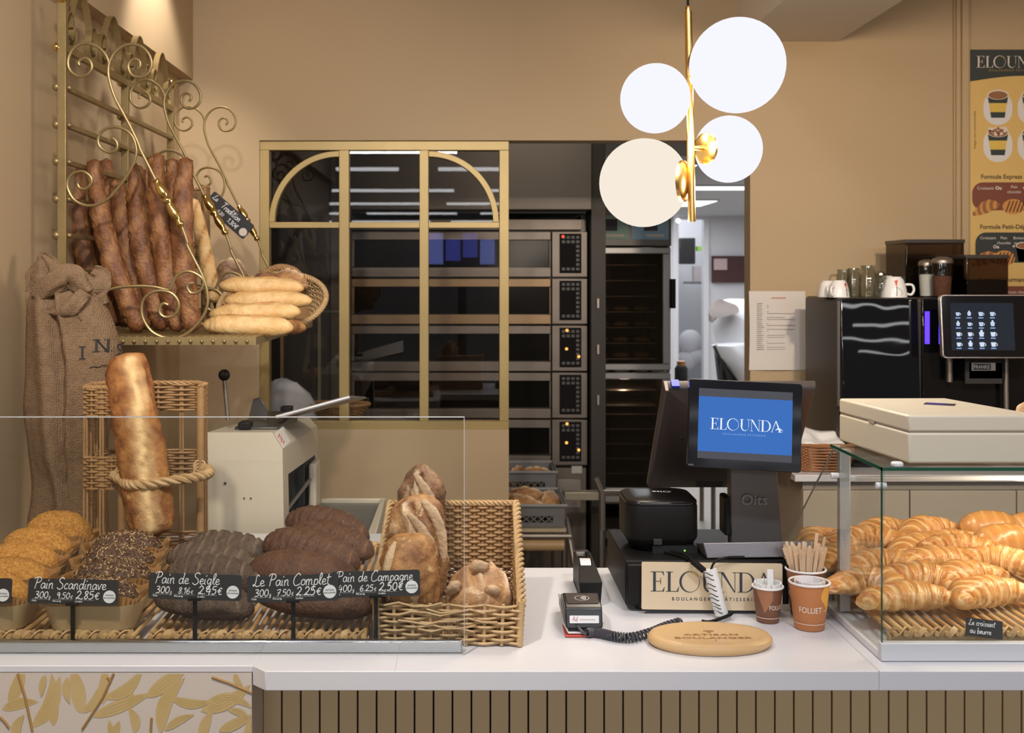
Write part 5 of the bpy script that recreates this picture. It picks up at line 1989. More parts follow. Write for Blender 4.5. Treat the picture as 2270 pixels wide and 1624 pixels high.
MB().box(xr - .004, xr + .02, 3.36, 3.46, .86, 1.03).build('guard_flap', CREAM2, sc_, bevel=.008, seg=3)
MB().box(xr - .02, xr - .004, 3.27, 3.285, .82, 1.04).build('flap_rail', BLACKM, sc_)
b = MB()
M = plane_M(V(((xc + xr) / 2 - .001, YS0 + .10, (zt0 + zc0) / 2 - .004)), (A[3] - A[2]), (B_[2] - A[2]))
zc_ = .0015
so = MB().box(-.022, .022, -.09, .09, .0005, .0012, M=M).build('warning_label', mat('label_white', (.75, .72, .68), .6), sc_, smooth=0)
b = MB()
for k in range(4):
    b.tube([M @ V((-.012 + .007 * k, -.03 + .006 * math.sin(k * 2), .0018)), M @ V((-.008 + .007 * k, -.075 + .015 * (k % 2), .0018))], .0012, 5)
b.build('warning_print', REDP, so)
tz = 1.2
b = MB().cyl(P(505, 930, 3.0), P(497, 838, 3.0), .0055)
lv = b.build('lever', STEEL, sc_)
MB().ball(P(497, 831, 3.0), .0155).build('lever_knob', BLACK, lv)
b = MB().box(PX(525, 2.98), PX(620, 2.98), 2.95, 3.3, zt0 - .03, zt0 + .002)
b.build('lid_plate', mat('lid_dark', (.07, .068, .06), .35, .5), sc_, bevel=.003)
MB().box(PX(531, 2.95), PX(557, 2.95), 2.93, 2.98, zt0 - .002, zt0 + .016).build('lid_knob', BLACK, sc_, bevel=.003)
b = MB().prism([(0, 0), (.012, .05), (.03, .055), (.052, .02), (.05, -.01)], -.004, .004, plane_M(P(552, 925, 3.05), (1, 0, 0), (0, 0, 1)))
b.build('press_blade', mat('press_steel', (.13, .12, .115), .35, .8), sc_, bevel=.001)
b = MB()
b.hexa([P(612, 926, 3.0), P(612, 921, 3.0), P(660, 922, 3.3), P(660, 918, 3.3), P(775, 884, 3.0), P(775, 876, 3.0), P(812, 883, 3.3), P(812, 879, 3.3)])
sh = b.build('pusher_sheet', STEEL, sc_, bevel=.001)
MB().tube([P(612, 924, 2.99), P(775, 880, 2.99)], .0055, 10).build('sheet_roll', ALU, sh)
MB().box(PX(624, 3.2), PX(648, 3.2), 3.18, 3.22, PZ(910, 3.2), PZ(900, 3.2)).build('sheet_knob', BLACK, sh, bevel=.002)
for (px, py) in ((499, 1071), (541, 1104), (556, 1104)):
    MB().cyl(P(px, py, YS0 + .002), P(px, py, YS0 - .003), .0035 if px < 500 else .0022, n=12).build('screw', BLACKM, sc_)
# outfeed tray
b = MB()
tx0, tx1, ty0, ty1, tzz = xr + .02, -.255, 2.93, 3.47, .893
b.box(tx0, tx1, ty0, ty1, tzz - .02, tzz)
tr_ = b.build('outfeed_tray', mat('tray_grey', (.22, .215, .195), .4, .5), sc_, bevel=.002)
b = MB()
b.box(tx0, tx1 + .012, ty1, ty1 + .012, tzz - .02, tzz + .012)
b.hexa([V((tx1 - .004, ty0, tzz - .12)), V((tx1 - .004, ty0, tzz + .012)), V((tx1 - .004, ty1, tzz - .12)), V((tx1 - .004, ty1, tzz + .012)), V((tx1 + .02, ty0, tzz - .12)), V((tx1 + .02, ty0, tzz + .012)), V((tx1 + .012, ty1, tzz - .12)), V((tx1 + .012, ty1, tzz + .012))])
b.build('tray_lip', CREAM2, tr_, bevel=.003)

# kitchen table behind the window: bagged loaf, flat wicker basket
kt = thing('kitchen_table', 'steel work table just behind the window', 'table', (-.6, 4.65, 0))
zk_ = PZ(927, 4.62)
MB().box(-.85, -.25, 4.40, 4.85, zk_ - .03, zk_).build('table_top', STEEL, kt, bevel=.003)
for x, y in ((-.82, 4.43), (-.28, 4.43), (-.82, 4.82), (-.28, 4.82)):
    MB().tube([(x, y, 0), (x, y, zk_ - .03)], .018, 8).build('leg', STEEL, kt)
put_loaf('bagged_loaf', 'loaf wrapped in a clear bag behind the window', 'bread', None, loaf(.16, .12, .10, seed=90, amp=.004, score=split), CAMP, TRS((PX(622, 4.62), 4.60, zk_ + .012), .6))
b = MB()
rings = []
for i, (z, rx, ry) in enumerate(((0, .13, .09), (.05, .125, .085), (.10, .10, .07), (.145, .06, .05), (.16, .02, .02))):
    rings.append([V((PX(640, 4.62) + rx * (1 + .12 * nz((math.cos(a), math.sin(a), i), 1.5, 2)) * math.cos(a) - .03 * (i / 4), 4.60 + ry * math.sin(a), zk_ + .001 + z + .012 * nz((math.cos(a) * 2, math.sin(a) * 2, i), 1.5, 5))) for a in [2 * PI * j / 36 for j in range(36)]])
tag(b.loft(rings, cap0=False).build('plastic_bag', BAGP, smooth=70), 'crumpled clear plastic bag around the loaf behind the window', 'bag')
fb = thing('flat_wicker_basket', 'flat wicker basket lying behind the window beside the plastic bag', 'basket', (PX(745, 4.62), 4.62, zk_))
cx_ = PX(750, 4.62)
def ov2(rx, ry, z): return [V((cx_ + rx * math.cos(2 * PI * i / 48), 4.62 + ry * math.sin(2 * PI * i / 48), zk_ + z)) for i in range(49)]
b = MB()
weave(b, ov2(.09, .07, .003), ov2(.125, .10, .055), 9, 26, .003, rs=.003)
b.build('woven_wall', WICK, fb)
b = MB()
rope(b, ov2(.127, .102, .058), .004, .004, 24)
b.build('braided_rim', WICK, fb)
b = MB()
b.loft([ov2(.09, .07, .001)[:-1], ov2(.09, .07, .006)[:-1]])
b.build('base', WICK, fb)
# ------------------------------------------------------------------ globe pendant lamp
YL = 2.42
pl = thing('globe_pendant', 'brass pendant lamp with four white glass globes hanging over the till', 'pendant lamp', (PX(1532, YL), YL, 2.2))
MB().tube([P(1525.5, 26, YL), P(1534, 491, YL)], 8.4 * YL / F, 20).build('brass_rod', SATB, pl)
b = MB().lathe([(.001, 0), (.0062, 0), (.0062, .012), (.005, .014), (.001, .014)], 20, Matrix.Translation(P(1525.2, 28, YL)))
cp = b.build('rod_cap', SATB, pl)
MB().tube([P(1525, 14, YL), (PX(1524.5, YL), YL, 2.94)], .0028, 8).build('cord', BLACK, pl)
MB().cyl((PX(1524.5, YL), YL, 2.925), (PX(1524.5, YL), YL, 2.949), .05, n=28).build('ceiling_rose', SATB, pl)


def globe(px, py, r, Y, m, side, bright, at):
    R_ = r * Y / F
    c = P(px, py, Y)
    o = MB().ball(c, R_, 40, 24).build('glass_globe', m, pl, smooth=180)
    ax = (V((PX(at[0], YL), YL, PZ(at[1], YL))) - c)
    n = ax.normalized()
    M = plane_M(c + n * R_ * .93, n.orthogonal(), n.cross(n.orthogonal()))
    if (M.to_3x3() @ V((0, 0, 1))).dot(n) < 0:
        M = M @ Matrix.Rotation(PI, 4, 'X')
    cr = R_ * .47
    MB().lathe([(cr, -R_ * .06), (cr * .98, .002), (cr * .8, R_ * .07), (cr * .45, R_ * .10), (.006, R_ * .11), (.005, max(.01, ax.length - R_ * .93 - .004)), (.001, max(.01, ax.length - R_ * .93 - .004))], 36, M).build('brass_cup', SATB, o, smooth=35)
    for k_ in (-1, 1):
        lamp('globe_bulb', 'POINT', c + V((k_ * R_ * .6, 0, -R_ * 1.1)), bright, (1.0, .86, .68), size=.05)
    lamp('globe_bulb', 'POINT', c + V((0, R_ * 1.15, 0)), bright, (1.0, .86, .68), size=.05)


globe(1634.5, 145, 105, YL - .085, GLOBE_C, 1, 3.2, (1531, 150))
globe(1452.5, 218, 77, YL - .07, GLOBE_C, -1, 2.2, (1530, 222))
globe(1615, 330.5, 74, YL + .055, GLOBE_C, 1, 2.2, (1534, 328))
globe(1427, 405, 98, YL + .05, GLOBE_W, -1, 2.8, (1533, 401))

# ------------------------------------------------------------------ cash drawer with sign
YD = 2.136
dx0, dx1 = PX(1388, YD), PX(1752, YD)
dz0, dz1 = ZT + .013, PZ(1246, YD)
cd = thing('cash_drawer', 'wide black steel cash drawer under the till', 'cash drawer', ((dx0 + dx1) / 2, 2.3, ZT))
MB().box(dx0, dx1, YD + .012, 2.42, dz0, dz1).build('housing', BLACK, cd, bevel=.003)
MB().box(dx0 + .002, dx1 - .002, YD, YD + .012, dz0 + .003, dz1 - .004).build('drawer_front', mat('drawer_black', (.010, .009, .009), .4, bump=(700, .06), spec=.18), cd, bevel=.003)
for x in (dx0 + .035, dx1 - .035):
    for y in (YD + .03, 2.39):
        MB().cyl((x, y, ZT + .0005), (x, y, dz0), .012).build('foot', BLACKM, cd)
sg = thing('shop_sign', 'cream sign lettered ELOUNDA leaning on the cash drawer', 'sign', P(1578, 1350, YD - .004))
Ms = plane_M(P(1578.5, 1299.5, YD - .008), (1, 0, -.012), (.0, .05, 1))
k = YD / F
SW, SH = 311 * k, 103 * k
MB().prism(rrect(SW, SH, .003), -.0035, 0, Ms).build('plate', SIGNC, sg, smooth=0)
b = MB()
cap = 43.5 * k
logo(b, Ms, cap, -136 * k, 0 - 12 * k, 0, gmi=1)
b.build('sign_lettering', [INK, GOLDI], sg, smooth=0)
b = MB()
text(b, 'BOULANGERIE P\u00c2TISSERIE', 10.2 * k, Ms, 4 * k, -31 * k, 'CENTER', space=1.62, bold=.00012)
b.build('sign_subtitle', INK, sg, smooth=0)

# ------------------------------------------------------------------ receipt printer
pr_ = thing('receipt_printer', 'black rounded receipt printer on the cash drawer', 'printer', (PX(1470, 2.25), 2.27, dz1))
px0, px1 = PX(1390, 2.205), PX(1553, 2.205)
pw = px1 - px0
pcx = (px0 + px1) / 2
pyc = 2.205 + pw * .5
b = MB()
rings = []
for (z, kk) in ((dz1 + .004, .76), (dz1 + .013, .88), (dz1 + .024, .98), (dz1 + .028, 1.0), (PZ(1128, 2.205), 1.0), (PZ(1122, 2.205), .985)):
    rings.append([V((pcx + x, pyc + y, z)) for x, y in rrect(pw * kk, pw * kk, .034 * kk, 8)])
b.loft(rings)
b.build('body', BLACK, pr_, smooth=35)
b = MB()
zt_ = PZ(1121, 2.205)
rings = []
for (dz_, kk) in ((0, .985), (.006, .985), (.009, .93), (.012, .72), (.0132, .4), (.0135, .02)):
    rings.append([V((pcx + x, pyc + y, zt_ + dz_ * (1 + .2 * y / pw))) for x, y in rrect(pw * kk, pw * kk, .034 * kk, 8)])
b.loft(rings)
ld = b.build('lid', mat('printer_gloss', (.010, .009, .009), .25, spec=.3), pr_, smooth=60)
b = MB()
Mt = Matrix.Translation((pcx + .008, pyc + .005, zt_ + .0146)) @ Matrix.Rotation(PI, 4, 'Z')
text(b, 'Oits', .022, Mt, 0, 0, bold=.0003)
b.build('lid_logo', mat('logo_silver', (.7, .7, .7), .4), ld, smooth=0)
b = MB().box(PX(1449, 2.2), PX(1468, 2.2), 2.2005, 2.206, PZ(1208, 2.2), PZ(1195, 2.2))
b.build('power_switch', mat('switch_black', (.035, .032, .03), .35), pr_, bevel=.001)
b = MB().box(PX(1448, 2.2), PX(1548, 2.2), 2.206, 2.24, PZ(1231, 2.2), PZ(1211, 2.2))
b.build('port_bay', mat('port_black', (.004, .004, .004), .5), pr_)
MB().ball(P(1518, 1220, 2.203), .0018, 10, 6).build('status_light', LEDG, pr_)
b = MB()
b.lathe([(.001, 0), (.052, 0), (.046, .008), (.001, .008)], 32, Matrix.Translation((pcx, pyc, dz1 + .0005)))
b.build('base', BLACKM, pr_)

# ------------------------------------------------------------------ till: stand, operator terminal, customer display
tl = thing('point_of_sale_terminal', 'dark grey till terminal on a pillar stand, seen from behind', 'till', (PX(1680, 2.25), 2.28, dz1))
b = MB()
zb0 = dz1 + .001
xa_, xb_ = PX(1560, 2.16), PX(1813, 2.16)
b.hexa([V((xa_ + .006, 2.16, zb0)), V((xa_, 2.165, PZ(1203, 2.165))), V((xa_ + .006, 2.26, zb0)), V((xa_ + .002, 2.26, zb0 + .006)),
        V((xb_ - .004, 2.16, zb0 + .003)), V((xb_ - .010, 2.165, PZ(1198, 2.165))), V((xb_ - .006, 2.26, zb0)), V((xb_ - .010, 2.26, zb0 + .006))])
b.build('base_plate', mat('base_grey', (.22, .205, .215), .35, .5, bump=(300, .05)), tl, bevel=.002)
b = MB()
A = [P(1620, 1210, 2.23), P(1735, 1210, 2.23), P(1735, 1210, 2.23) + V((0, .028, 0)), P(1620, 1210, 2.23) + V((0, .028, 0))]
B_ = [P(1620, 1030, 2.19), P(1723, 1030, 2.19), P(1723, 1030, 2.19) + V((0, .035, 0)), P(1620, 1030, 2.19) + V((0, .035, 0))]
C_ = [P(1617, 985, 2.185), P(1725, 985, 2.185), P(1725, 985, 2.185) + V((0, .03, 0)), P(1617, 985, 2.185) + V((0, .03, 0))]
b.loft([A, B_, C_])
pil = b.build('pillar', mat('pillar_grey', (.115, .105, .105), .38, .3, bump=(400, .05)), tl, bevel=.003)
b = MB()
Mp = plane_M(P(1672, 1107, 2.2035), (1, 0, 0), (0, -.22, 1))
text(b, 'Oits', .030, Mp, 0, -.010, z=.0022, bold=.0002)
b.build('pillar_logo', mat('logo_dark', (.19, .175, .175), .4), pil, smooth=0)
MB().box(PX(1604, 2.23), PX(1620, 2.23), 2.22, 2.27, zb0 + .03, PZ(1095, 2.25)).build('cable_channel', BLACK, tl, bevel=.004)
# operator terminal: slab tilted away from the seller, rear side with chamfered edges
TL, TR, BR_, BL_ = P(1474, 868, 2.225), P(1818, 868, 2.225), P(1752, 1098, 2.425), P(1437, 1092, 2.425)
xd = (TR - TL).normalized()
yd = (TL - BL_)
Mt = plane_M((TL + TR + BR_ + BL_) / 4, xd, yd)
w2, h2 = (TR - TL).length / 2, yd.length / 2
b = MB()
rings = []
for (z, kk) in ((-.034, 0), (-.022, 0), (-.014, .004), (.0, .045)):
    rings.append([Mt @ V((sx * (w2 - kk * (1 if z else 1.2)), sy * (h2 - kk * (.6 if z else 1)), z)) for sx, sy in ((-1, -1), (1, -1), (1, 1), (-1, 1))])
b.loft(rings)
op = b.build('operator_terminal', mat('terminal_grey', (.060, .047, .043), .42, .1, bump=(700, .06)), tl, smooth=20, bevel=.003)
for (u, v, wd, hh) in ((-.66, .12, .008, .006), (.90, .12, .006, .008)):
    b = MB().box(u * w2 - wd / 2, u * w2 + wd / 2, v * h2 - hh / 2, v * h2 + hh / 2, -.012, .0, M=Mt)
    b.build('side_slot', BLACKM, op)
b = MB().box(-.35 * w2, .02 * w2, -.86 * h2, -.72 * h2, -.002, .0006, M=Mt)
b.build('port_recess', BLACKM, op)
b = MB().box(.08 * w2, .17 * w2, -.84 * h2, -.72 * h2, -.002, .0006, M=Mt)
b.build('usb_port', mat('usb_silver', (.25, .23, .22), .4, .6), op)
MB().box(-.985 * w2, -.945 * w2, h2 - .003, h2 + .0005, -.030, -.005, M=Mt).build('edge_trim', mat('edge_tan', (.22, .15, .12), .4), op)
MB().box(-.90 * w2, -.80 * w2, h2 + .0003, h2 + .006, -.03, -.012, M=Mt).build('blue_clip', mat('clip_blue', (.01, .04, .55), .35), op)
# customer display
q = [P(1522, 1033, 2.125), P(1775, 1049, 2.115), P(1780, 850, 2.135), P(1531, 840, 2.145)]
Md = plane_M(sum(q, V()) / 4, (q[1] - q[0]) + (q[2] - q[3]), (q[3] - q[0]) + (q[2] - q[1]))
DW, DH = ((q[1] - q[0]).length + (q[2] - q[3]).length) / 2, ((q[3] - q[0]).length + (q[2] - q[1]).length) / 2
MB().prism(rrect(DW, DH, .006), -.018, 0, Md).build('customer_display', mat('display_black', (.010, .010, .013), .06, spec=.3), tl, bevel=.0015, smooth=30)
cdp = [o for o in tl.children if o.name.startswith('customer_display')][0]
kd = DW / 253
sx0, sx1, sy0, sy1 = -105 * kd, 105 * kd, -78 * kd, 79 * kd
MB().box(sx0, sx1, sy0, sy1, .0001, .0004, M=Md).build('screen', GREYS, cdp, smooth=0)
MB().box(sx0, sx1, sy0 + 16 * kd, sy1 - 18 * kd, .0005, .0007, M=Md).build('screen_picture', BLUES, cdp, smooth=0)
b = MB()
logo(b, Md, 25.5 * kd, -78 * kd, -12 * kd, 0, gmi=1, z=.0010)
text(b, 'BOULANGERIE P\u00c2TISSERIE', 5.4 * kd, Md, -2 * kd, -23 * kd, 'CENTER', space=1.55, mi=1, z=.0010)
b.build('screen_logo', [SCRW, emis('screen_pale', (.32, .48, .85), 1.0)], cdp, smooth=0)
MB().box(-125 * kd, -113 * kd, -95 * kd, -92 * kd, .0, .0006, M=Md).build('bezel_mark', mat('mark_grey', (.08, .08, .085), .4), cdp)

# ------------------------------------------------------------------ cables
b = MB()
b.tube(cat_rom([P(1480, 1222, 2.215), P(1515, 1228, 2.17), P(1540, 1245, 2.115), P(1563, 1262, 2.112)], 6), .0028, 8)
b.tube(cat_rom([P(1465, 1222, 2.215), P(1510, 1232, 2.165), P(1545, 1252, 2.112), P(1566, 1266, 2.108)], 6), .0022, 8)
b.tube([P(1535, 1243, 2.112), P(1560, 1264, 2.108)], .0062, 12)
tag(b.build('till_cable', BLACK), 'pair of black leads from the printer into the white sleeve', 'cable')
b = MB()
b.tube(cat_rom([P(1650, 1234, 2.125), P(1610, 1235, 2.118), P(1585, 1245, 2.112), P(1576, 1262, 2.108)], 6), .0022, 8)
tag(b.build('till_cable', BLACK), 'thin black lead arching from the till base into the white sleeve', 'cable')
b = MB()
b.tube(cat_rom([P(1604, 1354, 2.106), P(1612, 1362, 2.10), P(1622, 1356, 2.098), P(1618, 1362, 2.088), P(1588, 1374, 2.07), P(1570, 1378, 2.062), P(1556, 1376, 2.066)], 6), .0032, 8)
tag(b.build('till_cable', BLACK), 'black lead leaving the foot of the sleeve across the counter', 'cable')
b = MB()
path = cat_rom([P(1574, 1262, 2.106), P(1584, 1300, 2.104), P(1592, 1335, 2.103), P(1600, 1360, 2.103)], 12)
b.tube(path, .0125, 18)
sl_ = b.build('cable_sleeve', mat('sleeve_white', (.75, .75, .75), .4))
tag(sl_, 'white spiral cable sleeve hanging before the ELOUNDA sign', 'cable sleeve')
b = MB()
n = len(path) - 1
for k_ in range(9):
    i = int(3 + k_ * (n - 4) / 9)
    c = path[i]
    for j in range(5):
        a0 = -PI * .95 + j * .3
        b.tube([c + V((.0127 * math.cos(a0 + t * .3), .0127 * math.sin(a0 + t * .3), .002 * math.sin(j + t))) for t in (0, .5, 1)], .0009, 4)
b.build('sleeve_slots', BLACKM, sl_)

# ------------------------------------------------------------------ card reader with coiled lead, tape dispenser
YC2 = 2.03
cr = thing('card_reader', 'black card payment terminal lying on the counter', 'card reader', (PX(1292, YC2), YC2, ZT))
x0, x1 = PX(1252, 2.02), PX(1333, 2.02)
yb_, yf_ = 2.15, 2.00
b = MB()
prof = [(yf_, ZT + .010), (yf_ - .002, ZT + .014), (yf_ + .006, ZT + .046), (yf_ + .012, ZT + .050), (yf_ + .068, ZT + .057), (yb_, ZT + .03), (yb_, ZT + .012)]
b.loft([[V((x0 + (x1 - x0) * t, y, z)) for y, z in prof] for t in (0, 1)])
b.build('housing', mat('reader_black', (.014, .013, .014), .3), cr, bevel=.004, seg=3)
Mq = plane_M(V(((x0 + x1) / 2, yf_ + .041, ZT + .0539)), (1, 0, 0), V((0, .056, .007)))
MB().prism(rrect(.056, .044, .004), 0, .0010, Mq).build('reader_cover', mat('reader_brown', (.05, .04, .036), .3), cr, smooth=0)
b = MB()
arcband(b, 0, 0, .0125, .0132, 0, 2 * PI, Mq, 32, .0017, ry=.8)
for k_ in range(4):
    arcband(b, -.006 + .0, 0, .004 + k_ * .0028, .0050 + k_ * .0028, -.7, .7, Mq, 8, .0018)
b.build('contactless_mark', CHALK, cr, smooth=0)
Mf = plane_M(V(((x0 + x1) / 2, yf_ + .001, ZT + .029)), (1, 0, 0), (0, .008, .032))
st_ = MB().prism(rrect(.052, .013, .0012), .0014, .0022, Mf).build('address_sticker', mat('sticker_pale', (.72, .72, .74), .5), cr, smooth=0)
b = MB()
script(b, 'Ad', .008, Mf, -.022, -.003, .07, z=.0026)
for k_ in range(8):
    b.box(-.008 + k_ * .0035, -.006 + k_ * .0035, -.0015, .0005, .0024, .0026, M=Mf)
b.build('sticker_print', mat('print_pink', (.5, .3, .3), .6), st_, smooth=0)
b = MB()
b.tube([(x0 - .003, yb_ - .05, ZT + .045), (x0 - .003, yf_ + .01, ZT + .02), (x0 + .004, yf_ - .008, ZT + .008), (x1 - .004, yf_ - .008, ZT + .008), (x1 + .003, yf_ + .01, ZT + .02)], .0022, 8)
b.build('metal_cradle', ALU, cr)
MB().box(x0 - .002, x0 + .05, yf_ - .012, yf_ + .05, ZT + .001, ZT + .005).build('cradle_base', mat('base_red', (.5, .06, .05), .4), cr, bevel=.001)
MB().box(x0 + .004, x1 - .004, yf_ - .005, yf_ + .1, ZT + .0055, ZT + .012).build('underside', BLACKM, cr)
b = MB()
cpth = cat_rom([P(1302, 1402, 1.987), P(1316, 1400, 1.992), P(1338, 1404, 1.982), P(1365, 1410, 1.967), P(1400, 1412, 1.962), P(1440, 1402, 1.987), P(1475, 1388, 2.023), P(1508, 1378, 2.05)], 10)
for p in cpth:
    p.z = ZT + .0095
n_t = 34
pts = []
N_ = n_t * 10
for i in range(N_ + 1):
    s_ = i / N_
    p = samp(cpth, s_)
    tg = (samp(cpth, min(1, s_ + .01)) - samp(cpth, max(0, s_ - .01))).normalized()
    sd = V((0, 0, 1)).cross(tg)
    a = 2 * PI * n_t * s_
    pts.append(p + (sd * math.cos(a) + V((0, 0, 1)) * math.sin(a)) * .0066)
b.tube(pts, .0023, 6)
b.tube(cat_rom([P(1278, 1383, 2.003), P(1284, 1392, 1.99), P(1296, 1404, 1.985), P(1302, 1400, 1.99), pts[0]], 5), .0028, 8)
tag(b.build('coiled_lead', mat('lead_grey', (.045, .045, .055), .45)), 'dark coiled lead from the card reader towards the wooden board', 'cable')

td = thing('tape_dispenser', 'small black tape dispenser at the back edge of the counter', 'tape dispenser', (PX(1309, 2.25), 2.27, ZT))
b = MB()
c0, c1 = 2.175, 2.215
xA, xB = PX(1284, c0), PX(1336, c0)
b.hexa([V((xA + .004, c0, ZT + .001)), V((xA, c0 + .002, PZ(1291, c0))), V((xA + .004, 2.26, ZT + .001)), V((xA + .006, 2.235, PZ(1252, 2.235))),
        V((xB - .004, c0, ZT + .001)), V((xB, c0 + .002, PZ(1291, c0))), V((xB - .004, 2.26, ZT + .001)), V((xB - .006, 2.235, PZ(1252, 2.235)))])
b.build('weighted_end', mat('dispenser_black', (.010, .009, .009), .5, bump=(600, .1), spec=.18), td, bevel=.0015)
for x in (xA + .006, xB - .010):
    MB().prism([(2.235, ZT + .002), (2.36, ZT + .002), (2.36, PZ(1222, 2.36)), (2.33, PZ(1222, 2.33)), (2.235, PZ(1252, 2.235))], x, x + .003, Matrix(((0, 0, 1, 0), (1, 0, 0, 0), (0, 1, 0, 0), (0, 0, 0, 1)))).build('side_cheek', BLACK, td)
MB().cyl((xA + .012, 2.285, ZT + .036), (xB - .012, 2.285, ZT + .036), .030, n=28).build('tape_roll', mat('tape_clear', (.62, .62, .62), .25), td)
MB().box(xA + .008, xB - .008, 2.345, 2.362, PZ(1226, 2.35) - .004, PZ(1221, 2.35)).build('cutter', CHROME, td)
MB().box(xA + .006, xB - .006, 2.24, 2.36, ZT + .001, ZT + .005).build('base', BLACK, td)

# ------------------------------------------------------------------ round board
YBd = 1.955
bd = thing('oval_board', 'oval beech board branded ARTISAN BOULANGER on the counter', 'board', (PX(1573, YBd), YBd, ZT))
Rb = .1075
Mb = Matrix.Translation((PX(1573, YBd), YBd, ZT + .001)) @ Matrix.Diagonal((1, .66, 1, 1))     # the board is oval
MB().lathe([(.001, 0), (Rb - .006, 0), (Rb, .006), (Rb, .012), (Rb - .005, .0175), (Rb - .012, .018), (Rb - .022, .0165), (Rb - .026, .0155), (.001, .0155)], 72, Mb).build('disc', BOARD, bd, smooth=50)
b = MB()
Mtx = Mb @ Matrix.Translation((.006, 0, .0156))
text(b, 'ARTISAN', .0185, Mtx, -.004, -.008, space=1.15, z=.0003, bold=.0007, sx=1.15)
text(b, 'BOULANGER', .0185, Mtx, -.004, -.034, space=1.1, z=.0003, bold=.0007, sx=1.15)
b.flat([(-.012, .034), (.004, .034), (.006, .026), (.0, .024), (-.002, .014), (-.006, .014), (-.008, .024), (-.014, .026)], Mtx, .0003)
b.box(-.003, -.0015, -.055, -.042, .0002, .0003, M=Mtx)
b.build('branded_mark', BURN, bd, smooth=0)


# ------------------------------------------------------------------ paper cups
def cup(label, px, pyb, r_top, r_bot, h, Y, m1, m2, blob, txt, ang0, name='paper_cup', stripe=True):
    c = V((PX(px, Y), Y, ZT + .001))
    t = thing(name, label, 'paper cup', c, 'paper cups by the till')
    b = MB()
    Mc = Matrix.Translation(c)
    prof = [(r_bot - .001, 0), (r_bot, .001), (r_top, h)]
    b.lathe(prof + [(r_top - .0012, h), (r_bot - .0015, .004), (.001, .004)], 48, Mc, cap0=False)
    b.build('cup_wall', m1, t, smooth=50)
    b = MB()
    b.tube([c + V((r_top * math.cos(2 * PI * i / 48), r_top * math.sin(2 * PI * i / 48), h)) for i in range(48)], .0021, 8, loop=True)
    b.build('rolled_rim', CUPW, t)

    def onto(off):
        def fn(p):
            z = p.y
            r = r_bot + (r_top - r_bot) * z / h + off
            a = -PI / 2 + ang0 + p.x / r_top
            return c + V((r * math.cos(a), r * math.sin(a), z))
        return fn
    b = MB()
    f = onto(.0003)
    rows = 16
    for i in range(rows):
        for j in range(10):
            quad = []
            for (ii, jj) in ((i, j), (i, j + 1), (i + 1, j + 1), (i + 1, j)):
                v = ii / rows
                xl_, xr_ = blob(v)
                quad.append(f(V((xl_ + (xr_ - xl_) * jj / 10, h * (.30 + .68 * v), 0))))
            b.add(quad, [(0, 1, 2, 3)])
    b.build('printed_shape', m2, t, smooth=60)
    b = MB()
    f2 = onto(.0007)
    text(b, txt, h * .18, None, txt_x[0], h * .41, 'LEFT', fn=f2, bold=.0001, sx=.88)
    text(b, '1880', h * .05, None, txt_x[0] + h * .62, h * .43, 'LEFT', fn=f2)
    if stripe:
        for j in range(40):
            quad = [f2(V((-.05 + .1 * (j + q_[0]) / 40, h * .145 + q_[1] * .0011, 0))) for q_ in ((0, 0), (1, 0), (1, 1), (0, 1))]
            b.add(quad, [(0, 1, 2, 3)])
    b.build('cup_print', mat('cup_print_cream', (.78, .68, .58), .6), t, smooth=0)
    return t, c


txt_x = [-.030]
YU = 2.045
cO, cOc = cup('orange and yellow FOLLIET paper cup full of sachets, nearest', 1794, 1400, .0355, .0265, .083, YU, CUPO, CUPY,
              lambda v: ((.034 - .016 * min(1, v * 1.6) + .004 * math.sin(v * 7)), .034 + .002 + .03 * v), 'FOLLIET', -.05)
txt_x = [-.003]
cB, cBc = cup('small brown FOLLIET paper cup with sugar sticks, before the sign', 1702, 1377, .0272, .0205, .064, 2.085, CUPB, CUPB2,
              lambda v: (-.012 - .018 * v, -.012 + .016 * min(1, v * 1.8)), 'FOLLIET', -.05)
txt_x = [-.060]
cS, cSc = cup('brown paper cup holding the stirrers, behind the orange cup', 1786, 1375, .0365, .027, .086, 2.125, CUPB, CUPB2,
              lambda v: (-.05 - .005 * v, -.02 + .006 * v), 'FOLLIET', 0)
for k_ in range(52):
    a = RND.uniform(0, 2 * PI)
    r0 = RND.uniform(.003, .013)
    r1 = RND.uniform(.020, .046)
    ln = RND.uniform(.116, .130)
    base = cSc + V((r0 * math.cos(a), r0 * math.sin(a), .006))
    ttop = cSc + V(((r1) * math.cos(a) + RND.uniform(-.004, .004), r1 * math.sin(a) * .9, .006))
    d = (ttop + V((0, 0, ln))) - base
    if k_ in (7, 8):
        d = V((.016 + .009 * (k_ - 7), .0, .148 - .007 * (k_ - 7)))
        base = cSc + V((.004 + .006 * (k_ - 7), -.004, .006))
        ln = d.length
    zax = d.normalized()
    xax = V((math.cos(RND.uniform(-.5, .5)), math.sin(RND.uniform(-.5, .5)), 0))
    M = plane_M(base, xax - zax * xax.dot(zax), zax)
    wd = .0031
    n_ = 6
    pg = [(-wd, 0), (wd, 0)] + [(wd * math.cos(PI * i / n_), ln - wd + wd * math.sin(PI * i / n_)) for i in range(n_ + 1)]
    tag(MB().prism(pg, -.0006, .0006, M).build('wooden_stirrer', WOODS, smooth=0), 'thin wooden coffee stirrer in the bundle standing in the brown cup', 'stirrer', 'stirrers in the brown cup')
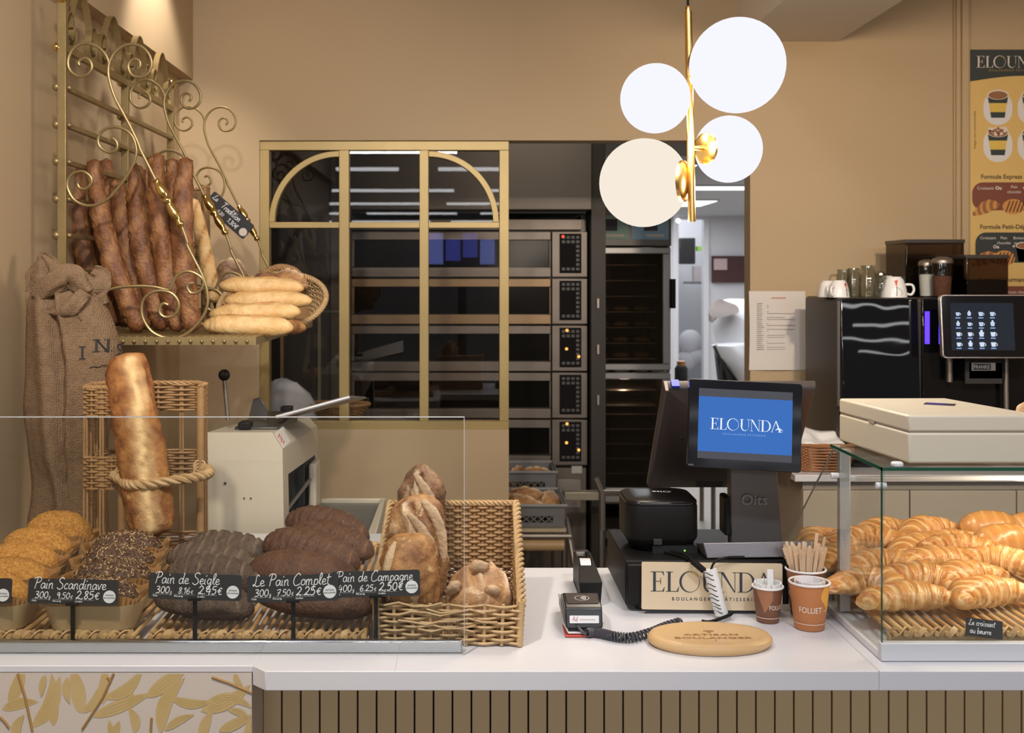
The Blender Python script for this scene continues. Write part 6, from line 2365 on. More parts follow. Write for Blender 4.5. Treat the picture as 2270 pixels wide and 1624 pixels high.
for k_ in range(16):
    a = 2 * PI * k_ / 16 + .2
    c = cBc + V((.018 * math.cos(a), .018 * math.sin(a), .010))
    M = plane_M(c, (-math.sin(a), math.cos(a), 0), V((.09 * math.cos(a), .09 * math.sin(a), 1)))
    tag(MB().prism(rrect(.008, .062, .0012), -.0012, .0012, M @ Matrix.Translation((0, .031, 0))).build('sugar_stick', PAPERK, smooth=30), 'white paper sugar stick packed upright in the small brown cup', 'sugar stick', 'sugar sticks in the small cup')
M = plane_M(cBc + V((.004, -.004, .02)), (1, 0, 0), (.06, .05, 1))
ss = MB().prism(rrect(.011, .075, .001), -.0012, .0012, M @ Matrix.Translation((0, .0375, 0))).build('sugar_stick', PAPERK, smooth=30)
tag(ss, 'white sugar stick with a red mark standing up tallest from the small cup', 'sugar stick', 'sugar sticks in the small cup')
b = MB().box(.000, .003, .040, .046, .0013, .0016, M=M)
b.build('red_mark', REDP, ss, smooth=0)
for k_ in range(9):
    a = 2 * PI * k_ / 9
    c = cOc + V((.018 * math.cos(a), .018 * math.sin(a), .025))
    M = plane_M(c, (math.cos(a + 1.5), math.sin(a + 1.5), 0), V((.1 * math.cos(a), .1 * math.sin(a), 1)))
    tag(MB().prism(rrect(.024, .062, .001), -.001, .001, M @ Matrix.Translation((0, .031, 0))).build('sweetener_sachet', mat('sachet', (.76, .72, .72), .7) if k_ == 0 else bpy.data.materials['sachet'], smooth=0), 'pale paper sachet packed in the orange cup', 'sachet', 'sachets in the orange cup')

# ------------------------------------------------------------------ croissant display case
YF2, ZB = 1.868, ZT
cx0, cx1 = PX(1957, YF2), 1.32
zg0, zg1 = PZ(1424, YF2), PZ(1044, YF2)
yk0, yk1 = 2.123, 2.50
cs = thing('croissant_case', 'glass display case with a white metal base, lit from inside', 'display case', ((cx0 + cx1) / 2, 2.15, ZB))
MB().box(cx0 - .004, cx1, YF2 - .004, YF2 + .012, ZB + .0008, zg0).build('front_plinth', mat('plinth_white', (.60, .61, .64), .4), cs, bevel=.0015)
MB().box(cx0 - .004, cx0 + .008, YF2 + .0122, yk1 + .05, ZB + .0008, ZB + .014).build('side_plinth', WHITEP, cs, bevel=.0015)
MB().box(cx0 + .008, cx1, YF2 + .012, yk1 + .05, ZB + .0008, ZB + .010).build('floor_pan', WHITEP, cs)
MB().box(cx0, cx1, YF2, YF2 + .006, zg0 + .0005, zg1).build('front_glass', GLASS, cs, smooth=0)
MB().box(cx0, cx1, YF2, yk0 + .01, zg1 + .0005, zg1 + .0065).build('top_glass', GLASS, cs, smooth=0)
b = MB()
X_ = cx0 + .002
pg = [(YF2 + .008, ZB + .015), (yk1, ZB + .015), (yk0, zg1 - .001), (YF2 + .008, zg1 - .001)]
b.prism(pg, cx0, cx0 + .006, Matrix(((0, 0, 1, 0), (1, 0, 0, 0), (0, 1, 0, 0), (0, 0, 0, 1))))
b.build('side_glass', GLASS, cs, smooth=0)
b = MB()
b.box(cx0 - .0014, cx0 - .0002, YF2, YF2 + .0058, ZB + .008, zg1 + .006)
b.build('green_glass_edge', GREENE, cs, smooth=0)
b = MB().box(cx0, cx1, YF2 - .0014, YF2 - .0002, zg1 + .0008, zg1 + .0062)
b.build('green_glass_edge', GREENE, cs, smooth=0)
b = MB().box(cx0 - .0014, cx0 - .0002, YF2, yk0 + .01, zg1 + .0008, zg1 + .0062)
b.build('green_glass_edge', GREENE, cs, smooth=0)
b = MB()
b.tube([V((cx0 + .003, yk0, zg1 - .001)), V((cx0 + .003, yk1, ZB + .015))], .0018, 6)
b.build('sloping_edge', CLEARE, cs)
MB().box(cx0 + .007, cx0 + .027, yk0 - .02, yk0 - .004, ZB + .012, zg1 - .0005).build('post', ALU, cs, bevel=.001)
MB().box(cx0 + .027, cx1, yk0 - .014, yk0 - .008, PZ(1062, yk0), PZ(1052, yk0)).build('cross_rail', WHITEP, cs, bevel=.001)
lb = MB().box(.95, cx1, yk0 - .06, yk0 - .035, zg1 - .012, zg1 - .003).build('lamp_bar', WHITEP, cs, bevel=.001)
MB().box(.97, cx1 - .02, yk0 - .056, yk0 - .039, zg1 - .0135, zg1 - .012).build('lamp_strip', CASEL, lb, smooth=0)
for (px, py, Y) in ((1848, 1054, yk0 - .012), (1950, 1076, YF2 + .012)):
    c = P(px, py, Y)
    c.x = cx0
    MB().cyl(c - V((.007, 0, 0)), c + V((.010, 0, 0)), .0055, n=20).build('glass_stud', WHITEP, cs, bevel=.001)
MB().lathe([(.001, 0), (.010, 0), (.010, .004), (.008, .006), (.001, .006)], 24, Matrix.Translation((PX(1986, 1.89), 1.885, zg1 + .0068))).build('glass_stud', WHITEP, cs)
lamp('case_lamp', 'AREA', (1.08, yk0 - .05, zg1 - .016), 1.7, (1.0, .84, .62), (1.02, 2.12, ZB), .55, .02)
rattan_tray('rattan tray under the croissants in the glass case', cx0 + .022, cx1 - .02, 1.893, 2.47, 34, zg0 - .005, ZB + .0105)
ZCR = zg0 - .005 + .0178


def croissant(L=.165, W=.066, H=.062, bend=.03, seed=0, steps=3.6):
    mb = MB()
    nu, na = 84, 40
    rings, at = [], []
    for i in range(nu + 1):
        u = -1 + 2 * i / nu
        th = u * 1.0
        c = V((L / 2 * math.sin(th * 1.25) / math.sin(1.25), bend * (1 - (u * u) * 1.6), 0))
        tg = V((math.cos(th * 1.25), -bend / L * 6.4 * u, 0)).normalized()
        sd = V((-tg.y, tg.x, 0))
        ring = []
        for j in range(na):
            a = 2 * PI * j / na
            w_ = abs(u) * steps + .32 * math.cos(a + .6) * (1 if u > 0 else -1) + .15 * nz((u * 3, math.cos(a), math.sin(a)), 1.5, seed)
            k_ = math.floor(w_)
            fr_ = w_ - k_
            base = max(.0, 1 - (max(0, (k_ + fr_ * .55)) / (steps + .35)) ** 1.55)
            r = .17 + .83 * base
            if abs(u) > .94:
                r *= max(.05, 1 - ((abs(u) - .94) / .06) ** 2) ** .5
            edge = math.exp(-((fr_ - .05) / .09) ** 2) + .6 * math.exp(-((fr_ - .97) / .06) ** 2)
            p = c + sd * (W / 2 * r * math.cos(a)) + V((0, 0, H / 2 * r * (math.sin(a) if math.sin(a) > 0 else .72 * math.sin(a))))
            nn = sd * math.cos(a) + V((0, 0, math.sin(a)))
            fine = .0009 * math.sin(fr_ * 30 + a * 1.1)
            p += nn * (.0034 * edge * r + fine * r + .0035 * nz(p, 34, seed))
            ring.append(p)
            at.append(max(0, min(1, .75 * math.exp(-((fr_ - .22) / .15) ** 2) + .45 * max(0, math.sin(fr_ * 30 + a * 1.1)) * (fr_ > .2) + .5 * max(0, .35 - math.sin(a)) - .9 * edge * max(0, math.sin(a)) + .4 * nz((u * 4, math.cos(a), math.sin(a)), 1.5, seed + 7))))
        rings.append(ring)
    mb.loft(rings, at=at)
    zm = min(q_.z for q_ in mb.v)
    for q_ in mb.v:
        q_.z -= zm
    return mb


CRG = 'croissants in the glass case'
CR = [(2018, 1338, 1.985, .172, 4, 0, 0, 'longest at the front, left of the chalk card'),
      (2205, 1322, 2.00, .170, 24, 0, 0, 'at the front right above the chalk card'),
      (1925, 1318, 2.045, .13, -28, .004, 0, 'at the front left corner, its tip against the side glass'),
      (2035, 1300, 2.075, .14, -10, .012, 0, 'tucked behind the longest front one'),
      (2160, 1270, 2.10, .165, 32, .006, 0, 'slanting in the middle, second row'),
      (1965, 1268, 2.16, .155, -6, .010, 0, 'second row left, behind the front glass edge'),
      (2085, 1262, 2.20, .165, 14, .026, 0, 'big one in the centre of the pile'),
      (2215, 1248, 2.17, .15, -36, .022, 0, 'pale one at the right edge, second row'),
      (1890, 1245, 2.235, .145, 20, .008, 0, 'third row, seen through the aluminium post'),
      (2140, 1232, 2.245, .15, -22, .040, 0, 'leaning on top right of the centre'),
      (2060, 1222, 2.29, .16, 22, .030, 0, 'third row, right of the green glass edge'),
      (1935, 1222, 2.33, .175, -10, .028, 0, 'long one in the back left, above the third row'),
      (2130, 1206, 2.34, .15, -30, .028, 0, 'small one in the back middle'),
      (1838, 1205, 2.40, .13, 48, .006, 0, 'rearmost at the left, beyond the post'),
      (1990, 1190, 2.41, .16, 8, .034, 0, 'rearmost darkest one, highest in the heap'),
      (2062, 1182, 2.39, .15, 30, .046, 0, 'highest of the back row, beside the seam of the cabinet doors'),
      (1850, 1240, 2.30, .12, 15, .0, 0, 'small one low behind the stirrers')]
for i, (px, py, Y, L_, rz, dz_, ry, lab) in enumerate(CR):
    mb = croissant(L_, .064 + .006 * (i % 3), (.056 if Y < 2.2 else .052) + .004 * (i % 2), .018 + .012 * (i % 3), i + 1, 3.3 + .3 * (i % 3))
    put_loaf('croissant', 'golden croissant ' + lab, 'croissant', CRG, mb, CROI, TRS((PX(px, Y), Y, ZCR + dz_ * .6), math.radians(rz), math.radians(3 * math.sin(i * 2.3))), 60)
for (px, Y, L_, rz, dz_, lab, sd) in ((2195, 2.42, .135, -8, .036, 'domed at the back right', 41), (2225, 2.30, .14, 6, .034, 'in front of the domed one, cut by the frame', 42), (2290, 2.43, .13, 0, .028, 'cut off by the right frame edge', 43)):
    put_loaf('glazed_bun', 'smooth glazed brown bun ' + lab, 'pastry', 'glazed buns in the case', loaf(L_, .085, .070, pu=2.3, score=transverse(6, .15, .0012, .1, .5), amp=.0015, seed=sd), BUNM, TRS((PX(px, Y), Y, ZCR + dz_ * .6), math.radians(rz)))
# small slate
o = P(2182, 1393, 1.889)
Mk = plane_M(o, (1, 0, -.12), (.12, .25, 1))
t = thing('chalk_card', 'small slate chalked Le croissant au beurre at the front of the case', 'price card', o)
k = 1.889 / F
MB().box(-41 * k, 41 * k, -19 * k, 20 * k, -.0012, 0, M=Mk).build('card', CARD, t, smooth=0)
b = MB()
script(b, 'Le croissant', 12.5 * k, Mk, -36 * k, 5 * k, .06, z=.0005)
script(b, 'au beurre', 13 * k, Mk, -33 * k, -12 * k, .06, z=.0005)
b.build('chalk_writing', CHALK, t, smooth=0)

# ------------------------------------------------------------------ cream box on the case
zbx = zg1 + .0075
bx = thing('cream_box', 'cream plastic box with a hinged lid on top of the glass case', 'box', (.85, 2.03, zbx))
A0, A1, A2, A3 = P(2014, 1030, 1.898), V((.972, 1.898, 0)), V((.925, 2.17, 0)), P(1860, 978, 2.165)
hh = .0815


def slab(f, z0, z1, inset=0):
    pts = [V((p.x, p.y, 0)) for p in (A0, A1, A2, A3)]
    c = sum(pts, V()) / 4
    pts = [p + (c - p).normalized() * inset for p in pts]
    f.loft([[V((p.x, p.y, z0)) for p in pts], [V((p.x, p.y, z1)) for p in pts]])
    return f


slab(MB(), zbx, zbx + .052).build('box_body', CREAM, bx, bevel=.004, seg=3)
slab(MB(), zbx + .0532, zbx + hh).build('lid', CREAM, bx, bevel=.004, seg=3)
slab(MB(), zbx + .05, zbx + .055, .003).build('lid_seam', mat('seam_shadow', (.30, .26, .20), .6), bx)
MB().box(-.010, .010, -.004, .004, 0, .0012, M=plane_M(V(((A0.x + A3.x) / 2 - .001, (A0.y + A3.y) / 2, zbx + .0545)), (A3 - A0).xy.to_3d(), (0, 0, 1))).build('finger_notch', mat('notch', (.38, .33, .26), .6), bx)
Ml = plane_M(V((.868, 2.06, zbx + hh + .0003)), (1, -.55, 0), (0, 1, 0))
lb_ = MB().box(-.026, .026, -.016, .016, 0, .0006, M=Ml).build('label', mat('label_black', (.02, .02, .03), .3), bx, smooth=0)
b = MB()
for k_ in range(3):
    b.box(-.021, .015 - k_ * .006, .006 - k_ * .008, .0085 - k_ * .008, .0007, .0009, M=Ml)
b.build('label_print', mat('label_violet', (.12, .06, .55), .4), lb_, smooth=0)

# ------------------------------------------------------------------ back counter
YCb = 3.65
bc = thing('back_counter_cabinet', 'beige cupboard run along the back wall under a white top', 'cabinet', (1.8, 3.95, 0))
bx0 = PX(1779, YCb)
MB().box(bx0 + .002, 2.9, YCb + .02, YW - .001, 0, ZT - .023).build('carcass', mat('cabinet_beige', (.42, .36, .28), .6), bc)
xs = [bx0, PX(2017, YCb), PX(2254, YCb), PX(2492, YCb), PX(2730, YCb)]
for a, c in zip(xs[:-1], xs[1:]):
    d = MB().box(a + .0025, c - .0025, YCb, YCb + .019, .08, ZT - .054).build('cabinet_door', mat('door_beige', (.46, .40, .32), .55) if a == bx0 else bpy.data.materials['door_beige'], bc, bevel=.001)
MB().box(bx0 + .002, 2.9, YCb + .006, YCb + .0195, ZT - .052, ZT - .024).build('grip_rail', mat('rail_shaded', (.30, .265, .22), .5), bc)  # recessed rail, its darker tone paints in the shade beneath the worktop
tag(MB().box(bx0 - .03, 2.9, YCb - .02, YW - .001, ZT - .022, ZT).build('back_worktop', WHITE, bevel=.002), 'white worktop of the back counter under the coffee machine', 'worktop')

bsk = thing('small_wicker_basket', 'small reddish wicker basket with napkins behind the till', 'basket', (PX(1815, 3.72), 3.74, ZT))
def ov3(rx, ry, z):
    c = V((PX(1822, 3.72), 3.745, ZT + .001 + z))
    return [c + V((x, y, 0)) for x, y in rrect(rx * 2, ry * 2, .035, 6)] + [c + V(rrect(rx * 2, ry * 2, .035, 6)[0] + (0,))]
b = MB()
weave(b, ov3(.085, .06, .002), ov3(.10, .07, .085), 17, 30, .0026, rs=.0026)
b.build('woven_wall', WICKB, bsk)
b = MB()
rope(b, ov3(.101, .071, .087), .003, .0032, 26)
b.build('braided_rim', WICKB, bsk)
b = MB()
b.loft([ov3(.085, .06, .001)[:-1], ov3(.085, .06, .006)[:-1]])
b.build('base', WICKB, bsk)
b = MB()
Mn = plane_M(V((PX(1822, 3.72), 3.75, ZT + .10)), (1, 0, -.15), (.2, .9, .35))
rings = []
for i in range(9):
    rings.append([Mn @ V((-.075 + .15 * j / 8, -.06 + .12 * i / 8, .012 * nz((i * .4, j * .4, 0), 1, 4) + .01 * math.sin(j))) for j in range(9)])
b.loft(rings, closed=False, cap0=False, cap1=False)
o = b.build('paper_napkin', PAPERK, smooth=60)
so_ = o.modifiers.new('thickness', 'SOLIDIFY')
so_.thickness = .012
tag(o, 'stack of white paper napkins tilted in the small wicker basket', 'napkins')

# ------------------------------------------------------------------ coffee machine
YM2 = 3.75
cm = thing('coffee_machine', 'black automatic coffee machine with a touch screen and glossy front', 'coffee machine', (1.7, 3.93, ZT))
mx0, zm1 = PX(1860, YM2), PZ(660, YM2)
MB().box(mx0, 2.35, YM2 + .012, 4.13, ZT + .03, zm1).build('housing', mat('machine_side', (.045, .038, .034), .45), cm, bevel=.012, seg=3)
for x in (mx0 + .05, 2.25):
    for y in (YM2 + .06, 4.08):
        MB().cyl((x, y, ZT + .0005), (x, y, ZT + .035), .02).build('foot', BLACKM, cm)
za_, zb_ = ZT + .035, zm1 - .002
MB().hexa([V((x_, y_, z_)) for x_ in (mx0 + .004, PX(2035, YM2)) for y_, z_ in ((YM2 - .035, za_), (YM2, zb_), (YM2 + .014, za_), (YM2 + .014, zb_))]).build('gloss_door', BLACKG, cm, bevel=.005, seg=3)
col_ = MB().box(PX(2044, YM2), PX(2420, YM2), YM2, YM2 + .014, ZT + .035, zm1 - .002).build('front_column', BLACKG, cm, bevel=.005, seg=3)
MB().box(PX(1857, YM2), PX(1862, YM2), YM2 - .001, YM2 + .012, PZ(900, YM2), zm1 - .01).build('corner_trim', mat('trim_grey', (.14, .125, .12), .35, .5), cm)
for a, c in ((2050, 2060), (2081, 2085)):
    MB().box(PX(a, YM2), PX(c, YM2), YM2 - .003, YM2 - .0005, PZ(762, YM2), PZ(690, YM2)).build('blue_light_strip', LEDB, cm, smooth=0)
MB().box(PX(2140, 3.72), PX(2222, 3.72), YM2 - .05, YM2, ZT + .30, PZ(800, 3.72)).build('spout_block', BLACK, cm, bevel=.004)
np_ = MB().box(PX(2153, 3.7), PX(2206, 3.7), 3.697, 3.699, PZ(821, 3.7), PZ(804, 3.7)).build('name_plate', mat('plate_silver', (.55, .50, .48), .3, .5), cm, smooth=0)
nb = MB().box(PX(2157, 3.7), PX(2195, 3.7), 3.6955, 3.6968, PZ(819, 3.7), PZ(806, 3.7)).build('name_field', BLACKM, np_, smooth=0)
b = MB()
text(b, 'FRANKE', 11 * 3.69 / F, front_M(2176, 816.5, 3.695), 0, 0, bold=.0003, sx=.88)
b.build('name_letters', PAPERK, np_, smooth=0)
MB().box(PX(2140, 3.7), PX(2222, 3.7), 3.70, 3.706, PZ(850, 3.7), PZ(795, 3.7)).build('spout_cover', BLACKM, cm)
MB().cyl(P(2105, 780, 3.72), P(2105, 846, 3.72), 6.5 * 3.72 / F).build('steam_pipe', STEEL, cm)
MB().cyl(P(2229, 770, 3.72), P(2231, 912, 3.72), 5.5 * 3.72 / F).build('milk_pipe', STEEL, cm)
# touch screen
q = [P(2090, 794, 3.60), P(2284, 794, 3.60), P(2284, 652, 3.62), P(2085, 653, 3.62)]
Mt2 = plane_M(sum(q, V()) / 4, q[1] - q[0], q[3] - q[0])
k = 3.61 / F
SW2, SH2 = 197 * k, 141 * k
ts = MB().prism(rrect(SW2, SH2, 9 * k), -.022, -.001, Mt2).build('touch_screen', mat('bezel_silver', (.62, .56, .52), .25, .8), cm, bevel=.002)
MB().prism(rrect(SW2 - 5 * k, SH2 - 5 * k, 7 * k), -.001, .0004, Mt2).build('screen_glass', mat('screen_black', (.006, .006, .008), .05), ts, smooth=0)
MB().box(-78 * k, 62 * k, -53 * k, 52 * k, .0006, .0010, M=Mt2).build('screen_display', SCRD, ts, smooth=0)
b = MB()
ICB, ICW = emis('icon_blue', (.35, .55, 1.0), 1.0), emis('icon_pale', (.75, .85, 1.0), .9)
for r_ in range(4):
    for c_ in range(4):
        x_, y_ = (-62 + c_ * 25.5) * k, (27 - r_ * 22.5) * k
        s_ = (4.2 + .7 * (c_ > 1) + .8 * (r_ > 1)) * k
        # little cup: bowl, handle, caption
        b.flat([(x_ - s_, y_ + s_ * .9), (x_ - s_ * .7, y_ - s_ * .8), (x_ + s_ * .7, y_ - s_ * .8), (x_ + s_, y_ + s_ * .9)], Mt2, .0014, 1)
        b.flat([(x_ - s_ * .6, y_ + s_ * .5), (x_ - s_ * .45, y_ - s_ * .2), (x_ + s_ * .45, y_ - s_ * .2), (x_ + s_ * .6, y_ + s_ * .5)], Mt2, .0017, 0 if r_ < 2 else 1)
        if (r_ * 4 + c_) % 3 != 1:
            arcband(b, x_ + s_ * 1.0, y_, s_ * .35, s_ * .6, -PI / 2, PI / 2, Mt2, 8, .0014, 1)
        else:
            b.flat([(x_ - s_ * .5, y_ + s_ * .9), (x_ + s_ * .5, y_ + s_ * .9), (x_ + s_ * .35, y_ + s_ * 1.8), (x_ - s_ * .35, y_ + s_ * 1.8)], Mt2, .0014, 1)
        b.flat([(x_ - 5.5 * k, y_ - 9.2 * k), (x_ + 5.5 * k, y_ - 9.2 * k), (x_ + 5.5 * k, y_ - 7.4 * k), (x_ - 5.5 * k, y_ - 7.4 * k)], Mt2, .0014, 0)
b.build('screen_icons', [ICB, ICW], ts, smooth=0)
# bean hoppers
HOP = glass_mat('smoked_acrylic', (.34, .28, .24), .03, 1.5)
BEANS = mat('coffee_beans', (.012, .008, .006), .4, bump=(180, .8))
for (a, c, y0, y1, t0_, t1_, lab) in ((2008, 2138, 3.93, 4.12, 531, 658, 0), (2142, 2236, 3.78, 4.08, 565, 658, 1)):
    xa_, xb_ = PX(a, y0), PX(c, y0)
    z0_, z1_ = zm1 + .001, PZ(t0_, y0)
    b = MB().box(xa_, xb_, y0, y1, z0_, z1_)
    h_ = b.build('bean_hopper', HOP, cm, bevel=.004)
    MB().box(xa_ - .002, xb_ + .002, y0 - .002, y1 + .002, z1_ - .012, z1_ + .001).build('hopper_lid', mat('lid_smoke', (.05, .042, .038), .2), h_, bevel=.002)
    MB().box(xa_ + .004, xb_ - .004, y0 + .006, y1 - .004, z0_ + .001, z0_ + (z1_ - z0_) * (.42 if lab else .55)).build('beans', BEANS, h_)
# sugar and chocolate shakers, mugs and cups on the machine
for (px, w_, tp, Y, m, lab) in ((2054, 34, 575, 3.855, mat('sugar_white', (.74, .70, .68), .8), 'glass shaker filled with white sugar'), (2088, 45, 569, 3.795, mat('chocolate_powder', (.13, .045, .022), .8), 'ribbed glass shaker filled with brown chocolate powder')):
    c = V((PX(px, Y), Y, zm1 + .0008))
    r_ = w_ / 2 * Y / F
    H_ = PZ(tp, Y) - c.z
    t = thing('powder_shaker', lab + ' on the coffee machine', 'shaker', c, 'shakers on the coffee machine')
    b = MB()
    rings = []
    for (z, kk) in ((0, .82), (.003, .86), (H_ * .82, 1.0), (H_ * .86, .98)):
        rings.append([c + V((r_ * kk * (1 + .02 * math.cos(20 * a)) * math.cos(a), r_ * kk * (1 + .02 * math.cos(20 * a)) * math.sin(a), z)) for a in [2 * PI * j / 60 for j in range(60)]])
    b.loft(rings, cap1=False)
    b.build('glass_jar', GLASSC, t, smooth=60)
    MB().lathe([(.001, .004), (r_ * .80, .004), (r_ * .92, H_ * (.60 if px < 2060 else .52)), (.001, H_ * (.62 if px < 2060 else .54))], 32, Matrix.Translation(c)).build('powder', m, t)
    MB().lathe([(r_ * 1.03, H_ * .84), (r_ * 1.05, H_ * .90), (r_ * .9, H_ * .96), (r_ * .4, H_), (.001, H_)], 32, Matrix.Translation(c)).build('dome_lid', STEEL, t, smooth=60)


def tumbler(label, px, tp, w_, Y, handle=None):
    c = V((PX(px, Y), Y, zm1 + .0008))
    r_ = w_ / 2 * Y / F
    H_ = PZ(tp, Y) - c.z
    t = thing('glass_mug', label, 'glass', c, 'glass mugs on the coffee machine')
    b = MB()
    rings = []
    for (z, kk) in ((0, 1.0), (.004, 1.02), (H_ * .55, .93), (H_ - .008, .80), (H_, .74), (H_ - .012, .55), (H_ - .014, .70), (H_ * .5, .85), (.002, .93)):
        rings.append([c + V((r_ * kk * (1 + .025 * math.cos(12 * a)) * math.cos(a), r_ * kk * (1 + .025 * math.cos(12 * a)) * math.sin(a), z)) for a in [2 * PI * j / 48 for j in range(48)]])
    b.loft(rings, cap0=False, cap1=False)
    b.build('glass_body', GLASSC, t, smooth=60)
    if handle:
        b = MB()
        b.tube(cat_rom([c + V((handle * r_ * .85, -.006, H_ * .78)), c + V((handle * r_ * 1.7, -.008, H_ * .74)), c + V((handle * r_ * 1.75, -.008, H_ * .3)), c + V((handle * r_ * .95, -.006, H_ * .2))], 8), .0042, 10)
        b.build('glass_handle', GLASSC, t)
    return t


tumbler('tallest upturned glass mug, in front with its handle to the right', 1924, 588, 40, 3.80, 1)
tumbler('upturned glass mug in the middle of the glasses', 1892, 594, 34, 3.90)
tumbler('upturned glass mug at the back of the glasses', 1870, 597, 36, 4.00, -1)
tumbler('small upturned glass behind the white cup with the red triangle', 1952, 606, 30, 3.97)


def coffee_cup(label, px, tp, wb, Y, handle, deco=None):
    c = V((PX(px, Y), Y, zm1 + .0008))
    r_ = wb / 2 * Y / F
    H_ = PZ(tp, Y) - c.z
    t = thing('coffee_cup', label, 'cup', c, 'white cups on the coffee machine')
    Mc = Matrix.Translation(c)
    b = MB().lathe([(r_, 0), (r_ * 1.0, .003), (r_ * .93, H_ * .4), (r_ * .72, H_ * .85), (r_ * .55, H_ * .96), (r_ * .52, H_), (.001, H_)], 36, Mc, cap0=False)
    b.lathe([(r_ * .97, .0005), (r_ * .88, H_ * .4), (r_ * .66, H_ * .85), (.001, H_ * .88)], 36, Mc, cap0=False, cap1=False)
    b.build('porcelain', MUGW, t, smooth=50)
    b = MB()
    a = handle
    dr = V((math.cos(a), math.sin(a), 0))
    b.tube(cat_rom([c + dr * r_ * .85 + V((0, 0, H_ * .62)), c + dr * r_ * 1.35 + V((0, 0, H_ * .60)), c + dr * r_ * 1.5 + V((0, 0, H_ * .36)), c + dr * r_ * 1.3 + V((0, 0, H_ * .14)), c + dr * r_ * .95 + V((0, 0, H_ * .18))], 8), .0042, 10)
    b.build('cup_handle', MUGW, t)
    if deco:
        def fn(p):
            z = p.y
            rr = (r_ * (1 - .28 * (z / H_) ** 1.3)) + .0008
            an = -PI / 2 + deco[1] + p.x / r_
            return c + V((rr * math.cos(an), rr * math.sin(an), z))
        b = MB()
        b.add([fn(V((-.007, H_ * .80, 0))), fn(V((.006, H_ * .86, 0))), fn(V((.0, H_ * .50, 0)))], [(0, 1, 2)], 0)
        b.tube([fn(V((0, H_ * (.52 - .05 * i), 0))) for i in range(10)], .0012, 5, mi=1)
        b.tube([fn(V((.0 + .02 * math.sin(i * .3), H_ * (.5 - .05 * i), 0))) for i in range(9)], .0005, 4, mi=1)
        b.build('printed_motif', [REDP, BLACKM], t, smooth=0)


coffee_cup('upturned white cup with a red triangle motif, handle to the right', 1982, 613, 56, 3.80, -.15, (1, -.15))
coffee_cup('upturned white cup with a small orange mark, left of the glass mugs', 1860, 621, 46, 3.82, -2.4, (1, .5))
coffee_cup('leftmost upturned white cup, handle towards the viewer', 1835, 622, 44, 3.88, -1.9)
coffee_cup('upturned white cup behind the glasses, at the back', 1966, 611, 40, 4.02, .4)

# paper notice, poster
t = thing('paper_notice', 'typed white paper sheet taped on the wall left of the coffee machine', 'notice', P(1722, 730, YW - .004))
b = MB()
rings = []
for i in range(13):
    v = i / 12
    rings.append([P(1660 + 125 * u_ + 2 * math.sin(v * 3), 645 + 175 * v, YW - .003 - .006 * math.sin(PI * u_) * (1 + .5 * v)) for u_ in [j / 10 for j in range(11)]])
b.loft(rings, closed=False, cap0=False, cap1=False)
b.build('sheet', PAPER, t, smooth=80)
b = MB()
Mn = front_M(1722, 732, YW - .0125)
k = YW / F
b.box(-12 * k, 20 * k, 71 * k, 73 * k, 0, .0003, M=Mn)
b.build('typed_heading', mat('type_red', (.65, .25, .22), .8), t, smooth=0)
b = MB()
for i in range(24):
    y_ = (60 - i * 4.4) * k
    b.box(-44 * k, (-44 + RND.uniform(10, 17)) * k, y_ - .9 * k, y_, 0, .0003, M=Mn)
    if i % 3:
        b.box(-22 * k, (-22 + RND.choice((3, 4, 6, 40, 62))) * k, y_ - .9 * k, y_, 0, .0003, M=Mn)
b.build('typed_text', mat('type_grey', (.33, .30, .30), .8), t, smooth=0)

YPo = YW - .012
ps = thing('menu_poster', 'yellow drinks menu poster headed ELOUNDA on the back wall', 'poster', P(2260, 400, YPo))
k = YPo / F
Mo2 = front_M(2148, 0, YPo)
PWD = 250
def py_(y): return -y * k
POSTY, POSTD, POSTBR = mat('poster_yellow', (.70, .47, .16), .55), mat('poster_dark', (.035, .04, .04), .5), mat('poster_brown', (.20, .06, .035), .5)
bse = MB().box(0, PWD * k, py_(760), py_(110), -.008, 0, M=Mo2).build('board', POSTY, ps, smooth=0)
b = MB()
n = 20
for i in range(n):
    u0, u1 = i / n, (i + 1) / n
    f = lambda u: 181 - 13 * math.sin(PI * min(1, u + .0))
    b.flat([(PWD * k * u0, py_(110)), (PWD * k * u0, py_(f(u0))), (PWD * k * u1, py_(f(u1))), (PWD * k * u1, py_(110))], Mo2, .0006)
b.build('poster_header', POSTD, ps, smooth=0)
b = MB()
logo(b, Mo2, 26 * k, 16 * k, py_(150), 0, gmi=1, z=.0012)
text(b, 'BOULANGERIE P\u00c2TISSERIE', 6 * k, Mo2, 44 * k, py_(158), 'LEFT', space=1.5, mi=1, z=.0012)
b.build('poster_logo', [PAPER, GOLDI], ps, smooth=0)
b = MB()
text(b, 'Formule Express', 13.5 * k, Mo2, 26 * k, py_(396), 'LEFT', z=.0008, bold=.0006)
text(b, 'Formule Petit-D\u00e9jeuner', 13.5 * k, Mo2, 24 * k, py_(507), 'LEFT', z=.0008, bold=.0006)
text(b, 'Formule Gourmande', 13.5 * k, Mo2, 20 * k, py_(624), 'LEFT', z=.0008, bold=.0006)
Mv = Mo2 @ Matrix.Translation((15 * k, py_(330), 0)) @ Matrix.Rotation(PI / 2, 4, 'Z')
text(b, 'Images non contractuelles', 8 * k, Mv, 0, 0, 'LEFT', z=.0008)
b.build('poster_headings', mat('heading_ink', (.10, .07, .03), .6), ps, smooth=0)
b = MB()
for (y0, y1, x0, mi_) in ((404, 466, 7, 0), (515, 582, 14, 1), (634, 700, 10, 0)):
    b.prism(rrect((PWD + 20 - x0) * k, (y1 - y0) * k, 24 * k, 8, (PWD + 20 + x0) / 2 * k, py_((y0 + y1) / 2)), .0003, .0008, Mo2 if False else Mo2, mi_)
b.v = [V((min(v.x, PX(2148, YPo) + PWD * k), v.y, v.z)) for v in b.v]
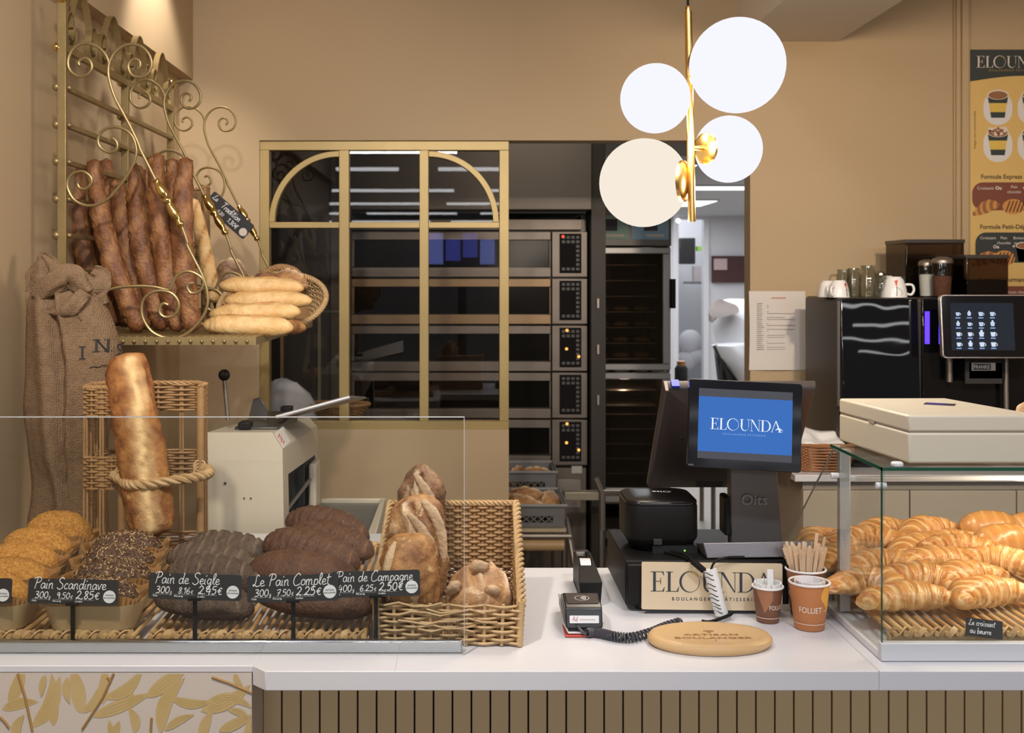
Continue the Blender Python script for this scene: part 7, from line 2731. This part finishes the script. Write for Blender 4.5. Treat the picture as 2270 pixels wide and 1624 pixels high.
b.build('poster_bands', [POSTBR, POSTD], ps, smooth=0)
b = MB()
text(b, 'Croissant', 9.5 * k, Mo2, 36 * k, py_(420), z=.0012)
text(b, 'Ou', 10.5 * k, Mo2, 65 * k, py_(420), z=.0012, bold=.0007)
text(b, 'Pain', 9 * k, Mo2, 100 * k, py_(417), z=.0012)
text(b, 'chocolat', 9 * k, Mo2, 100 * k, py_(428), z=.0012)
text(b, '+', 13 * k, Mo2, 122 * k, py_(421), z=.0012, bold=.0005)
text(b, 'Croissant', 9 * k, Mo2, 42 * k, py_(530), z=.0012)
text(b, 'Ou', 10 * k, Mo2, 60 * k, py_(550), z=.0012, bold=.0007)
text(b, 'Pain', 9 * k, Mo2, 77 * k, py_(530), z=.0012)
text(b, 'chocolat', 9 * k, Mo2, 77 * k, py_(541), z=.0012)
text(b, '+', 12 * k, Mo2, 99 * k, py_(550), z=.0012, bold=.0005)
text(b, 'Boisson', 9 * k, Mo2, 112 * k, py_(530), z=.0012)
text(b, 'au choix', 9 * k, Mo2, 115 * k, py_(541), z=.0012)
text(b, 'Boisson chaude', 9 * k, Mo2, 105 * k, py_(650), z=.0012)
b.build('poster_captions', PAPER, ps, smooth=0)
b = MB()
for (cx_, cy_) in ((64, 240), (64, 322), (140, 240), (140, 322)):
    b.flat([(x, y) for x, y in rrect(64 * k, 74 * k, 31 * k, 8, cx_ * k, py_(cy_))], Mo2, .0004)
b.build('picture_ovals', mat('oval_white', (.72, .70, .70), .6), ps, smooth=0)
PC = [mat('pic_dark', (.03, .045, .04), .5), mat('pic_yellow', (.72, .50, .10), .5), mat('pic_coffee', (.30, .13, .055), .5), mat('pic_cream', (.75, .66, .58), .5), mat('pic_orange', (.62, .28, .07), .5), mat('pic_choc', (.10, .03, .015), .5)]
def pcup(cx_, cy_, s_, top):
    b = MB()
    def tr_(yy): return (23 - 8 * yy) * s_
    for (a, c, m) in ((0, .35, 0), (.35, .75, 1), (.75, 1, 0)):
        b.flat([((cx_ - tr_(a)) * k, py_(cy_ - 22 * s_ + 50 * s_ * a)), ((cx_ - tr_(c)) * k, py_(cy_ - 22 * s_ + 50 * s_ * c)), ((cx_ + tr_(c)) * k, py_(cy_ - 22 * s_ + 50 * s_ * c)), ((cx_ + tr_(a)) * k, py_(cy_ - 22 * s_ + 50 * s_ * a))], Mo2, .0008, m)
    b.flat(ellipse(24 * s_ * k, 11 * s_ * k, 28, cx_ * k, py_(cy_ - 23 * s_)), Mo2, .0010, 3)
    b.flat(ellipse(21 * s_ * k, 9 * s_ * k, 28, cx_ * k, py_(cy_ - 22 * s_)), Mo2, .0012, 2)
    if top:
        r = random.Random(int(cx_ + cy_))
        for _ in range(26):
            b.flat(ellipse(r.uniform(2, 5) * k, r.uniform(2, 4) * k, 8, (cx_ + r.uniform(-18, 18)) * k, py_(cy_ - 24 + r.uniform(-9, 7))), Mo2, .0014 + r.random() * .0003, r.choice((3, 3, 3, 2, 5)))
    b.build('cup_picture', PC, ps, smooth=0)


for (cx_, cy_, tp) in ((64, 233, 0), (64, 316, 1), (140, 233, 0), (140, 316, 1)):
    pcup(cx_, cy_, 1, tp)
pcup(120, 560, .7, 0)
for (cx_, cy_, ang) in ((38, 458, .35), (36, 572, .3)):
    b = MB()
    for i in range(9):
        t_ = i / 8 * 2 - 1
        b.flat(ellipse((9 - 5 * abs(t_)) * k, (15 * (1 - .65 * t_ * t_)) * k, 12, (cx_ + 28 * t_ * math.cos(ang)) * k, py_(cy_ - 28 * t_ * math.sin(ang) + 6 * t_ * t_)), Mo2, .0013 + .00003 * i, 4 if i % 2 else 2)
    b.build('croissant_picture', PC, ps, smooth=0)
for (cx_, cy_) in ((98, 458), (78, 572)):
    b = MB()
    b.flat(ellipse(24 * k, 17 * k, 20, cx_ * k, py_(cy_)), Mo2, .0013, 4)
    for i in range(5):
        b.flat([((cx_ - 18 + i * 8 + dx_) * k, py_(cy_ + dy_)) for dx_, dy_ in ((0, 12), (3, 12), (12, -13), (9, -13))], Mo2, .0016, 5)
    b.build('pastry_picture', PC, ps, smooth=0)

# pastry at the right edge, bread in the crates
put_loaf('brown_roll', 'brown roll at the right frame edge beside the cream box', 'bread', None, loaf(.15, .10, .095, pu=2.2, amp=.004, seed=95, score=country), CAMP, TRS((1.062, 2.035, zg1 + .0072), 0))
for i, (px, Y, z, L_, rz, lab) in enumerate(((1150, 4.86, zc + .010, .26, -.2, 'long loaf lying in the lower crate'), (1216, 4.95, zc + .010, .16, 1.3, 'round loaf standing at the right of the lower crate'), (1165, 5.02, zc + .010, .22, .1, 'loaf at the back of the lower crate'))):
    put_loaf('crate_loaf', 'golden ' + lab, 'bread', 'loaves in the crates', loaf(L_, .11, .105, seed=100 + i, amp=.006, score=country), CAMP, TRS((PX(px, Y), Y, z), rz))
zu = PZ(1092, 5.22)
for i, (px, Y, L_, rz, lab) in enumerate(((1146, 5.33, .20, 1.2, 'loaf on the left of the upper crate'), (1190, 5.34, .18, .1, 'loaf on the right of the upper crate'))):
    put_loaf('crate_loaf', 'golden ' + lab, 'bread', 'loaves in the crates', loaf(L_, .10, .085, seed=110 + i, amp=.006, score=country), CAMP, TRS((PX(px, Y), Y, zu + .010), rz))
bpy.context.view_layer.update()
